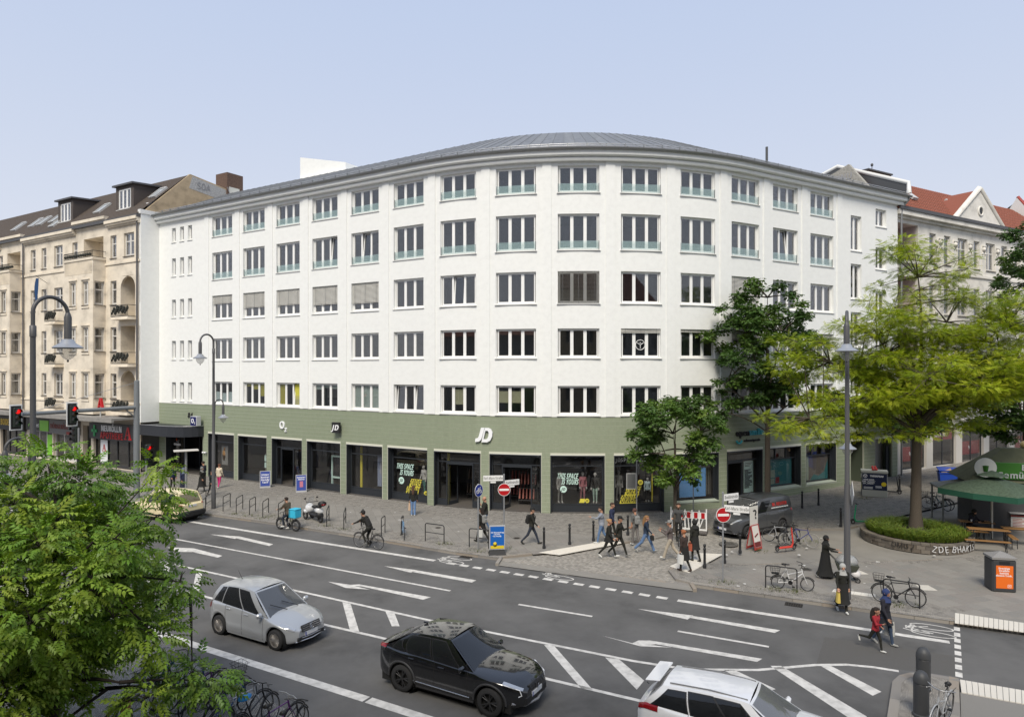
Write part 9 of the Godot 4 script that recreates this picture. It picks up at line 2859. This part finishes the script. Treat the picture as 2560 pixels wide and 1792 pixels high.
func build_shops()-> void:
	var grout:=mat("pale tile grout",[0.55,0.56,0.46],0.9)
	var anth:=mat("anthracite metal",[0.022,0.026,0.032],0.45,0.0)
	var black:=mat("matt black",[0.012,0.012,0.013],0.6)
	var white:=mat("white lettering",[0.85,0.86,0.88],0.4)
	var mint:=mat("mint print",[0.55,0.75,0.68],0.7)
	var yellow:=mat("yellow print",[0.62,0.55,0.06],0.7)
	var shopglass:=mat("shop glass",[0.02,0.02,0.02,0.10],0.015,0.0,{"metallic_specular":0.9})
	var S0:=-8.29; var S1:=57.18
	var topY:=3.52
	var holes:=[[-7.4,0.06,-2.4,3.3]]
	for q in SHOPS:
		var lo:=0.06
		if q[2]=="high":lo=0.62 if q[0]<40 else 0.88
		holes.append([q[0],lo,q[1],topY])
	var b:=B.new()
	holed_wall(b,S0,S1,0.06,5.79,0.0,holes,0.12)
	part(b,"tile_backing",grout,office,true)
	var tile:=B.new()
	tile.cbox(T(Vector3.ZERO),Vector3(0.0435,0.252,0.012),0.003)
	var xs:=[]; var cols:=[]
	var tw:=0.0503; var thh:=0.2645
	var n:=int((S1-S0)/tw)
	for k in n:
		var s:=S0+(k+0.5)*tw
		var bs:=FB(s)
		for j in 22:
			var y:=5.655-j*thh
			if y<0.1:break
			var skip:=false
			if y<3.75:
				for h in holes:
					if s>h[0]-0.02 and s<h[2]+0.02 and y<h[3]+0.1 and y>h[1]-0.1:
						skip=true
						break
			if skip:continue
			xs.append(Transform3D(bs,FP(s,0.004,y)-office.position))
			var f:=rng.randf_range(0.95,1.05)
			cols.append(Color(0.265*f,0.305*f,0.215*f*1.0))
	many(tile.mesh(),xs,"wall_tiles",mat("sage glazed tile",[1,1,1],0.32,0.0,{"vertex_color_use_as_albedo":true}),office,cols)
	b=B.new()
	sweep(b,[Vector2(0.0,5.77),Vector2(0.03,5.77),Vector2(0.03,5.80),Vector2(0.0,5.805)],S0,S1)
	for h in holes:
		if h[3]==topY:sweep(b,[Vector2(-0.3,topY-0.004),Vector2(0.022,topY-0.004),Vector2(0.022,topY+0.03),Vector2(0.0,topY+0.03)],h[0],h[2])
	part(b,"edge_trim",mat("pale edge trim",[0.6,0.6,0.57],0.5),office,true)
	b=B.new()
	var inner:=breaks([],S0+0.3,S1-0.3)
	for k in inner.size()-1:
		b.quad(FP(inner[k],-0.1,0.14),FP(inner[k+1],-0.1,0.14),FP(inner[k+1],-8,0.14),FP(inner[k],-8,0.14))
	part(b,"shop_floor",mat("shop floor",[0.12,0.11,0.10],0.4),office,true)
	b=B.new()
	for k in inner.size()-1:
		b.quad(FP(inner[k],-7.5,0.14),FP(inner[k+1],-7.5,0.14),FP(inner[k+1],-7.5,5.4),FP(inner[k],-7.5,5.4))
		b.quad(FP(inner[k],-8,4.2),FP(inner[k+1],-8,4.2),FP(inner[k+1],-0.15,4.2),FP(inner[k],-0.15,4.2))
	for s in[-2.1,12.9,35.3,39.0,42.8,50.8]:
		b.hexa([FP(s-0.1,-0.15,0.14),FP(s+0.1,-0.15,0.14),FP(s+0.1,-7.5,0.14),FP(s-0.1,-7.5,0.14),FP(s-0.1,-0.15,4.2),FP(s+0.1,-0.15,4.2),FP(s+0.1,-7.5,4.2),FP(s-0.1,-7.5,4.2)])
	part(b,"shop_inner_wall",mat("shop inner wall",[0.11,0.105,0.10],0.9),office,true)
	for q in SHOPS:
		var s:float=(q[0]+q[1])*0.5
		var w:float=q[1]-q[0]
		var g0:=0.12+gh(FP(s,0.3).x,FP(s,0.3).z)
		var kind:String=q[2]
		var x:=Transform3D(FB(s),FP(s,0,0)-office.position)
		var zc:=-0.42
		if kind=="gate" or kind=="gate2":
			var gt:=sub("gate_recess",office,x)
			b=B.new()
			var z:=-2.2 if kind=="gate" else-0.7
			for sx in[-1,1]:b.box(Vector3(sx*w/2-0.04,0.1,z),Vector3(sx*w/2+0.04,topY,-0.1))
			b.box(Vector3(-w/2,topY-0.05,z),Vector3(w/2,topY+0.05,-0.1))
			part(b,"lining",mat("green tile lining",[0.1,0.12,0.085],0.5),gt)
			b=B.new()
			b.box(Vector3(-w/2,0.1,z-0.08),Vector3(w/2,topY,z))
			part(b,"door_leaf",mat("grey steel door",[0.28,0.275,0.265],0.55)if kind=="gate2" else black,gt)
			b=B.new()
			b.box(Vector3(w/2-0.35,0.1,-0.3),Vector3(w/2+0.0,2.9,-0.22))
			if kind=="gate2":part(b,"door_post",anth,gt)
			continue
		var front:=sub("shop_door" if kind.begins_with("door")else "shop_window",office,x)
		var base:=g0
		if kind=="high":base=(0.62 if q[0]<40 else 0.88)
		b=B.new()
		for sx in[-1,1]:b.box(Vector3(sx*(w/2-0.03)-0.03,base,zc-0.1),Vector3(sx*(w/2-0.03)+0.03,topY-0.01,-0.02))
		b.box(Vector3(-w/2+0.06,topY-0.07,zc-0.1),Vector3(w/2-0.06,topY-0.01,-0.02))
		part(b,"lining",anth,front)
		b=B.new()
		var tr:=2.86 if kind !="high" else 2.72
		b.box(Vector3(-w/2+0.06,tr-0.035,zc-0.05),Vector3(w/2-0.06,tr+0.035,zc+0.04))
		b.box(Vector3(-w/2+0.06,base,zc-0.05),Vector3(-w/2+0.14,topY-0.07,zc+0.04))
		b.box(Vector3(w/2-0.14,base,zc-0.05),Vector3(w/2-0.06,topY-0.07,zc+0.04))
		b.box(Vector3(-w/2+0.14,topY-0.14,zc-0.05),Vector3(w/2-0.14,topY-0.07,zc+0.04))
		if kind=="high":
			b.box(Vector3(-w/2+0.14,base,zc-0.05),Vector3(w/2-0.14,base+0.1,zc+0.04))
			for k in 2:b.box(Vector3(-w/6+k*w/3-0.04,tr,zc-0.05),Vector3(-w/6+k*w/3+0.04,topY-0.1,zc+0.04))
		part(b,"frame",anth,front)
		if kind=="high":
			b=B.new()
			b.hexa([Vector3(-w/2,base-0.06,0.03),Vector3(w/2,base-0.06,0.03),Vector3(w/2,base-0.02,zc),Vector3(-w/2,base-0.02,zc),Vector3(-w/2,base-0.01,0.03),Vector3(w/2,base-0.01,0.03),Vector3(w/2,base+0.05,zc),Vector3(-w/2,base+0.05,zc)])
			part(b,"sill",mat("pale green sill",[0.40,0.45,0.37],0.5),front)
		put_pane(front,shopglass,-w/2+0.14,tr+0.035,w/2-0.14,topY-0.14,zc)
		if kind=="win" or kind=="high":
			var bot:=base+(0.5 if kind=="win" else 0.1)
			put_pane(front,shopglass,-w/2+0.14,bot,w/2-0.14,tr-0.035,zc)
			if kind=="win":
				b=B.new()
				b.box(Vector3(-w/2+0.06,base-0.05,zc-0.05),Vector3(w/2-0.06,base+0.46,zc+0.06))
				b.box(Vector3(-w/2+0.06,base+0.46,zc-0.05),Vector3(w/2-0.06,base+0.5,zc+0.08))
				part(b,"plinth",anth,front)
		else:
			var dl:=-w*0.26; var dr:=w*0.28
			if kind=="door_o":dl=-w*0.3; dr=w*0.08
			if kind=="door_r":dl=-w/2+0.14; dr=w*0.02
			for e in[[-w/2+0.14,dl],[dr,w/2-0.14]]:
				if e[1]-e[0]<0.1:continue
				b=B.new()
				b.box(Vector3(e[0],base-0.05,zc-0.05),Vector3(e[1],base+0.42,zc+0.05))
				b.box(Vector3(e[1]-0.07 if e[0]<0 else e[0],base+0.42,zc-0.05),Vector3(e[1]if e[0]<0 else e[0]+0.07,tr-0.035,zc+0.05))
				part(b,"side_light_frame",anth,front)
				put_pane(front,shopglass,e[0]+0.02,base+0.42,e[1]-0.02,tr-0.035,zc)
			b=B.new()
			b.box(Vector3(dl,tr-0.16,zc-0.04),Vector3(dr,tr-0.035,zc+0.05))
			part(b,"door_header",anth,front)
			var leaf:=sub("door_leaf",front,Transform3D(Basis(UP,1.35 if kind !="door_o" else-1.2),Vector3(dl+0.03 if kind !="door_o" else dr-0.03,base,zc-0.05)))
			b=B.new()
			var sgn:=-1.0 if kind=="door_o" else 1.0
			var lw:=(dr-dl)*0.52
			for e in[[0.0,0.08],[lw-0.08,lw]]:b.box(Vector3(minf(e[0]*sgn,e[1]*sgn),0.01,-0.025),Vector3(maxf(e[0]*sgn,e[1]*sgn),tr-base-0.17,0.025))
			for e in[[0.01,0.25],[tr-base-0.27,tr-base-0.17]]:b.box(Vector3(minf(0.08*sgn,(lw-0.08)*sgn),e[0],-0.025),Vector3(maxf(0.08*sgn,(lw-0.08)*sgn),e[1],0.025))
			b.tube([Vector3((lw-0.12)*sgn,0.8,0.06),Vector3((lw-0.12)*sgn,1.5,0.06)],0.015,6)
			part(b,"leaf_frame",anth,leaf)
	var ent:=sub("entrance",office,Transform3D(FB(-5),FP(-4.9,0,0)-office.position))
	b=B.new()
	b.box(Vector3(-2.5,0.1,-2.6),Vector3(-2.42,3.3,-0.02)); b.box(Vector3(2.42,0.1,-2.6),Vector3(2.5,3.3,-0.02)); b.box(Vector3(-2.5,3.2,-2.6),Vector3(2.5,3.3,-0.02))
	b.box(Vector3(-0.6,0.1,-1.9),Vector3(-0.5,3.2,-1.8)); b.box(Vector3(-2.42,0.1,-0.5),Vector3(-0.5,0.5,-0.4)); b.box(Vector3(-0.6,0.1,-0.5),Vector3(-0.5,3.2,-0.4))
	part(b,"lining",anth,ent)
	b=B.new()
	b.box(Vector3(-2.42,0.1,-2.7),Vector3(2.42,3.2,-2.6))
	part(b,"back_panel",black,ent)
	put_pane(ent,shopglass,-2.4,0.5,-0.62,3.18,-0.45)
	var orange:=mat("orange lettering",[0.6,0.09,0.02],0.5)
	write("momo",0.22,white,ent,Vector3(-1.5,2.35,-0.4))
	write("momo",0.2,white,ent,Vector3(1.1,2.2,-2.55))
	write("momo SOC",0.28,orange,ent,Vector3(1.2,0.95,-2.55))
	b=B.new()
	b.ball(T(Vector3(-1.6,2.75,-0.4),Basis().scaled(Vector3(0.09,0.14,0.02))),10); b.ball(T(Vector3(0.95,2.55,-2.55),Basis().scaled(Vector3(0.07,0.1,0.02))),10)
	part(b,"flame_logo",orange,ent)
	b=B.new()
	var outline:=[Vector2(S0+0.02,1.9),Vector2(-5.0,1.9),Vector2(-4.2,1.84),Vector2(-3.5,1.66),Vector2(-2.9,1.35),Vector2(-2.5,0.9),Vector2(-2.3,0.45),Vector2(-2.25,0.02)]
	for k in outline.size()-1:
		var p:Vector2=outline[k]; var r:Vector2=outline[k+1]
		b.quad(FP(p.x,p.y,3.25),FP(r.x,r.y,3.25),FP(r.x,r.y,4.08),FP(p.x,p.y,4.08))
		b.quad(FP(p.x,p.y,4.05),FP(r.x,r.y,4.05),FP(r.x,0.015,4.05),FP(p.x,0.015,4.05))
		b.quad(FP(p.x,0.015,3.26),FP(r.x,0.015,3.26),FP(r.x,r.y,3.26),FP(p.x,p.y,3.26))
	part(b,"canopy",mat("dark canopy sheet",[0.03,0.033,0.04],0.4,0.2),office,true)
	b=B.new()
	for k in outline.size()-1:
		var p:Vector2=outline[k]; var r:Vector2=outline[k+1]
		b.tube([FP(p.x,p.y-0.01,4.09),FP(r.x,r.y-0.01,4.09)],0.02,6)
	part(b,"canopy_edge",mat("bright metal",[0.6,0.6,0.6],0.35,0.7),office,true)
	var hn:=thing("house_number","black house number 84 on the green tiles above the canopy","house number",FP(-4.0,0.02,4.85),0)
	hn.basis=FB(0)
	write("84",0.42,black,hn,Vector3.ZERO,shear(0.12),0.06,"digits")
	var navy:=mat("navy sign face",[0.004,0.006,0.09],0.3)
	var sg:=thing("box_sign","square navy box sign with white O2 at the canopy end","sign",FP(-2.6,0.5,4.1))
	sg.basis=FB(0)
	b=B.new()
	b.cbox(T(Vector3(0,0.38,0)),Vector3(0.82,0.76,0.4),0.02)
	part(b,"housing",mat("silver housing",[0.55,0.56,0.6],0.4,0.3),sg)
	b=B.new()
	b.box(Vector3(-0.36,0.04,0.2),Vector3(0.36,0.72,0.21))
	part(b,"face",navy,sg)
	write("O",0.36,white,sg,Vector3(-0.07,0.40,0.215)); write("2",0.16,white,sg,Vector3(0.2,0.24,0.215))
	sg=thing("sign_letters","white raised O2 letters on green tiles over the doorway","sign",FP(Vector2(7.03,4.43).x,0.05,Vector2(7.03,4.43).y))
	sg.basis=FB(5)
	write("O",0.54,white,sg,Vector3(-0.12,0.1,0),Basis(),0.1); write("2",0.3,white,sg,Vector3(0.26,-0.22,0),Basis(),0.1)
	sg=thing("projecting_sign","black square sign with white JD sticking out from the tiles","sign",FP(Vector2(12.57,4.62).x,0.3,Vector2(12.57,4.62).y))
	sg.basis=Basis(UP,deg_to_rad(12))*FB(12)
	b=B.new()
	b.cbox(T(Vector3.ZERO),Vector3(0.62,0.72,0.16),0.01)
	part(b,"housing",black,sg)
	write("JD",0.36,white,sg,Vector3(0,0,0.085),shear(0.25))
	b=B.new()
	b.box(Vector3(-0.03,-0.03,-0.45),Vector3(0.03,0.03,-0.08))
	part(b,"bracket",black,sg)
	sg=thing("sign_letters","large white JD letters on the green tile band above the shop doors","sign",FP(Vector2(24.11,4.64).x,0.05,Vector2(24.11,4.64).y))
	sg.basis=FB(24)
	b=B.new()
	b.prism([Vector2(-0.55,-0.43),Vector2(-0.30,-0.40),Vector2(-0.16,-0.28),Vector2(-0.09,-0.1),Vector2(0.06,0.43),Vector2(-0.16,0.43),Vector2(-0.3,-0.06),Vector2(-0.36,-0.18),Vector2(-0.52,-0.22)],T(Vector3.ZERO),0.1)
	b.prism([Vector2(-0.14,-0.43),Vector2(0.22,-0.43),Vector2(0.42,-0.32),Vector2(0.54,-0.08),Vector2(0.56,0.18),Vector2(0.46,0.36),Vector2(0.3,0.43),Vector2(0.1,0.43),Vector2(0.05,0.26),Vector2(0.26,0.26),Vector2(0.33,0.16),Vector2(0.31,-0.06),Vector2(0.24,-0.2),Vector2(0.14,-0.25),Vector2(-0.09,-0.25)],T(Vector3.ZERO),0.1)
	b.prism([Vector2(-0.02,-0.26),Vector2(0.12,0.28),Vector2(0.04,0.3),Vector2(-0.1,-0.26)],T(Vector3(0.0,0,0)),0.1)
	part(b,"letters",white,sg)
	var teal:=mat("teal lettering",[0.03,0.35,0.42],0.4)
	sg=thing("sign_letters","black and teal opensmile lettering behind the maple branches","sign",FP(Vector2(41.11,4.6).x,0.04,Vector2(41.11,4.6).y))
	sg.basis=FB(41)
	write("open",0.36,black,sg,Vector3(-0.5,0,0),Basis(),0.12); write("smile",0.36,teal,sg,Vector3(0.7,0.02,0),Basis(),0.12)
	b=B.new()
	b.tube(arc(Vector3(-0.85,-0.38,0.05),Vector3(0.24,0,0),Vector3(0,0.22,0),PI*1.08,PI*1.92,8),0.06,6)
	part(b,"smile_mark",teal,sg)
	write("zahnarztpraxis",0.15,black,sg,Vector3(0.35,-0.47,0),Basis(),0.06)
	var gs:=thing("wall_lettering","small black letters over the gateway at the building's far end","sign",FP(52.3,0.02,3.9))
	gs.basis=FB(52)
	write("BODDINSTR. 5",0.17,black,gs,Vector3.ZERO,Basis(),0.03)
	var wl:=thing("wall_lamp","small pair of white spot lamps on the tiled pier by the entrance","lamp",FP(-2.0,0.03,2.0))
	wl.basis=FB(0)
	b=B.new()
	for k in[-0.13,0.13]:b.ball(T(Vector3(k,0,0.14),Basis().scaled(Vector3(0.09,0.07,0.1))),10)
	b.box(Vector3(-0.2,-0.02,0),Vector3(0.2,0.02,0.06))
	part(b,"lamp_head",white,wl)
	fill_windows(black,white,mint,yellow,anth)
func put_pane(front:Node3D,m:Material,x0:float,y0:float,x1:float,y1:float,z:float)-> void:
	var pb:=B.new()
	pb.box(Vector3(x0,y0,z-0.02),Vector3(x1,y1,z-0.005))
	part(pb,"pane",m,front)
func decal(s:float,y:float,label:String)-> Node3D:
	var d:=thing("window_lettering",label,"lettering",FP(s,-0.41,y))
	d.basis=FB(s)
	return d
func jd_disc(d:Node3D,at:Vector3,r:float,m:Material,k:Material)-> void:
	var b:=B.new()
	disc(b,at,r)
	part(b,"disc",m,d)
	write("JD",r*0.8,k,d,at+Vector3(0,0,0.012),shear(0.25),0.006)
func board(called:String,label:String,cat:String,s:float,o:float,y0:float,w:float,h:float,m:Material,legs:=true)-> Node3D:
	var d:=thing(called,label,cat,FP(s,o,y0))
	d.basis=FB(s)
	var b:=B.new()
	b.box(Vector3(-w/2,0.0,-0.015),Vector3(w/2,h,0.015))
	part(b,"panel",m,d)
	return d
func fill_windows(black:Material,white:Material,mint:Material,yellow:Material,anth:Material)-> void:
	var b:B
	for q in[[0.55,"pale frame stand with dark screen in the first shop window"],[11.2,"pale frame stand with dark screen left of the yellow post window"]]:
		var d:=thing("display_stand",q[1],"display",FP(q[0],-1.1,0.14),0,"display stands")
		d.basis=FB(q[0])
		b=B.new()
		for x in[-0.42,0.42]:b.box(Vector3(x-0.06,0,-0.05),Vector3(x+0.06,2.35,0.05))
		for y in[0.75,2.23]:b.box(Vector3(-0.36,y,-0.05),Vector3(0.36,y+0.12,0.05))
		part(b,"stand_frame",mint,d)
		b=B.new()
		b.box(Vector3(-0.36,0.87,-0.02),Vector3(0.36,2.23,0.0))
		part(b,"screen",black,d)
	var d:=thing("display_boards","two pale boards with dark sunglasses on a rack in the shop window","display",FP(4.3,-1.0,0.14))
	d.basis=FB(4)
	b=B.new()
	b.box(Vector3(-0.55,0.95,0),Vector3(0.55,1.35,0.04)); b.box(Vector3(-0.55,1.45,0),Vector3(0.55,1.9,0.04))
	part(b,"boards",mint,d)
	b=B.new()
	for x in[-0.5,0.5]:b.tube([Vector3(x,0,-0.03),Vector3(x,2.05,-0.03)],0.02,6)
	b.tube([Vector3(-0.4,2.15,-0.03),Vector3(0.4,2.15,-0.03)],0.02,6)
	part(b,"rack",mat("pale metal",[0.45,0.46,0.44],0.4),d)
	b=B.new()
	for x in[-0.14,0.14]:disc(b,Vector3(x,1.65,0.05),0.11,0.02,14)
	b.box(Vector3(-0.05,1.66,0.05),Vector3(0.05,1.69,0.065))
	part(b,"sunglasses",black,d)
	d=board("window_poster","poster with an orange figure in the first shop window","poster",-0.75,-0.8,1.0,0.75,1.5,mat("grey print",[0.2,0.2,0.19],0.8))
	b=B.new()
	b.ball(T(Vector3(-0.1,0.75,0.02),Basis().scaled(Vector3(0.2,0.45,0.012))),10); b.ball(T(Vector3(0.0,1.25,0.02),Basis().scaled(Vector3(0.1,0.12,0.012))),10)
	part(b,"figure",mat("orange print",[0.4,0.2,0.05],0.8),d)
	for q in[[13.75,"yellow post behind the shop window with the bluish poster"],[21.15,"yellow post behind the side light of the left double doorway"],[34.55,"slim yellow post in the window with FOREVER FORWARD"]]:
		b=B.new()
		var p:=FP(q[0],-0.9,0.14)
		b.obox(Transform3D(FB(q[0]),Vector3(0,1.9,0)),Vector3(0.16 if q[0]<30 else 0.07,3.8,0.08))
		var o:=part(b,"yellow_post",yellow,self)
		o.name=numbered("yellow_post")
		o.position=p
		tag(o,q[1],"post","yellow posts in the shop")
	d=board("window_poster","tall bluish poster of a walking figure behind the glass","poster",15.6,-1.0,0.7,0.95,2.05,mat("bluish poster",[0.22,0.26,0.36],0.7))
	b=B.new()
	b.ball(T(Vector3(0,1.8,0.02),Basis().scaled(Vector3(0.1,0.13,0.01))),10)
	b.prism([Vector2(-0.25,0.9),Vector2(0.0,0.6),Vector2(0.2,0.1),Vector2(0.3,0.1),Vector2(0.15,0.9),Vector2(0.3,1.3),Vector2(0.1,1.65),Vector2(-0.2,1.65)],T(Vector3(0,0,0.016)),0.006)
	part(b,"figure",mat("pale figure print",[0.3,0.31,0.34],0.8),d)
	d=decal(17.9,2.1,"mint THIS SPACE IS YOURS lettering on the window left of the doors")
	write("THIS SPACE",0.30,mint,d,Vector3(0.1,0.2,0),shear(0.25)*Basis().scaled(Vector3(0.62,1.15,1)),0.006)
	write("IS YOURS",0.30,mint,d,Vector3(0.25,-0.2,0),shear(0.25)*Basis().scaled(Vector3(0.62,1.15,1)),0.006)
	jd_disc(d,Vector3(-0.2,-0.72,0),0.23,mint,black)
	d=decal(29.15,2.05,"mint THIS SPACE IS YOURS lettering on the window right of the doors")
	write("THIS SPACE",0.30,mint,d,Vector3(0.0,0.2,0),shear(0.2)*Basis().scaled(Vector3(0.55,1.05,1)),0.006)
	write("IS YOURS",0.30,mint,d,Vector3(0.15,-0.14,0),shear(0.2)*Basis().scaled(Vector3(0.55,1.05,1)),0.006)
	jd_disc(d,Vector3(-0.25,-0.58,0),0.2,mint,black)
	for q in[[18.75,1.02,"yellow FOREVER FORWARD lettering on the window left of the doors"],[33.0,1.08,"yellow FOREVER FORWARD lettering on the window behind the maple"]]:
		d=decal(q[0],q[1],q[2])
		b=B.new()
		b.prism([Vector2(-0.45,0.0),Vector2(0.45,0.0),Vector2(0.6,0.5),Vector2(-0.3,0.5)],T(Vector3(0.05,0.03,0)),0.004)
		b.prism([Vector2(-0.6,-0.5),Vector2(0.45,-0.5),Vector2(0.57,0.0),Vector2(-0.48,0.0)],T(Vector3(-0.1,0.02,0)),0.004)
		part(b,"panel",yellow,d)
		write("FOREVER",0.42,black,d,Vector3(0.13,0.28,0.008),shear(0.25)*Basis().scaled(Vector3(0.42,1,1)),0.005)
		write("FORWARD",0.42,black,d,Vector3(-0.1,-0.22,0.008),shear(0.25)*Basis().scaled(Vector3(0.45,1,1)),0.005)
	d=decal(19.7,0.72,"small yellow JD disc low on the window left of the doors")
	jd_disc(d,Vector3.ZERO,0.15,yellow,black)
	d=decal(30.2,0.80,"small yellow block and JD disc low on the window right of the doors")
	b=B.new()
	b.prism([Vector2(-0.35,-0.12),Vector2(-0.05,-0.12),Vector2(0.0,0.12),Vector2(-0.28,0.12)],T(Vector3.ZERO),0.004)
	part(b,"panel",yellow,d)
	jd_disc(d,Vector3(0.12,0.0,0),0.13,yellow,black)
	d=decal(33.6,1.85,"yellow JD disc above the FOREVER FORWARD lettering")
	jd_disc(d,Vector3.ZERO,0.16,yellow,black)
	d=decal(33.0,3.2,"white JDSPORTS.DE lettering high on the window behind the maple")
	write("JDSPORTS.DE",0.22,white,d,Vector3.ZERO,Basis(),0.006)
	for q in[[26.4,-2.2,[0.42,0.16,0.13],"clothes rail with salmon garments inside the right doorway"],[25.4,-3.4,[0.3,0.1,0.09],"clothes rail with red and beige garments deep in the right doorway"],[22.0,-3.0,[0.12,0.09,0.07],"clothes rail with dark garments inside the left doorway"]]:
		d=thing("clothes_rail",q[3],"clothes rail",FP(q[0],q[1],0.14),0,"clothes rails")
		d.basis=FB(q[0])
		b=B.new()
		for x in[-0.6,0.6]:b.tube([Vector3(x,0,0),Vector3(x,2.0,0)],0.02,6)
		for y in[2.0,1.0]:b.tube([Vector3(-0.6,y,0),Vector3(0.6,y,0)],0.02,6)
		b.box(Vector3(-0.6,0.28,-0.2),Vector3(0.6,0.31,0.2))
		part(b,"rail",mat("dark rail",[0.1,0.1,0.1],0.4,0.5),d)
		for k in 10:
			var yy:=1.0 if k % 2 else 0.1
			b=B.new()
			var xx:=-0.5+0.11*k
			b.hexa([Vector3(xx-0.04,yy+0.3,0.2),Vector3(xx+0.04,yy+0.3,0.2),Vector3(xx+0.04,yy+0.3,-0.2),Vector3(xx-0.04,yy+0.3,-0.2),Vector3(xx-0.03,yy+0.9,0.08),Vector3(xx+0.03,yy+0.9,0.08),Vector3(xx+0.03,yy+0.9,-0.08),Vector3(xx-0.03,yy+0.9,-0.08)])
			var f:=rng.randf_range(0.6,1.2)
			part(b,"garment",mat("garment %d %d" %[int(q[0]),k],[q[2][0]*f,q[2][1]*f,q[2][2]*f],0.95),d)
	d=board("window_poster","plain light blue poster filling the raised window behind the small tree","poster",37.15,-0.5,0.82,1.85,1.75,mat("light blue print",[0.16,0.36,0.68],0.7))
	d=thing("vertical_blind","grey vertical blinds hanging behind the light blue poster","blind",FP(37.2,-0.75,0.8))
	d.basis=FB(37)
	for k in 24:
		b=B.new()
		b.obox(Transform3D(Basis(UP,0.5),Vector3(-1.35+k*0.118,1.3,0)),Vector3(0.1,2.5,0.006))
		part(b,"blind_slat",mat("grey fabric blind",[0.26,0.25,0.22],0.9),d)
	var tealp:=mat("teal print",[0.035,0.19,0.2],0.7)
	d=board("window_poster","teal poster wall with square pictures in the practice window","poster",44.6,-0.52,1.0,2.6,1.7,tealp)
	var pm:=[mat("pale print",[0.35,0.42,0.32],0.8),mat("red print",[0.25,0.03,0.03],0.8),mat("mid teal print",[0.08,0.22,0.22],0.8)]
	for q in[[-0.85,1.1,0.5,0.5,2],[-0.3,1.1,0.4,0.5,2],[-0.85,0.5,0.5,0.5,0],[-0.85,0.08,0.45,0.36,0],[-0.3,0.1,0.38,0.4,1],[-0.3,0.6,0.3,0.4,2]]:
		b=B.new()
		b.box(Vector3(q[0],q[1],0.016),Vector3(q[0]+q[2],q[1]+q[3],0.022))
		part(b,"picture",pm[q[4]],d)
	d=board("window_poster","grey-brown poster with a teal wave in the last practice window","poster",48.4,-0.52,1.0,2.6,1.7,mat("taupe print",[0.17,0.15,0.13],0.8))
	b=B.new()
	b.prism([Vector2(-0.6,0.0),Vector2(1.29,0.0),Vector2(1.29,1.3),Vector2(0.9,0.5),Vector2(0.3,0.25),Vector2(-0.2,0.4)],T(Vector3(0,0.01,0.016)),0.004)
	part(b,"wave",tealp,d)
	b=B.new()
	b.box(Vector3(-1.29,0.05,0.016),Vector3(-0.75,1.65,0.022))
	part(b,"strip",pm[0],d)
	d=board("window_poster","mint price list board beside the dark practice door","poster",41.75,-0.5,0.75,0.85,2.0,mint)
	b=B.new()
	for k in 16:b.box(Vector3(-0.38,0.28+k*0.075,0.016),Vector3(-0.38+rng.randf_range(0.3,0.72),0.335+k*0.075,0.02))
	for k in 3:b.box(Vector3(-0.36,1.66+k*0.09,0.016),Vector3(0.1+0.1*k,1.7+k*0.09,0.02))
	part(b,"print_lines",black,d)
